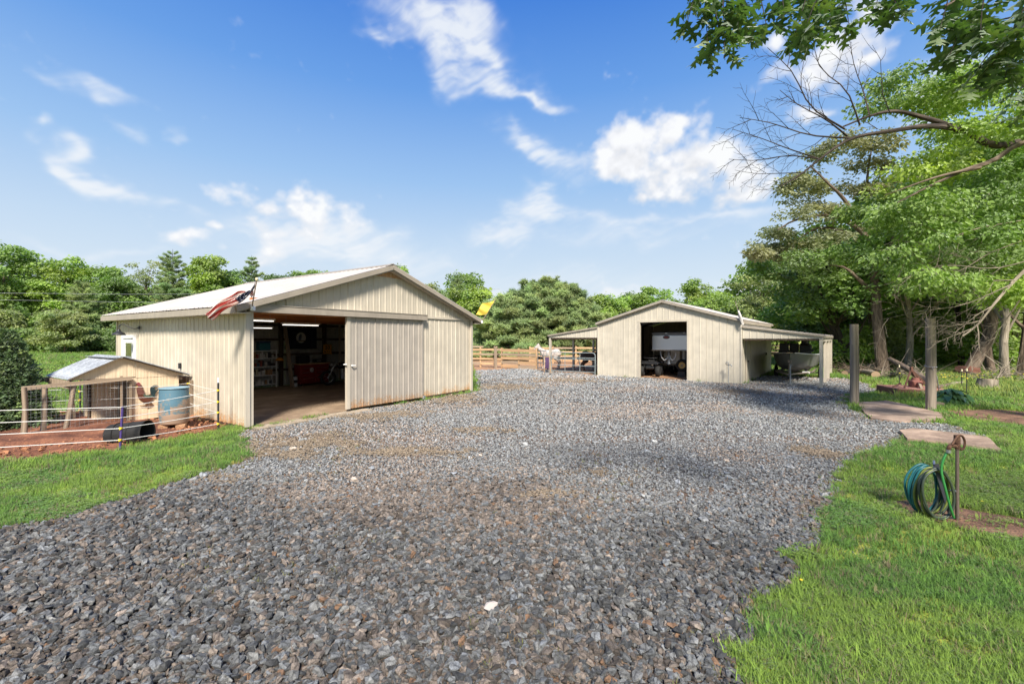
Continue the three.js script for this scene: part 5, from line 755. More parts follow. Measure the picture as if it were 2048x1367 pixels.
{ // electric fence: posts, ropes
  const rope = std([0.72, 0.70, 0.66], 0.8), FG = 'electric fence posts of the chicken pen', yellow = std([0.75, 0.55, 0.03], 0.5), purple = std([0.06, 0.035, 0.16], 0.5);
  const posts = [];
  const post = (x, z, h, mat, label, lv, base = 0, tilt = 0, cap = true) => { const t = thing('fence_post', label, 'fence post', V(x, base, z), 0, FG); t.rotation.z = tilt; part('stake', rbox(0.035, h, 0.03, 0.006, 0, h / 2 - 0.03, 0), mat, t); if (cap) part('cap', rbox(0.03, 0.11, 0.028, 0.006, 0, h + 0.027, 0), M.white, t); lv.forEach((y) => part('insulator', join([rbox(0.05, 0.035, 0.045, 0.008, 0, y, 0.012), cyl(0.012, 0.012, 0.05, 0, y, 0.03, 8)]), yellow, t)); posts.push(t); return (y) => V(x - Math.sin(tilt) * y, base + y, z + 0.035); };
  const lv = [0.16, 0.42, 0.66, 0.92];
  const pA = post(-6.67, -10.1, 1.12, M.black, 'black stake with yellow insulators near the barn corner', lv);
  const pB = post(-7.42, -8.42, 0.84, purple, 'dark purple stake with no cap in front of the tipped tub', [0.18, 0.40], 0, -0.06, false);
  const pC = post(-12.2, -7.1, 1.12, M.black, 'black stake at the far end of the front pen ropes', lv);
  const pD = post(-11.75, -12.1, 1.16, M.black, 'black stake with white cap behind the chicken run', lv);
  const pE = post(-9.6, -12.8, 1.1, M.black, 'black stake with yellow insulators behind the run posts', lv);
  const pF = post(-15.6, -9.0, 1.1, M.black, 'black stake by the cedar shrub', lv);
  const strand = (a, b, sag, label, w = 0.006) => { const m = a.clone().lerp(b, 0.5).add(V(0, -sag, 0)); return solo('fence_rope', tubePath([a, m, b], w, 20, 6), rope, label, 'rope', 'white electric ropes round the pen'); };
  lv.forEach((y, i) => { const b = pB([0.18, 0.40, 0.60, 0.80][i]); strand(pA(y), b, 0.012, 'white rope between the purple stake and the barn corner stake'); strand(b, pC(y * 0.95 + 0.02), 0.02, 'white rope running left from the purple stake past the cedar'); });
  const coopPt = (y) => V(1.04, y, 0.1).applyAxisAngle(V(0, 1, 0), barnA.turn).add(V(-9.82, 0, -9.88)); const wallPt = (y) => local(barnA, -0.14, y, -2.6);
  const eye = thing('rope_bracket', 'small yellow rope bracket fixed low on the barn wall', 'bracket', local(barnA, -0.07, 0, -2.6), barnA.turn); part('plate', span(-0.03, 0.04, 0.05, 1.0, -0.02, 0.02), M.oldWood, eye); lv.slice(1).forEach((y) => part('insulator', rbox(0.07, 0.03, 0.04, 0.008, -0.06, y, 0), yellow, eye));
  [0.42, 0.66, 0.92].forEach((y) => { strand(pA(y), wallPt(y), 0.01, 'white rope between the barn corner stake and the barn wall', 0.005); strand(wallPt(y), coopPt(y), 0.02, 'white rope strung past the blue drum', 0.004); strand(coopPt(y), pF(y), 0.03, 'thin white rope across the front of the coop', 0.004); });
  [0.42, 0.66].forEach((y) => strand(pD(y), pE(y), 0.01, 'white rope strung behind the chicken run', 0.005));
}
{ // cedar at the left edge
  const p = V(-11.35, 0, -9.95), t = thing('cedar_shrub', 'dark green cedar shrub behind the pen ropes', 'shrub', p, 0), r = rng(61), items = [], h = 2.15;
  part('trunk', limb([V(0, -0.05, 0), V(0.02, 1, 0), V(0, 2.1, 0)], 0.06, 0.01, 6, 7, 0.05, r), M.barkDark, t);
  for (let i = 0; i < 2600; i++) { const y = r() ** 1.15, R = 0.86 * (1 - y) ** 0.75 * (0.65 + 0.45 * vnoise(y * 9, i % 7)) + 0.03, a = r() * 6.283, q = R * Math.sqrt(0.25 + 0.75 * r()); items.push({ p: V(Math.cos(a) * q, 0.06 + y * h, Math.sin(a) * q), ry: r() * 6.28, rx: (r() - 0.5), rz: (r() - 0.5), s: 0.55 + 0.5 * r(), c: tint(r, r() < 0.25 ? [0.18, 0.26, 0.06] : [0.085, 0.15, 0.042], 0.6) }); }
  foliage(t, 'crown', [needles(71, 26, 0.13, 0.014), spray(72, 26, 0.075, 0.13, 0.7, -0.4)], M.needle, items);
}
{ // power lines over the pasture
  for (const [y0, y1, k] of [[600, 604, 0], [586, 588, 1]]) solo('power_line', tubePath([at(-400, y0 - 6, 52), at(40, y0, 54), at(330, y1, 56), at(1000, y1 - 10, 62)], 0.02, 40, 5), M.galv, k ? 'upper thin power line against the pasture trees' : 'lower thin power line against the pasture trees', 'cable');
}

// ---------- flags on the barns ----------
function cloth(nu, nv, f, map, rough = 0.8) { const P = [], U = [], I = []; for (let j = 0; j <= nv; j++) for (let i = 0; i <= nu; i++) { const p = f(i / nu, j / nv); P.push(p.x, p.y, p.z); U.push(i / nu, 1 - j / nv); } for (let j = 0; j < nv; j++) for (let i = 0; i < nu; i++) { const a = j * (nu + 1) + i; I.push(a, a + nu + 1, a + 1, a + 1, a + nu + 1, a + nu + 2); } const g = new THREE.BufferGeometry(); g.setAttribute('position', new THREE.Float32BufferAttribute(P, 3)); g.setAttribute('uv', new THREE.Float32BufferAttribute(U, 2)); g.setIndex(I); g.computeVertexNormals(); return [g, new THREE.MeshPhysicalMaterial({ map, roughness: rough, transmission: 0.15, thickness: 0, side: THREE.DoubleSide })]; }
function canvasTex(w, h, draw) { const c = document.createElement('canvas'); c.width = w; c.height = h; draw(c.getContext('2d')); const t = new THREE.CanvasTexture(c); t.colorSpace = THREE.SRGBColorSpace; return t; }
{ // striped flag, wind-wrapped round its pole
  const root = local(barnA, -0.02, 2.80, 0.34), f = thing('striped_flag', 'red and white striped flag with navy starred corner on the barn corner', 'flag', root, 0);
  const tip = at(513, 560, 9.75).sub(root), foot0 = V(0, 0, 0);
  part('pole', bar(foot0, tip, 0.013), M.boardGrey, f); part('finial', new THREE.SphereGeometry(0.03, 12, 8).scale(1, 1.3, 1).translate(tip.x, tip.y + 0.02, tip.z), std([0.6, 0.5, 0.3], 0.5), f);
  part('bracket', join([rbox(0.07, 0.1, 0.1, 0.012, 0, -0.02, -0.04), cyl(0.03, 0.03, 0.1, 0, 0.02, 0, 12)]), M.white, f);
  const map = canvasTex(512, 320, (g) => { for (let i = 0; i < 13; i++) { g.fillStyle = i % 2 ? '#efe6de' : '#b8433c'; g.fillRect(0, i * 320 / 13, 512, 320 / 13 + 1); } g.fillStyle = '#262a44'; g.fillRect(0, 0, 205, 172); g.fillStyle = '#eee'; for (let y = 0; y < 9; y++) for (let x = 0; x < (y % 2 ? 5 : 6); x++) { g.beginPath(); g.arc(18 + x * 34 + (y % 2 ? 17 : 0), 12 + y * 18.5, 5, 0, 7); g.fill(); } });
  const hang = at(418, 632, 9.6).sub(root);  // free end blown down to the left
  const mid = tip.clone().multiplyScalar(0.62), ax = hang.clone().sub(mid), acr = V(-ax.y, ax.x, 0).normalize().multiplyScalar(-1);
  const [g, m] = cloth(70, 30, (u, v) => { const edge = tip.clone().multiplyScalar(0.98 - 0.66 * v), w = lerp(0.15, 0.085, u), c = mid.clone().addScaledVector(ax, u).add(V(0, 0.05 * Math.sin(u * 3.1), 0)), q = c.addScaledVector(acr, (v - 0.5) * 2 * w + 0.02 * Math.sin(u * 11)), k = smooth(0.0, 0.3, u), p = edge.lerp(q, k); const fold = Math.sin(v * 15 + u * 4) * 0.05 * (0.3 + k); return p.add(V(0, fold * 0.25, fold + 0.04)); }, map);
  part('flag_cloth', g, m, f);
}
{ // yellow flag on the other corner
  const root = local(barnA, barnA.W + 0.30, 2.76, 0.34), f = thing('yellow_flag', 'yellow flag with a faint coiled emblem on the far barn corner', 'flag', root, 0), d = -root.z;
  const tip = at(992, 597, d - 0.2).sub(root);
  part('pole', bar(V(0, 0, 0), tip, 0.014), M.boardGrey, f); part('bracket', join([rbox(0.07, 0.1, 0.1, 0.012, 0, -0.02, -0.03)]), M.white, f);
  const map = canvasTex(256, 192, (g) => { g.fillStyle = '#e2c64a'; g.fillRect(0, 0, 256, 192); g.strokeStyle = '#a9973a'; g.lineWidth = 7; g.beginPath(); g.ellipse(128, 110, 46, 16, 0, 0, 7); g.stroke(); g.beginPath(); g.ellipse(128, 92, 30, 12, 0, 0, 7); g.stroke(); g.beginPath(); g.moveTo(140, 90); g.quadraticCurveTo(150, 60, 120, 50); g.stroke(); });
  const low = at(950, 628, d - 0.1).sub(root);
  const [g, m] = cloth(40, 20, (u, v) => { const a = tip.clone().multiplyScalar(0.92 - 0.6 * v), e = low.clone().lerp(at(962, 606, d).sub(root), 1 - v), p = a.lerp(e, u * 0.9); const w = Math.sin(v * 9 + u * 4) * 0.05 * (0.3 + u); return p.add(V(0, -0.03 * Math.sin(u * 3.1), w)); }, map);
  part('flag_cloth', g, m, f);
}
{ // furled white flag on the second barn
  const root = local(barnB, barnB.W + 0.04, 2.86, 0.2), f = thing('furled_flag', 'furled white flag on a thin pole at the second barn corner', 'flag', root, 0), tip = at(1471, 602, -root.z).sub(root);
  part('pole', bar(V(0, -0.1, 0), tip, 0.016), M.dTrim, f);
  const [g, m] = cloth(10, 30, (u, v) => { const a = u * 6.283, r = 0.03 + 0.035 * Math.sin(v * 3) + 0.015 * Math.sin(a * 3 + v * 6), c = tip.clone().multiplyScalar(0.55).lerp(V(0.02, -0.15, 0.05), v); return c.add(V(Math.cos(a) * r, 0, Math.sin(a) * r)); }, null); m.color = LIN(0.6, 0.56, 0.52); part('flag_cloth', g, m, f);
}

// ---------- inside the large barn ----------
const inA = (name, label, cat, x, y, z, group) => thing(name, label, cat, local(barnA, x, y, z), barnA.turn, group), FL = 0.045;
{
  const tubes = [['long fluorescent fixture with two tubes hung before the navy banner', 2.97, 2.5, -2.53, 0], ['white fluorescent fixture higher up inside the door opening', 1.22, 2.58, -2.07, 0], ['white fluorescent fixture hung lower beyond the other one', 3.07, 2.45, -5.49, 0]];
  tubes.forEach(([label, x, y, z], i) => {
    const f = inA('tube_light', label, 'lamp', x, y, z, 'fluorescent fixtures in the barn');
    part('housing', rbox(1.25, 0.05, 0.16, 0.01, 0, 0.06, 0), M.white, f);
    for (const s of [-1, 1]) { part('glowing_tube', cyl(0.014, 0.014, 1.16).rotateZ(Math.PI / 2).translate(0, 0.015, s * 0.045), std([0.8, 0.8, 0.8], 0.4, { emissive: LIN(1, 0.93, 0.85), emissiveIntensity: 0.55 }), f); part('chain', bar(V(s * 0.5, 0.08, 0), V(s * 0.5, 2.9 - y, 0), 0.005, 6), M.galv, f); }
    const l = new THREE.RectAreaLight(LIN(1, 0.92, 0.82), 3, 1.16, 0.1); l.position.set(0, -0.012, 0); l.rotation.x = -Math.PI / 2; f.add(l);
  });
}
{ // steel shelf with jars and boxes
  const s = inA('storage_shelf', 'white steel storage shelf against the back wall of the barn', 'shelf', 3.75, FL, -7.72); const W = 1.35, ys = [0.12, 0.5, 0.86, 1.2, 1.52];
  for (const [x, z] of [[0, 0], [W, 0], [0, -0.35], [W, -0.35]]) part('upright', span(x - 0.02, x + 0.02, 0, 1.56, z - 0.02, z + 0.02), M.white, s);
  ys.forEach((y) => part('shelf_board', span(0.021, W - 0.021, y, y + 0.03, -0.36, 0.01), M.white, s));
  const r = rng(19), cols = [[0.5, 0.48, 0.42], [0.3, 0.08, 0.06], [0.1, 0.16, 0.25], [0.55, 0.5, 0.35], [0.05, 0.05, 0.05], [0.35, 0.2, 0.1], [0.6, 0.58, 0.55]].map((c) => std(c, 0.5));
  ys.slice(0, 4).forEach((y, k) => { let x = 0.06; while (x < W - 0.12) { const w = 0.07 + 0.07 * r(), h = 0.12 + 0.13 * r(), round = r() < 0.6; const p = local(barnA, 3.75 + x + w / 2, FL + y + 0.03, -7.72 - 0.12 - 0.06 * r()), m = cols[Math.floor(r() * 7)]; if (round) { const t = thing('storage_can', 'can or jar standing on the white barn shelf', 'can', p, barnA.turn, 'cans and jars on the barn shelf'); part('can_body', cyl(w / 2 - 0.004, w / 2 - 0.004, h, 0, h / 2, 0, 14), m, t); part('can_lid', cyl(w / 2 - 0.001, w / 2 - 0.001, 0.015, 0, h + 0.0085, 0, 14), cols[6], t); } else { const t = solo('storage_box', rbox(w - 0.008, h, 0.18, 0.006, 0, h / 2, 0), m, 'small carton standing on the white barn shelf', 'box', 'cartons on the barn shelf'); t.position.copy(p); t.rotation.y = barnA.turn; } x += w + 0.012; } });
  { const t = thing('tackle_box', 'teal storage bin on top of the white barn shelf', 'bin', local(barnA, 4.65, FL + 1.55, -7.9), barnA.turn); part('bin', rbox(0.45, 0.32, 0.3, 0.03, 0, 0.16, 0), std([0.03, 0.16, 0.2], 0.5), t); part('lid', rbox(0.48, 0.04, 0.33, 0.015, 0, 0.345, 0), std([0.03, 0.05, 0.14], 0.5), t); }
  { const t = thing('hard_hat', 'orange hard hat hanging from the end of the white shelf', 'hat', local(barnA, 5.2, FL + 1.12, -7.66), barnA.turn); part('shell', new THREE.SphereGeometry(0.14, 20, 10, 0, 6.283, 0, Math.PI / 2).scale(1, 0.9, 1.15), std([0.7, 0.28, 0.02], 0.4), t); part('brim', cyl(0.165, 0.165, 0.012, 0, 0.0, 0.02, 24), std([0.7, 0.28, 0.02], 0.4), t); }
}
{ const t = inA('leaning_board', 'wide wooden plank leaning upright beside the shelf', 'plank', 5.28, FL, -7.2); part('plank', beam(V(0.1, 0, 0.2), V(-0.05, 2.5, -0.1), 0.05, 0.22), M.boardGrey, t); }
{ // navy banner with pale round emblem
  const t = inA('navy_banner', 'dark navy banner with a pale round emblem on the barn wall', 'banner', 6.3, 1.62, -7.86); const map = canvasTex(512, 320, (g) => { g.fillStyle = '#10152c'; g.fillRect(0, 0, 512, 320); g.fillStyle = '#c9c7c0'; g.beginPath(); g.arc(256, 150, 84, 0, 7); g.fill(); g.fillStyle = '#5a6472'; g.beginPath(); g.ellipse(240, 150, 22, 58, 0.2, 0, 7); g.fill(); g.fillStyle = '#7b6a52'; g.fillRect(190, 190, 130, 18); g.strokeStyle = '#3c4a3a'; g.lineWidth = 9; g.beginPath(); g.arc(256, 150, 82, 0, 7); g.stroke(); });
  const [g, m] = cloth(30, 16, (u, v) => V((u - 0.5) * 1.5, 0.95 - v * 0.95, 0.012 * Math.sin(u * 14) * (0.3 + v)), map); part('banner_cloth', g, m, t); part('rod', cyl(0.012, 0.012, 1.56).rotateZ(Math.PI / 2).translate(0, 0.955, 0), M.galv, t);
}
{ // yellow speed plate
  const t = inA('speed_sign', 'square yellow road sign reading 30 M.P.H. on the barn wall', 'sign', 7.62, 1.35, -7.86), map = canvasTex(256, 256, (g) => { g.fillStyle = '#d99a1c'; g.fillRect(0, 0, 256, 256); g.fillStyle = '#111'; g.font = 'bold 132px sans-serif'; g.textAlign = 'center'; g.fillText('30', 128, 130); g.font = 'bold 62px sans-serif'; g.fillText('M.P.H.', 128, 215); g.strokeStyle = '#111'; g.lineWidth = 5; g.strokeRect(10, 10, 236, 236); });
  part('plate', span(-0.23, 0.23, 0, 0.46, -0.006, 0), M.galv, t); const f = part('sign_face', new THREE.PlaneGeometry(0.46, 0.46).translate(0, 0.23, 0.004), std(0xffffff, 0.5, { map }), t);
}
{ // red tool chest, bench, black cases
  const t = inA('tool_chest', 'dark red steel tool chest with a round white emblem', 'tool chest', 6.45, FL, -7.3);
  part('cabinet', rbox(1.35, 0.82, 0.5, 0.015, 0, 0.5, 0), M.red, t); for (const [x, y, w, h] of [[-0.33, 0.72, 0.6, 0.16], [-0.33, 0.5, 0.6, 0.22], [-0.33, 0.25, 0.6, 0.22], [0.33, 0.72, 0.6, 0.16], [0.33, 0.5, 0.6, 0.22], [0.33, 0.25, 0.6, 0.22]]) { const d = part('drawer', rbox(w, h - 0.02, 0.03, 0.006, x, y, 0.262), M.red, t); part('drawer_pull', span(x - 0.25, x + 0.25, y + h / 2 - 0.045, y + h / 2 - 0.03, 0.28, 0.292), M.steel, d); }
  part('emblem', new THREE.TorusGeometry(0.075, 0.018, 8, 28).translate(-0.18, 0.68, 0.285), M.white, t); part('emblem', new THREE.CircleGeometry(0.04, 20).translate(-0.18, 0.68, 0.282), M.white, t);
  for (const [x, z] of [[-0.6, 0.18], [0.6, 0.18], [-0.6, -0.18], [0.6, -0.18]]) part('castor', cyl(0.05, 0.05, 0.04).rotateX(Math.PI / 2).translate(x, 0.05, z), M.rubber, t);
  const top = part('worktop', rbox(1.5, 0.05, 0.56, 0.01, 0, 0.937, 0), M.board, t);
  const k = thing('black_case', 'black tool case standing on the red tool chest', 'case', local(barnA, 6.05, FL + 0.962, -7.35), barnA.turn); part('case_body', rbox(0.5, 0.34, 0.3, 0.03, 0, 0.17, 0), M.black, k); part('case_handle', tubePath([V(-0.1, 0.34, 0), V(-0.09, 0.4, 0), V(0.09, 0.4, 0), V(0.1, 0.34, 0)], 0.012, 16), M.black, k);
  const j = thing('battery_charger', 'low black charger box at the end of the tool chest', 'charger', local(barnA, 6.85, FL + 0.962, -7.35), barnA.turn); part('charger_body', rbox(0.5, 0.16, 0.28, 0.02, 0, 0.08, 0), M.black, j); part('charger_face', span(-0.2, 0.0, 0.05, 0.12, 0.141, 0.146), M.steel, j);
  const p = thing('white_canister', 'white canister with black label beside the tool chest', 'canister', local(barnA, 5.62, FL, -7.2), barnA.turn); part('canister_body', cyl(0.09, 0.09, 0.42, 0, 0.21, 0, 20), M.white, p); part('canister_cap', cyl(0.06, 0.08, 0.06, 0, 0.45, 0, 20), M.black, p); part('canister_label', cyl(0.092, 0.092, 0.12, 0, 0.22, 0, 20, true), M.black, p);
}
{ // motorcycle seen from the front quarter
  const t = inA('motorcycle', 'dark motorcycle parked inside the barn behind the sliding door', 'motorcycle', 7.3, FL, -6.1); t.rotation.y = barnA.turn - 0.5;
  const wheel = (x) => { const w = part('wheel', new THREE.TorusGeometry(0.27, 0.06, 12, 32).translate(x, 0.33, 0), M.rubber, t); part('rim', join([new THREE.TorusGeometry(0.215, 0.014, 8, 28).translate(x, 0.33, 0), ...[0, 1, 2, 3, 4].map((k) => bar(V(x, 0.33, 0), V(x + Math.cos(k * 1.257) * 0.21, 0.33 + Math.sin(k * 1.257) * 0.21, 0), 0.008))]), M.steel, w); }; wheel(-0.72); wheel(0.75);
  part('frame', join([bar(V(-0.72, 0.33, 0.09), V(-0.42, 0.95, 0.09), 0.022), bar(V(-0.72, 0.33, -0.09), V(-0.42, 0.95, -0.09), 0.022), bar(V(0.75, 0.33, 0.1), V(0.2, 0.4, 0.1), 0.02), bar(V(0.75, 0.33, -0.1), V(0.2, 0.4, -0.1), 0.02), bar(V(-0.42, 0.85, 0), V(0.3, 0.6, 0), 0.025)]), M.steel, t);
  part('engine', join([rbox(0.42, 0.3, 0.28, 0.05, 0.0, 0.4, 0), cyl(0.09, 0.1, 0.26, -0.06, 0.6, 0).rotateZ(0.1), cyl(0.09, 0.1, 0.24, 0.1, 0.58, 0).rotateZ(-0.1)]), M.steel, t);
  part('fuel_tank', new THREE.SphereGeometry(0.2, 24, 14).scale(1.35, 0.75, 0.75).translate(-0.12, 0.84, 0), M.blackShine, t); part('saddle', new THREE.SphereGeometry(0.2, 20, 12).scale(1.7, 0.4, 0.7).translate(0.4, 0.75, 0), M.rubber, t);
  part('mudguard', new THREE.TorusGeometry(0.34, 0.05, 8, 20, 2.2).translate(0.75, 0.33, 0).rotateZ(0), M.blackShine, t); part('headlamp', new THREE.SphereGeometry(0.11, 16, 12).translate(-0.55, 0.9, 0), M.steel, t);
  part('handlebar', tubePath([V(-0.2, 1.08, 0.42), V(-0.36, 1.06, 0.25), V(-0.44, 0.98, 0.08), V(-0.44, 0.98, -0.08), V(-0.36, 1.06, -0.25), V(-0.2, 1.08, -0.42)], 0.013, 30), M.steel, t); part('exhaust', bar(V(0.0, 0.26, 0.2), V(0.85, 0.3, 0.22), 0.045, 12), M.steel, t); part('kickstand', bar(V(0.1, 0.3, 0.1), V(0.2, 0.0, 0.26), 0.014), M.black, t);
}
{ const t = inA('hanging_jacket', 'dark coat hanging from a hook on the barn wall', 'coat', 8.24, 1.55, -6.9); const [g, m] = cloth(16, 20, (u, v) => { const a = u * 6.283, w = 0.14 + 0.1 * v + 0.02 * Math.sin(a * 4 + v * 3); return V(Math.cos(a) * 0.06, 0.75 - v * 0.8, Math.sin(a) * w); }, null); m.color = LIN(0.01, 0.012, 0.02); part('coat_cloth', g, m, t); part('hook', bar(V(0.12, 0.8, 0), V(0, 0.76, 0), 0.01), M.steel, t); }

// ---------- inside and beside the second barn ----------
const inB = (name, label, cat, x, y, z, group) => thing(name, label, cat, local(barnB, x, y, z), barnB.turn, group);
{ // gooseneck trailer
  const t = inB('gooseneck_trailer', 'white gooseneck horse trailer nose inside the second barn doorway', 'trailer', 3.6, 0.012, -1.3);
  const W = 2.0, y0 = 1.38, y1 = 2.36;
  part('nose', (() => { const s = new THREE.Shape(); s.moveTo(-W / 2, 0); s.lineTo(W / 2, 0); s.lineTo(W / 2, -4.4); s.lineTo(-W / 2, -4.4); s.closePath(); return rbox(W, y1 - y0 - 0.14, 1.9, 0.07, 0, (y0 + y1) / 2 - 0.02, -0.95); })(), M.alu, t);
  part('roof_cap', rbox(W + 0.02, 0.14, 4.6, 0.06, 0, y1 - 0.02, -2.28), std([0.16, 0.16, 0.17], 0.4), t);
  part('bottom_trim', span(-W / 2 - 0.01, W / 2 + 0.01, y0 + 0.03, y0 + 0.08, -1.9, 0.012), M.dTrim, t);
  part('body', rbox(W, 1.75, 2.6, 0.05, 0, 1.44, -3.2), M.alu, t);
  part('side_window', span(W / 2 + 0.001, W / 2 + 0.012, 1.75, 2.15, -1.1, -0.4), M.blackShine, t);
  const e = part('emblem', new THREE.SphereGeometry(1, 28, 10).scale(0.19, 0.095, 0.012).translate(-0.2, 2.14, 0.005), std([0.08, 0.08, 0.085], 0.35), t); part('emblem_centre', new THREE.SphereGeometry(1, 24, 8).scale(0.13, 0.045, 0.012).translate(-0.2, 2.14, 0.012), std([0.32, 0.04, 0.04], 0.4), e);
  part('marker_light', rbox(0.13, 0.06, 0.03, 0.012, -0.2, 2.36, 0.02), M.white, t); part('marker_light', rbox(0.1, 0.04, 0.03, 0.012, 0.72, 2.36, 0.02), M.white, t);
  part('coupler', join([cyl(0.075, 0.075, 0.5, -0.2, 1.2, -0.45), cyl(0.055, 0.055, 0.3, -0.2, 0.92, -0.45), cyl(0.06, 0.11, 0.16, -0.2, 0.76, -0.45)]), M.galv, t);
  for (const s of [-1, 1]) part('safety_chain', tubePath([V(-0.2 + s * 0.42, 1.37, -0.3), V(-0.2 + s * 0.38, 1.1, -0.3), V(-0.2 + s * 0.24, 0.9, -0.32), V(-0.2 + s * 0.1, 0.98, -0.4), V(-0.2 + s * 0.07, 1.12, -0.42)], 0.02, 24), M.white, t);
  part('brake_cable', tubePath([V(-0.35, 1.38, -0.4), V(-0.66, 1.1, -0.35), V(-0.6, 0.8, -0.4), V(-0.32, 0.78, -0.45)], 0.009, 24), M.black, t);
  part('jack_leg', join([span(0.54, 0.64, 0.1, 1.4, -0.8, -0.7), span(0.5, 0.68, 0.085, 0.1, -0.84, -0.66)]), std([0.1, 0.1, 0.11], 0.5), t); part('jack_block', rbox(0.36, 0.085, 0.3, 0.01, 0.59, 0.043, -0.75), M.board, t);
  part('lower_frame', join([span(-W / 2, W / 2, 0.5, 0.62, -2.0, -1.9), span(-0.06, 0.06, 0.5, 1.4, -1.9, -1.8)]), M.dTrim, t);
  for (const s of [-1, 1]) for (const z of [-3.0, -3.9]) { const w = part('wheel', new THREE.TorusGeometry(0.27, 0.1, 12, 28).rotateY(Math.PI / 2).translate(s * 0.85, 0.36, z), M.rubber, t); part('rim', cyl(0.19, 0.19, 0.16, 0, 0, 0, 20).rotateZ(Math.PI / 2).translate(s * 0.85, 0.36, z), M.white, w); }
}
{ // spare wheel with a yellow rim, quad bike, low white cart
  const w = inB('spare_wheel', 'wheel with a tan yellow rim standing under the trailer nose', 'wheel', 4.05, 0.012, -2.2); part('tyre', new THREE.TorusGeometry(0.25, 0.09, 12, 30).translate(0, 0.62, 0.3), M.rubber, w); part('rim', cyl(0.18, 0.18, 0.1, 0, 0, 0, 24).rotateX(Math.PI / 2).translate(0, 0.62, 0.3), std([0.5, 0.3, 0.08], 0.5), w); part('hub', cyl(0.06, 0.06, 0.13, 0, 0, 0, 16).rotateX(Math.PI / 2).translate(0, 0.62, 0.3), M.dTrim, w); part('carrier', span(-0.2, 0.2, 0, 0.3, 0.1, 0.45), M.black, w);
  const q = inB('quad_bike', 'dark quad bike parked left of the trailer in the second barn', 'quad bike', 2.5, 0.012, -1.5); q.rotation.y += 0.2;
  for (const [x, z] of [[-0.42, 0.5], [0.42, 0.5], [-0.42, -0.55], [0.42, -0.55]]) { const k = part('wheel', new THREE.TorusGeometry(0.2, 0.1, 12, 24).rotateY(Math.PI / 2).scale(1.3, 1, 1).translate(x, 0.3, z), M.rubber, q); part('rim', cyl(0.12, 0.12, 0.2, 0, 0, 0, 16).rotateZ(Math.PI / 2).translate(x, 0.3, z), M.black, k); }
  part('body', join([rbox(0.5, 0.3, 1.2, 0.08, 0, 0.55, 0), rbox(0.95, 0.08, 0.45, 0.04, 0, 0.72, 0.5), rbox(0.95, 0.08, 0.45, 0.04, 0, 0.72, -0.55)]), std([0.02, 0.02, 0.022], 0.35), q); part('seat', rbox(0.34, 0.12, 0.65, 0.05, 0, 0.82, -0.25), M.rubber, q); part('handlebar', tubePath([V(-0.36, 1.02, 0.2), V(-0.15, 1.0, 0.3), V(0.15, 1.0, 0.3), V(0.36, 1.02, 0.2)], 0.016, 20), M.black, q); part('headlamp', new THREE.SphereGeometry(0.07, 14, 10).translate(0.15, 0.66, 0.62), M.dTrim, q); part('front_rack', join([bar(V(-0.4, 0.82, 0.35), V(-0.4, 0.82, 0.75), 0.012), bar(V(0.4, 0.82, 0.35), V(0.4, 0.82, 0.75), 0.012), bar(V(-0.4, 0.82, 0.75), V(0.4, 0.82, 0.75), 0.012), bar(V(-0.4, 0.82, 0.5), V(0.4, 0.82, 0.5), 0.012)]), M.black, q);
  const c = inB('flat_cart', 'grey utility cart with a pale top edge right of the jack leg', 'cart', 5.5, 0.012, -2.6); part('box', rbox(1.1, 0.5, 0.8, 0.02, 0, 0.62, 0), std([0.12, 0.13, 0.13], 0.6), c); part('rim', span(-0.57, 0.57, 0.87, 0.91, -0.42, 0.42), M.galv, c); for (const x of [-0.45, 0.45]) part('wheel', new THREE.TorusGeometry(0.14, 0.05, 10, 20).rotateY(Math.PI / 2).translate(x, 0.2, 0.36), M.rubber, c); part('axle', span(-0.45, 0.45, 0.18, 0.38, 0.3, 0.38), M.black, c);
}
{ // yard hydrant by the second barn
  const p = local(barnB, 6.82, 0, 0.35), t = thing('barn_hydrant', 'thin yard hydrant standing at the second barn front wall', 'hydrant', p, barnB.turn);
  part('standpipe', cyl(0.02, 0.02, 0.95, 0, 0.45, 0, 10), M.galv, t); part('spout', tubePath([V(0, 0.86, 0), V(0.08, 0.88, 0.04), V(0.14, 0.86, 0.05), V(0.15, 0.8, 0.05)], 0.022, 12), M.galv, t); part('lever', tubePath([V(0, 0.92, 0), V(-0.08, 0.98, 0), V(-0.1, 0.9, 0), V(-0.03, 0.86, 0)], 0.014, 16), M.black, t); part('dial', new THREE.TorusGeometry(0.05, 0.012, 8, 20).translate(-0.02, 0.98, 0.02), M.steel, t);
}
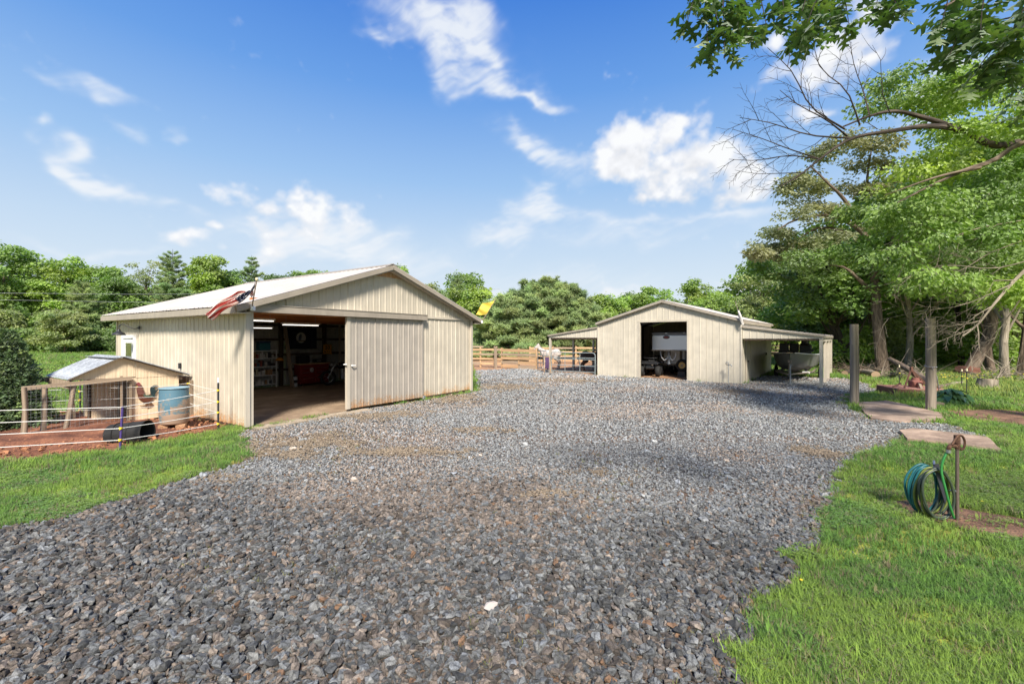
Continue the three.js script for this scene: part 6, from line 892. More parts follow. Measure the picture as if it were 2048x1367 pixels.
{ // aluminium fishing boat on its trailer, bow towards the drive
  const p = local(barnB, 9.0, 0, -2.3), b = thing('fishing_boat', 'grey aluminium fishing boat with outboard under the right lean-to', 'boat', V(p.x, 0.42, p.z), barnB.turn);
  const Lb = 4.6, st = 24, hull = (inner) => { const P = [], I = [], n = 10; for (let i = 0; i <= st; i++) { const t = i / st, z = -t * Lb, w = Math.max(0.012, 0.98 * Math.min(1, 0.012 + 1.05 * Math.sin(Math.min(1, t * 1.7) * Math.PI / 2) ** 0.62) - inner), keel = 0.34 * (1 - Math.min(1, t * 2.6)) ** 2 + inner, sheer = 0.86 + 0.12 * (1 - Math.min(1, t * 2)) ** 2 - 0.0; for (let j = 0; j <= n; j++) { const s = j / n * 2 - 1, a = Math.abs(s); let x, y; if (a < 0.5) { x = a * 2 * w * 0.72; y = keel + 0.16 * a * 2 * (1 - 0.5 * t); } else { const k = (a - 0.5) * 2; x = w * lerp(0.72, 1, k ** 0.7); y = lerp(keel + 0.16 * (1 - 0.5 * t), sheer, k); } P.push(Math.sign(s) * x, y, z + (1 - t) ** 3 * (y - 0.3) * 0.35); } } for (let i = 0; i < st; i++) for (let j = 0; j < n; j++) { const a = i * (n + 1) + j; I.push(a, a + n + 1, a + 1, a + 1, a + n + 1, a + n + 2); } const g = new THREE.BufferGeometry(); g.setAttribute('position', new THREE.Float32BufferAttribute(P, 3)); g.setIndex(I); return toCreasedNormals(g.toNonIndexed(), 0.5); };
  part('hull', hull(0), std([0.17, 0.175, 0.165], 0.4, { metalness: 0.3, side: THREE.DoubleSide, map: null }), b); part('inner_liner', hull(0.03), std([0.12, 0.13, 0.12], 0.7, { side: THREE.DoubleSide }), b);
  part('bow_deck', (() => { const s = new THREE.Shape(); s.moveTo(-0.02, 0.12); s.lineTo(0.02, 0.12); s.lineTo(0.5, -0.5); s.lineTo(0.78, -1.2); s.lineTo(-0.78, -1.2); s.lineTo(-0.5, -0.5); s.closePath(); return new THREE.ExtrudeGeometry(s, { depth: 0.03, bevelEnabled: false }).rotateX(-Math.PI / 2).rotateY(Math.PI).translate(0, 0.84, 0).scale(-1, 1, 1); })(), std([0.07, 0.075, 0.07], 0.8), b).rotation.set(0, 0, 0);
  part('side_stripe', join([-1, 1].map((s) => tubePath([0.02, 0.1, 0.2, 0.4, 0.7, 1].map((t) => { const w = 0.98 * Math.min(1, 0.012 + 1.05 * Math.sin(Math.min(1, t * 1.7) * Math.PI / 2) ** 0.62); return V(s * (w + 0.004), 0.87 + 0.12 * (1 - Math.min(1, t * 2)) ** 2, -t * Lb + (1 - t) ** 3 * 0.2); }), 0.025, 24, 6))), M.alu, b);
  for (const [x, z] of [[-0.45, -1.5], [-0.05, -1.9], [0.35, -2.6]]) { const s = part('seat', rbox(0.42, 0.4, 0.12, 0.04, x, 1.22, z - 0.18), M.black, b); part('seat_cushion', rbox(0.42, 0.1, 0.4, 0.04, x, 1.0, z), M.black, s); part('seat_post', cyl(0.04, 0.05, 0.5, x, 0.72, z), M.dTrim, s); }
  const o = part('outboard_motor', join([rbox(0.34, 0.48, 0.46, 0.1, 0.2, 1.42, -4.75), rbox(0.16, 0.9, 0.2, 0.05, 0.2, 0.8, -4.72)]), M.blackShine, b); part('motor_band', rbox(0.35, 0.06, 0.47, 0.02, 0.2, 1.3, -4.75), M.galv, o);
  part('trolling_motor', join([bar(V(0.2, 0.95, 0.02), V(0.75, 1.0, -0.9), 0.02), rbox(0.3, 0.12, 0.14, 0.04, 0.72, 1.08, -0.9)]), M.black, b); part('console', rbox(0.5, 0.5, 0.4, 0.05, 0.45, 1.1, -2.0), M.black, b);
  const tr = thing('boat_trailer', 'dark galvanised trailer with jack stand carrying the fishing boat', 'trailer', V(p.x, 0, p.z), barnB.turn);
  part('frame', join([bar(V(0, 0.42, 0.9), V(-0.75, 0.42, -1.2), 0.04), bar(V(0, 0.42, 0.9), V(0.75, 0.42, -1.2), 0.04), bar(V(-0.75, 0.42, -1.2), V(-0.75, 0.42, -4.4), 0.04), bar(V(0.75, 0.42, -1.2), V(0.75, 0.42, -4.4), 0.04), bar(V(-0.95, 0.3, -3.2), V(0.95, 0.3, -3.2), 0.035), bar(V(-0.75, 0.42, -1.6), V(0.75, 0.42, -1.6), 0.035)]), M.dTrim, tr);
  for (const s of [-1, 1]) { part('bunk', beam(V(s * 0.5, 0.5, -1.3), V(s * 0.5, 0.5, -4.4), 0.09, 0.08), M.black, tr); const w = part('wheel', new THREE.TorusGeometry(0.22, 0.085, 12, 26).rotateY(Math.PI / 2).translate(s * 1.0, 0.3, -3.2), M.rubber, tr); part('rim', cyl(0.15, 0.15, 0.12, 0, 0, 0, 18).rotateZ(Math.PI / 2).translate(s * 1.0, 0.3, -3.2), M.galv, w); part('mudguard', new THREE.TorusGeometry(0.36, 0.035, 8, 18, Math.PI).rotateY(Math.PI / 2).translate(s * 1.0, 0.32, -3.2), M.black, tr); part('guide_post', bar(V(s * 0.95, 0.42, -4.0), V(s * 1.05, 1.1, -4.0), 0.02), M.galv, tr); }
  part('winch_post', join([bar(V(0, 0.42, 0.55), V(0, 1.0, 0.35), 0.035), rbox(0.16, 0.14, 0.12, 0.03, 0, 1.0, 0.38)]), M.dTrim, tr); part('jack', join([cyl(0.03, 0.03, 0.85, 0.08, 0.45, 0.85, 10), cyl(0.05, 0.06, 0.03, 0.08, 0.02, 0.85, 12), bar(V(0.08, 0.85, 0.85), V(0.2, 0.85, 0.85), 0.012)]), M.galv, tr); part('number_plate', span(0.5, 0.8, 0.36, 0.46, 0.0, 0.012).rotateY(0).translate(-0.1, 0.02, -0.9), M.white, tr);
}

// ---------- paddock: fences, gates, horses ----------
{
  const boardFence = (label, a, b, n, h, boards, mat, solid) => { // posts with boards between
    const f = thing('board_fence', label, 'fence', a, Math.atan2(-(b.z - a.z), b.x - a.x)), L = Math.hypot(b.x - a.x, b.z - a.z), r = rng(Math.round(L * 100));
    for (let i = 0; i <= n; i++) part('post', span(i * L / n - 0.055, i * L / n + 0.055, 0, h + 0.06 + 0.05 * r(), -0.09, -0.01), mat, f);
    for (let i = 0; i < n; i++) boards.forEach(([y, w]) => part('board', beam(V(i * L / n + 0.005, y + (r() - 0.5) * 0.03, 0.013 * (1 + i % 2)), V((i + 1) * L / n - 0.005, y + (r() - 0.5) * 0.03, 0.013 * (1 + i % 2)), 0.022, w), r() < 0.3 ? M.boardGrey : mat, f));
    return f;
  };
  const g = (px, d) => XZ(px, d), rows = [[0.28, 0.14], [0.62, 0.14], [0.95, 0.14], [1.28, 0.15]];
  boardFence('weathered tan board fence running out from behind the sliding door barn', g(920, 33), g(1003, 31.5), 2, 1.35, rows, M.board);
  boardFence('tan plank fence of wide close boards left of the pale horse', g(1003, 31.5), g(1072, 29.6), 2, 1.34, [[0.14, 0.22], [0.42, 0.2], [0.72, 0.2], [0.98, 0.18], [1.25, 0.2]], M.board);
  boardFence('far board fence along the pasture behind the horses', g(1060, 37), g(1290, 37), 5, 1.35, rows, M.board);
  boardFence('far board fence behind the tan plank fence', g(900, 43), g(1060, 43), 4, 1.35, rows, M.boardGrey);
  boardFence('distant board fence across the field behind the boat', g(1530, 48), g(1760, 46), 6, 1.3, rows, M.boardGrey);
  { const t = thing('mailbox_post', 'short grey post with a bracket standing in the board fence', 'post', g(990, 31.2), 0.3); part('post', rbox(0.2, 1.45, 0.16, 0.02, 0, 0.72, 0.12), M.oldWood, t); part('cap', rbox(0.26, 0.08, 0.2, 0.02, 0, 1.49, 0.12), M.boardGrey, t); part('crossbar', rbox(0.42, 0.1, 0.1, 0.01, 0.1, 1.3, 0.14), M.oldWood, t); }
  const gate = (label, a, b, h = 1.25, y0 = 0.15) => { const t = thing('tube_gate', label, 'gate', a, Math.atan2(-(b.z - a.z), b.x - a.x)), L = Math.hypot(b.x - a.x, b.z - a.z), R = 0.024; part('frame', tubePath([V(0, y0, 0), V(0, y0 + 0.2, 0), V(0, h - 0.1, 0), V(0.03, h - 0.03, 0), V(0.1, h, 0), V(L / 2, h, 0), V(L - 0.1, h, 0), V(L - 0.03, h - 0.03, 0), V(L, h - 0.1, 0), V(L, y0 + 0.2, 0), V(L, y0, 0)], R, 80), M.gateGreen, t); [y0 + 0.02, y0 + (h - y0) * 0.33, y0 + (h - y0) * 0.66, h - 0.28].forEach((y) => part('rail', bar(V(0, y, 0), V(L, y, 0), R * 0.85), M.gateGreen, t)); for (const k of [0.33, 0.67]) part('upright', bar(V(L * k, y0, 0), V(L * k, h, 0), R * 0.7), M.gateGreen, t); for (const x of [0, L]) part('foot', bar(V(x, 0, 0), V(x, y0, 0), R), M.gateGreen, t); return t; };
  gate('grey tube gate across the front of the left lean-to', local(barnB, -3.05, 0, 0.12), local(barnB, -0.12, 0, 0.12));
  gate('short grey tube panel in front of the pale horse', g(1076, 29.2), local(barnB, -3.35, 0, 0.12), 1.3);
  gate('dark tube panel inside the left lean-to', local(barnB, -1.6, 0, -2.4), local(barnB, -0.2, 0, -3.2), 1.3);
  { const p = local(barnB, -3.2, 0, 0.35), t = thing('purple_bucket_stand', 'purple halter and ropes hanging at the gate post', 'halter', p, barnB.turn); const r = rng(2); const L = []; for (let i = 0; i < 6; i++) { const x = -0.12 + i * 0.045; L.push(tubePath([V(x, 0.95, 0), V(x + 0.05, 0.6, 0.05 * r()), V(x, 0.22 + 0.12 * r(), 0.03), V(x + 0.06, 0.5, 0.05), V(x + 0.04, 0.95, 0.02)], 0.018, 24, 6)); } part('ropes', join(L), std([0.10, 0.05, 0.12], 0.8), t); part('stand', join([bar(V(-0.2, 0, 0), V(-0.2, 1.0, 0), 0.02), bar(V(0.28, 0, 0), V(0.2, 1.0, 0), 0.025), bar(V(-0.2, 0.97, 0), V(0.2, 0.97, 0), 0.02)]), M.board, t); }
}
function horseGeo(grazing) {
  const N = 72, S = 1.3, mc = new MarchingCubes(N, M.black, false, false, 90000); mc.isolation = 0;
  const B = [[[0.42, 1.15, 0], 0.27, [0, 1.10, 0], 0.30], [[0, 1.10, 0], 0.30, [-0.5, 1.2, 0], 0.28], [[-0.5, 1.2, 0], 0.28, [-0.62, 1.1, 0], 0.22], [[0.48, 1.22, 0], 0.23, [0.72, 1.45, 0], 0.15], [[0.72, 1.45, 0], 0.15, [0.86, 1.68, 0], 0.115]];
  const poll = [0.88, 1.72, 0], muz = [1.2, 1.38, 0];
  B.push([poll, 0.115, [1.02, 1.58, 0], 0.115], [[1.02, 1.58, 0], 0.115, muz, 0.065]);
  for (const z of [-0.04, 0.04]) B.push([[0.86, 1.78, z * 1.3], 0.03, [0.85, 1.90, z * 1.6], 0.015]);
  for (const [z, f] of [[0.14, 0.05], [-0.14, -0.05]]) { B.push([[0.42, 1.0, z], 0.12, [0.45 + f, 0.56, z], 0.062], [[0.45 + f, 0.56, z], 0.062, [0.44 + f, 0.15, z], 0.042], [[0.44 + f, 0.15, z], 0.046, [0.49 + f, 0.05, z], 0.06]); B.push([[-0.52, 1.08, z], 0.2, [-0.46 - f, 0.80, z * 1.1], 0.12], [[-0.46 - f, 0.80, z * 1.1], 0.115, [-0.70 - f, 0.54, z], 0.062], [[-0.70 - f, 0.54, z], 0.062, [-0.64 - f, 0.15, z], 0.044], [[-0.64 - f, 0.15, z], 0.046, [-0.59 - f, 0.05, z], 0.06]); }
  const dist = (x, y, z) => { let s = 0; for (const [a, ra, b, rb] of B) { const bx = b[0] - a[0], by = b[1] - a[1], bz = b[2] - a[2], t = clamp(((x - a[0]) * bx + (y - a[1]) * by + (z - a[2]) * bz) / (bx * bx + by * by + bz * bz)), d = Math.hypot(x - a[0] - t * bx, y - a[1] - t * by, z - a[2] - t * bz) - lerp(ra, rb, t); s += Math.exp(-d * 34); } return -Math.log(s + 1e-30) / 34; };
  for (let k = 0; k < N; k++) for (let j = 0; j < N; j++) for (let i = 0; i < N; i++) { const w = (q) => (q - N / 2) / (N / 2) * S; mc.field[k * N * N + j * N + i] = -dist(w(i) + 0.25, w(j) + 0.95, w(k)); }
  mc.update(); const n = mc.count, P = new Float32Array(mc.positionArray.slice(0, n * 3)); for (let i = 0; i < n; i++) { P[i * 3] = P[i * 3] * S + 0.25; P[i * 3 + 1] = P[i * 3 + 1] * S + 0.95; P[i * 3 + 2] *= S; }
  const g = new THREE.BufferGeometry(); g.setAttribute('position', new THREE.BufferAttribute(P, 3)); g.setAttribute('normal', new THREE.BufferAttribute(new Float32Array(mc.normalArray.slice(0, n * 3)), 3)); return g;
}
{
  const hg = horseGeo(), horse = (label, p, turn, body, hair, dapple) => {
    const t = thing('horse', label, 'horse', p, turn), g = hg.clone(), P = g.attributes.position, C = new Float32Array(P.count * 3);
    for (let i = 0; i < P.count; i++) { const x = P.getX(i), y = P.getY(i), z = P.getZ(i), n = fbm(x * 9 + 20, y * 9 + z * 5, 3), leg = y < 0.75 && y > 0.2 ? 1 : 0, c = mixc(body, dapple, clamp((n - 0.45) * 2.2 + leg * (0.6 + 0.5 * (n - 0.5)))); C.set(c, i * 3); }
    g.setAttribute('color', new THREE.BufferAttribute(C, 3)); part('body', g, std(0xffffff, 0.7, { vertexColors: true }), t);
    const r = rng(5), m = []; for (let i = 0; i < 26; i++) { const k = i / 25, b = V(lerp(0.86, 0.5, k), lerp(1.82, 1.46, k), 0), s = i % 2 ? 0.09 : -0.09; m.push(limb([b, b.clone().add(V(-0.05, -0.06, s)), b.clone().add(V(-0.07, -0.24, s * 1.2))], 0.02, 0.006, 4, 5, 0, r)); } part('mane', join(m), hair, t).userData.kind = 'stuff';
    const tl = []; for (let i = 0; i < 9; i++) tl.push(limb([V(-0.80, 1.32, (i - 4) * 0.008), V(-0.93, 1.2, (i - 4) * 0.014), V(-0.95, 0.85, (i - 4) * 0.02), V(-0.9, 0.5 + 0.1 * r(), (i - 4) * 0.016)], 0.022, 0.006, 6, 5, 0, r)); part('tail', join(tl), hair, t).userData.kind = 'stuff';
    part('eye', join([-1, 1].map((s) => new THREE.SphereGeometry(0.018, 8, 6).translate(0.99, 1.63, s * 0.1))), M.blackShine, t); return t;
  };
  horse('pale grey horse standing behind the tube gate left of the second barn', XZ(1100, 30.6), Math.PI - 0.15, [0.50, 0.44, 0.39], std([0.2, 0.15, 0.13], 0.8), [0.22, 0.175, 0.15]).scale.setScalar(0.92);
  horse('dark brown horse in the shade of the left lean-to', local(barnB, -1.35, 0, -1.9), barnB.turn + 0.35, [0.035, 0.022, 0.018], std([0.012, 0.01, 0.01], 0.8), [0.05, 0.03, 0.02]).scale.setScalar(0.88);
}

// ---------- right-hand yard ----------
for (const [px, by, ty, label] of [[1709, 808, 648, 'weathered round timber post at the gravel end of the slab'], [1862, 820, 636, 'taller weathered round timber post with a rope tied round it']]) {
  const p = onGround(px, by), h = (by - ty) / FOCAL * -p.z, r = rng(px), t = thing('timber_post', label, 'post', p, 0);
  part('pole', join([limb([V(0, -0.1, 0), V(0.01, h * 0.5, 0), V(-0.01, h, 0)], 0.125, 0.115, 12, 16, 0.025, r), new THREE.CircleGeometry(0.115, 16).rotateX(-Math.PI / 2).translate(-0.01, h - 0.002, 0)]), std(0xffffff, 0.95, { map: woodTex([0.40, 0.36, 0.32], [0.62, 0.57, 0.51], px), bumpMap: barkBump, bumpScale: 0.015 }), t);
}
{ const p = onGround(1862, 820), a = p.clone().add(V(-0.1, 1.28, 0.13)), e = onGround(1880, 766), t = thing('tied_rope', 'grey rope looped round the taller post and slanting down', 'rope', [0, 0, 0]); part('loop', new THREE.TorusGeometry(0.132, 0.012, 8, 30).rotateX(Math.PI / 2 + 0.15).translate(p.x, 1.28, p.z), std([0.32, 0.3, 0.34], 0.9), t); part('line', tubePath([a, a.clone().lerp(V(p.x + 0.3, 0.75, p.z - 0.05), 0.5).add(V(0.02, -0.03, 0.02)), V(p.x + 0.32, 0.66, p.z - 0.1), V(e.x, 0.03, e.z)], 0.012, 30), std([0.32, 0.3, 0.34], 0.9), t); }
{ // frost-free hydrant with hose on a stake hanger
  const p = onGround(1915, 1040), rust = std(0xffffff, 0.85, { map: tex(256, 256, (u, v) => mixc([0.22, 0.13, 0.09], [0.48, 0.36, 0.28], clamp(fbm(u * 10, v * 10, 4) * 1.6 - 0.3))), metalness: 0.2 }), pipe = std([0.25, 0.19, 0.15], 0.7, { metalness: 0.35, map: grain });
  const t = thing('yard_hydrant', 'rusty brown yard hydrant with looped lever handle on the lawn', 'hydrant', p, 0.12);
  part('standpipe', cyl(0.017, 0.018, 0.86, 0, 0.42, 0, 14), pipe, t); part('head', join([cyl(0.03, 0.024, 0.08, 0, 0.86, 0, 14), cyl(0.02, 0.026, 0.05, 0, 0.925, 0, 12)]), rust, t);
  part('spout', tubePath([V(0, 0.85, 0), V(-0.06, 0.86, 0.01), V(-0.11, 0.87, 0.015), V(-0.135, 0.85, 0.02), V(-0.138, 0.82, 0.02)], 0.02, 20, 10), rust, t); part('coupling', cyl(0.022, 0.022, 0.035, -0.138, 0.805, 0.02, 14), M.steel, t);
  part('lever', tubePath([V(-0.11, 0.88, 0.03), V(-0.05, 0.94, 0.02), V(0.0, 0.98, 0.01), V(0.07, 0.965, 0), V(0.1, 0.9, 0), V(0.085, 0.83, 0), V(0.05, 0.815, 0), V(0.03, 0.85, 0)], 0.012, 44, 8), rust, t); part('lever_link', join([span(-0.035, 0.03, 0.9, 0.985, -0.012, 0.012)]), rust, t);
  const s = thing('hose_hanger', 'black angled stake hanger stuck in the ground beside the hydrant', 'hose hanger', onGround(1898, 1036), 0.1);
  part('stake', beam(V(0.02, -0.02, 0.03), V(-0.11, 0.62, -0.05), 0.02, 0.05), std([0.035, 0.036, 0.045], 0.5), s); part('stake_rib', beam(V(0.035, -0.02, 0.02), V(-0.095, 0.6, -0.06), 0.045, 0.012), std([0.03, 0.031, 0.04], 0.5), s); part('arm', bar(V(-0.15, 0.56, -0.03), V(-0.03, 0.63, -0.14), 0.011), M.steel, s); part('lower_peg', bar(V(-0.03, 0.33, -0.02), V(0.01, 0.34, 0.07), 0.012), M.steel, s);
  // the coil hangs over the stake: many uneven loops
  const hc = onGround(1898, 1036).add(V(-0.17, 0.30, -0.06)), teal = std([0.012, 0.115, 0.12], 0.4), dark = std([0.035, 0.05, 0.03], 0.45), olive = std([0.14, 0.17, 0.03], 0.45), r = rng(88);
  const h = thing('garden_hose', 'coiled teal and black garden hose hanging on the stake hanger', 'hose', hc, 0);
  const loop = (k, rx, ry, dz, m, name) => { const pts = [], ph = r() * 6; for (let i = 0; i < 20; i++) { const a = i / 20 * 6.283; pts.push(V(Math.cos(a) * (rx + 0.012 * Math.sin(a * 2 + ph)), Math.sin(a) * (ry + 0.012 * Math.cos(a * 3 + ph)) - 0.012 * (Math.sin(a) < 0 ? r() : 0), dz + 0.02 * Math.sin(a + ph) + Math.cos(a) * 0.02)); } part(name, new THREE.TubeGeometry(new THREE.CatmullRomCurve3(pts, true), 90, 0.0125, 10, true), m, h); };
  for (let k = 0; k < 5; k++) loop(k, 0.165 + 0.012 * (r() - 0.5), 0.275 + 0.012 * (r() - 0.5), -0.09 + k * 0.016, teal, 'teal_loop');
  for (let k = 0; k < 7; k++) loop(k, 0.155 + 0.03 * (r() - 0.5), 0.265 + 0.03 * (r() - 0.5), -0.01 + k * 0.02, k % 3 === 1 ? olive : dark, 'dark_loop');
  const sp = p.clone().add(V(-0.138, 0.79, 0.02)).sub(hc); part('feed', tubePath([sp, sp.clone().add(V(-0.04, -0.08, 0)), sp.clone().add(V(-0.065, -0.2, 0.0)), sp.clone().add(V(-0.05, -0.4, 0.03)), sp.clone().add(V(0.0, -0.62, 0.04)), sp.clone().add(V(0.05, -0.74, 0.03))], 0.0125, 40, 10), std([0.03, 0.2, 0.04], 0.45), h);
  const q = onGround(1862, 1032), st = solo('foot_stone', (() => { const g = stoneGeo(53, 0.3).scale(0.19, 0.16, 0.11); g.computeVertexNormals(); return metric(g); })(), std([0.30, 0.22, 0.15], 0.9, { bumpMap: fineBump, bumpScale: 0.006, map: grain }), 'flat brown stone lying under the coiled hose', 'stone'); st.position.set(q.x + 0.02, 0.02, q.z + 0.03); st.rotation.y = -0.25;
}
{ // hosta and rock by the taller post
  const p = onGround(1902, 806), t = thing('hosta_plant', 'large green hosta with broad leaves beside the taller post', 'plant', p, 0), r = rng(33), P = [];
  const lg = (() => { const s = new THREE.Shape(); s.moveTo(0, 0); s.bezierCurveTo(0.12, 0.02, 0.13, 0.18, 0, 0.3); s.bezierCurveTo(-0.13, 0.18, -0.12, 0.02, 0, 0); const g = new THREE.ShapeGeometry(s, 5), a = g.attributes.position; for (let i = 0; i < a.count; i++) a.setZ(i, Math.abs(a.getX(i)) * 0.35 - a.getY(i) ** 2 * 1.6); g.rotateX(-Math.PI / 2); return g; })();
  const ms = [[0.085, 0.18, 0.045], [0.12, 0.23, 0.06], [0.055, 0.13, 0.035]].map((c) => { const m = M.leaf.clone(); m.color = LIN(...c); m.roughness = 0.45; m.transmission = 0.2; return m; });
  for (let i = 0; i < 90; i++) { const a = i * 2.399, k = Math.sqrt(i / 90), m = part('leaf', lg, ms[i % 3], t); m.position.set(Math.cos(a) * k * 0.42, 0.12 + 0.26 * (1 - k * k) + 0.05 * r(), Math.sin(a) * k * 0.36); m.rotation.set(0.35 - 0.9 * k + 0.6 * (r() - 0.5), -a - Math.PI / 2 + 0.8 * (r() - 0.5), 0.7 * (r() - 0.5), 'YXZ'); m.scale.setScalar(0.6 + 0.4 * r()); }
  const st = []; for (let i = 0; i < 30; i++) { const a = i * 2.4, k = Math.sqrt(i / 30) * 0.4; st.push(bar(V(0.1 * Math.cos(a), 0, 0.1 * Math.sin(a)), V(Math.cos(a) * k, 0.2 + 0.18 * (1 - k * k * 6), Math.sin(a) * k * 0.85), 0.008, 5)); } part('stems', join(st), ms[1], t).userData.kind = 'stuff';
  const q = onGround(1880, 812), g = stoneGeo(71, 0.55).scale(0.16, 0.17, 0.12); g.computeVertexNormals(); const s = solo('brown_rock', metric(g), std([0.34, 0.25, 0.18], 0.9, { map: grain, bumpMap: fineBump, bumpScale: 0.008 }), 'rounded brown rock at the foot of the taller post', 'rock'); s.position.set(q.x, 0.06, q.z);
}
{ // rotary cutter, faded red
  const p = onGround(1825, 790), t = thing('rotary_mower', 'faded red tractor rotary cutter resting on the weeds', 'mower', p, -0.25), red = std(0xffffff, 0.75, { map: tex(256, 256, (u, v) => mixc([0.52, 0.34, 0.29], [0.72, 0.54, 0.47], clamp(fbm(u * 8, v * 8, 4) * 1.6 - 0.3))) }), rustM = std([0.13, 0.06, 0.04], 0.9);
  part('deck', rbox(1.5, 0.05, 1.4, 0.02, 0, 0.27, -0.1), red, t); part('skirt', join([span(-0.76, -0.73, 0.08, 0.26, -0.8, 0.6), span(0.73, 0.76, 0.08, 0.26, -0.8, 0.6), span(-0.73, 0.73, 0.14, 0.26, 0.57, 0.6)]), rustM, t);
  for (const x of [-0.75, 0.75]) part('skid', rbox(0.06, 0.09, 1.5, 0.02, x, 0.045, -0.1), rustM, t);
  part('gearbox', join([rbox(0.34, 0.26, 0.3, 0.05, 0.15, 0.42, -0.1), cyl(0.11, 0.13, 0.16, 0.15, 0.56, -0.1), cyl(0.05, 0.05, 0.3, 0, 0, 0).rotateX(Math.PI / 2).translate(0.15, 0.44, 0.1)]), std([0.20, 0.075, 0.055], 0.8), t);
  part('mast', join([beam(V(-0.45, 0.3, 0.4), V(-0.15, 0.92, 0.2), 0.03, 0.06), beam(V(0.35, 0.3, 0.4), V(-0.1, 0.92, 0.2), 0.03, 0.06), beam(V(-0.12, 0.9, 0.2), V(0.6, 0.3, -0.6), 0.03, 0.05)]), rustM, t); part('mast_pin', rbox(0.08, 0.2, 0.1, 0.02, -0.13, 0.96, 0.2), rustM, t); part('drive_shaft', beam(V(0.12, 0.44, 0.2), V(-0.05, 0.12, 0.75), 0.07, 0.07), M.boardGrey, t); part('brace', join([beam(V(-0.7, 0.31, 0.2), V(-0.25, 0.42, -0.2), 0.03, 0.05), beam(V(0.7, 0.31, 0.3), V(0.3, 0.44, -0.1), 0.03, 0.05)]), rustM, t); part('tail_wheel', cyl(0.16, 0.16, 0.1, 0, 0, 0, 20).rotateZ(Math.PI / 2).translate(0.1, 0.16, -1.0), M.rubber, t);
}
for (const [px, by, h, label] of [[1799, 778, 0.95, 'thin stake with yellow insulator left of the rotary cutter'], [1934, 795, 0.98, 'thin stake with white cap right of the taller post'], [1924, 780, 0.8, 'bent dark rod stuck in the weeds behind the capped stake']]) { const p = onGround(px, by), t = thing('field_stake', label, 'stake', p, 0); part('rod', cyl(0.014, 0.014, h, 0, h / 2 - 0.03, 0, 8), M.black, t); part('cap', rbox(0.035, 0.09, 0.035, 0.008, 0, h, 0), std([0.75, 0.65, 0.42], 0.6), t); part('insulator', rbox(0.045, 0.03, 0.04, 0.006, 0, h * 0.7, 0.01), std([0.75, 0.55, 0.05], 0.5), t); }
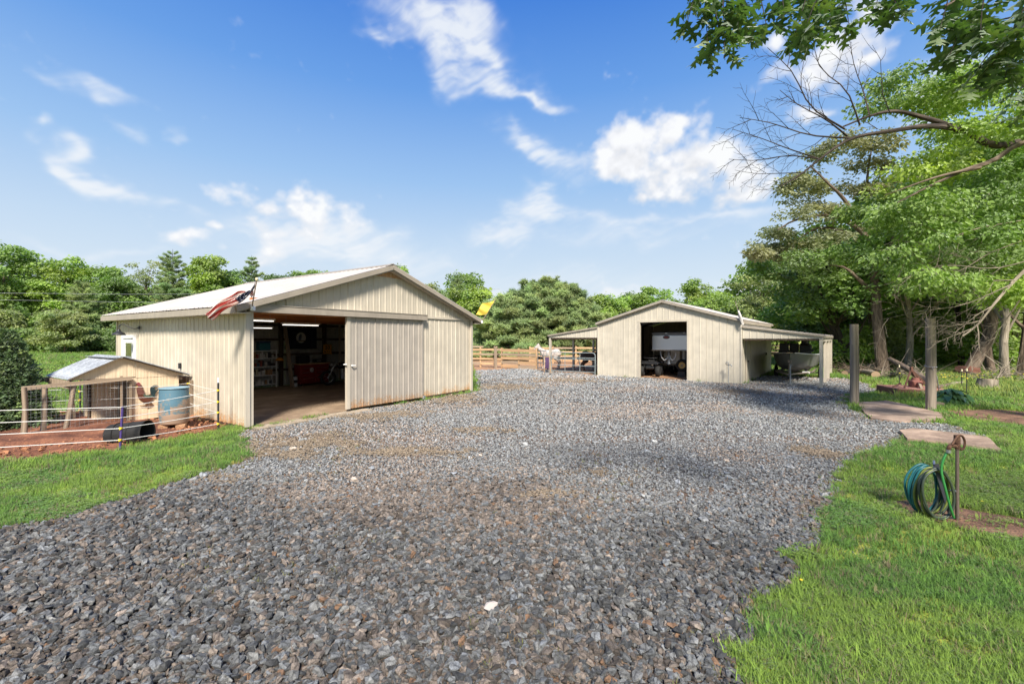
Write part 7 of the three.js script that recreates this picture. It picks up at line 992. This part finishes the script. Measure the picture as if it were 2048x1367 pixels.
{ // stumps, fallen trunk, log and brush pile
  const cutM = std(0xffffff, 0.9, { map: tex(256, 256, (u, v) => { const d = Math.hypot(u - 0.5, v - 0.5), k = 0.5 + 0.5 * Math.sin(d * 120 + fbm(u * 8, v * 8, 3) * 6); return mixc([0.50, 0.41, 0.32], [0.68, 0.58, 0.47], k); }) });
  const stump = (label, p, R, h, seed) => { const r = rng(seed), t = thing('tree_stump', label, 'stump', p, 0); part('stump_bark', limb([V(0, -0.1, 0), V(0, h * 0.5, 0), V(0.02, h, 0)], R * 1.25, R, 6, 14, 0.07, r), M.barkPale, t); part('cut_face', new THREE.CircleGeometry(R * 0.97, 20).rotateX(-Math.PI / 2).translate(0.02, h - 0.004, 0), cutM, t); };
  stump('broad pale cut stump in the weeds near the woods', onGround(1976, 780), 0.30, 0.45, 4); stump('dark stump by the lean-to edge of the brush pile', onGround(1748, 744), 0.3, 0.5, 9);
  const logAt = (label, a, b, R, mat, seed) => { const r = rng(seed), o = a.clone().lerp(b, 0.5), t = thing('fallen_log', label, 'log', V(o.x, 0, o.z), 0); const A = a.clone().sub(V(o.x, 0, o.z)), Bq = b.clone().sub(V(o.x, 0, o.z)); part('log_bark', limb([A, A.clone().lerp(Bq, 0.5).add(V(0, 0.03, 0)), Bq], R, R * 0.75, 10, 10, 0.08, r), mat, t); const dir = A.clone().sub(Bq).normalize(); part('cut_end', new THREE.CircleGeometry(R * 0.96, 16).applyQuaternion(new THREE.Quaternion().setFromUnitVectors(V(0, 0, 1), dir)).translate(A.x, A.y, A.z), cutM, t); };
  const gp = (px, py, y) => onGround(px, py).setY(y);
  logAt('long fallen trunk sloping down from the oak', gp(1868, 778, 0.16), gp(1780, 752, 0.95), 0.16, M.bark, 1);
  logAt('short thick log section lying by the brush pile', gp(1752, 757, 0.2), gp(1722, 750, 0.2), 0.2, M.barkPale, 2);
  logAt('split log lying at the end of the fallen trunk', gp(1880, 782, 0.12), gp(1905, 776, 0.12), 0.12, M.bark, 3);
  logAt('grey log lying behind the oak', gp(1690, 752, 0.16), gp(1716, 745, 0.2), 0.16, M.barkDark, 5);
  logAt('weathered log among the weeds near the stump', gp(1900, 775, 0.1), gp(1928, 770, 0.1), 0.1, M.barkPale, 6);
  const brush = (label, px0, px1, py, n, h, m, seed) => { const r = rng(seed), o = onGround((px0 + px1) / 2, py), t = thing('brush_pile', label, 'brush', o, 0), L = [], w = (px1 - px0) / FOCAL * -o.z; for (let i = 0; i < n; i++) { const a = V((r() - 0.5) * w, r() * h * 0.55 * (1 - 0.4 * r()), (r() - 0.5) * 1.6), d = V(r() - 0.5, (r() - 0.4) * 0.5, (r() - 0.5) * 0.7).normalize().multiplyScalar(0.4 + 1.1 * r()), e = a.clone().add(d); e.y = Math.max(0.03, e.y); L.push(limb([a, a.clone().lerp(e, 0.5).add(V(0, 0.06 * r(), 0)), e], 0.012 + 0.03 * r() * r(), 0.005, 4, 5, 0.08, r)); } part('branches', join(L), m, t).userData.kind = 'stuff'; };
  brush('tangled brush pile of dead branches under the oak', 1682, 1760, 750, 130, 1.0, M.bark, 11); brush('heap of broken branches right of the oak trunk', 1775, 1850, 758, 110, 0.9, M.barkPale, 12); brush('bare bleached brush in front of the right hand trunks', 1955, 2040, 765, 90, 1.6, M.barkPale, 13);
  // leaning trunk with its torn root plate
  const t = thing('leaning_tree', 'uprooted leaning trunk with a red earth root ball', 'tree', onGround(1938, 752), 0), o = t.position, r = rng(21), q = (px, py) => at(px, py, -o.z).sub(o);
  part('trunk', limb([q(1936, 748), q(1955, 715), q(1975, 680), q(1985, 640), q(1972, 600), q(1965, 560)], 0.33, 0.2, 14, 10, 0.08, r), M.bark, t); part('root_ball', (() => { const g = new THREE.IcosahedronGeometry(0.5, 2), P = g.attributes.position; for (let i = 0; i < P.count; i++) { const k = 0.75 + 0.5 * fbm(P.getX(i) * 4 + 5, P.getY(i) * 4 + P.getZ(i) * 3, 3); P.setXYZ(i, P.getX(i) * k * 1.3, P.getY(i) * k * 0.7, P.getZ(i) * k); } g.computeVertexNormals(); return g.translate(-0.1, 0.25, 0); })(), std([0.13, 0.055, 0.035], 1), t);
}
renderer.render(scene, camera);
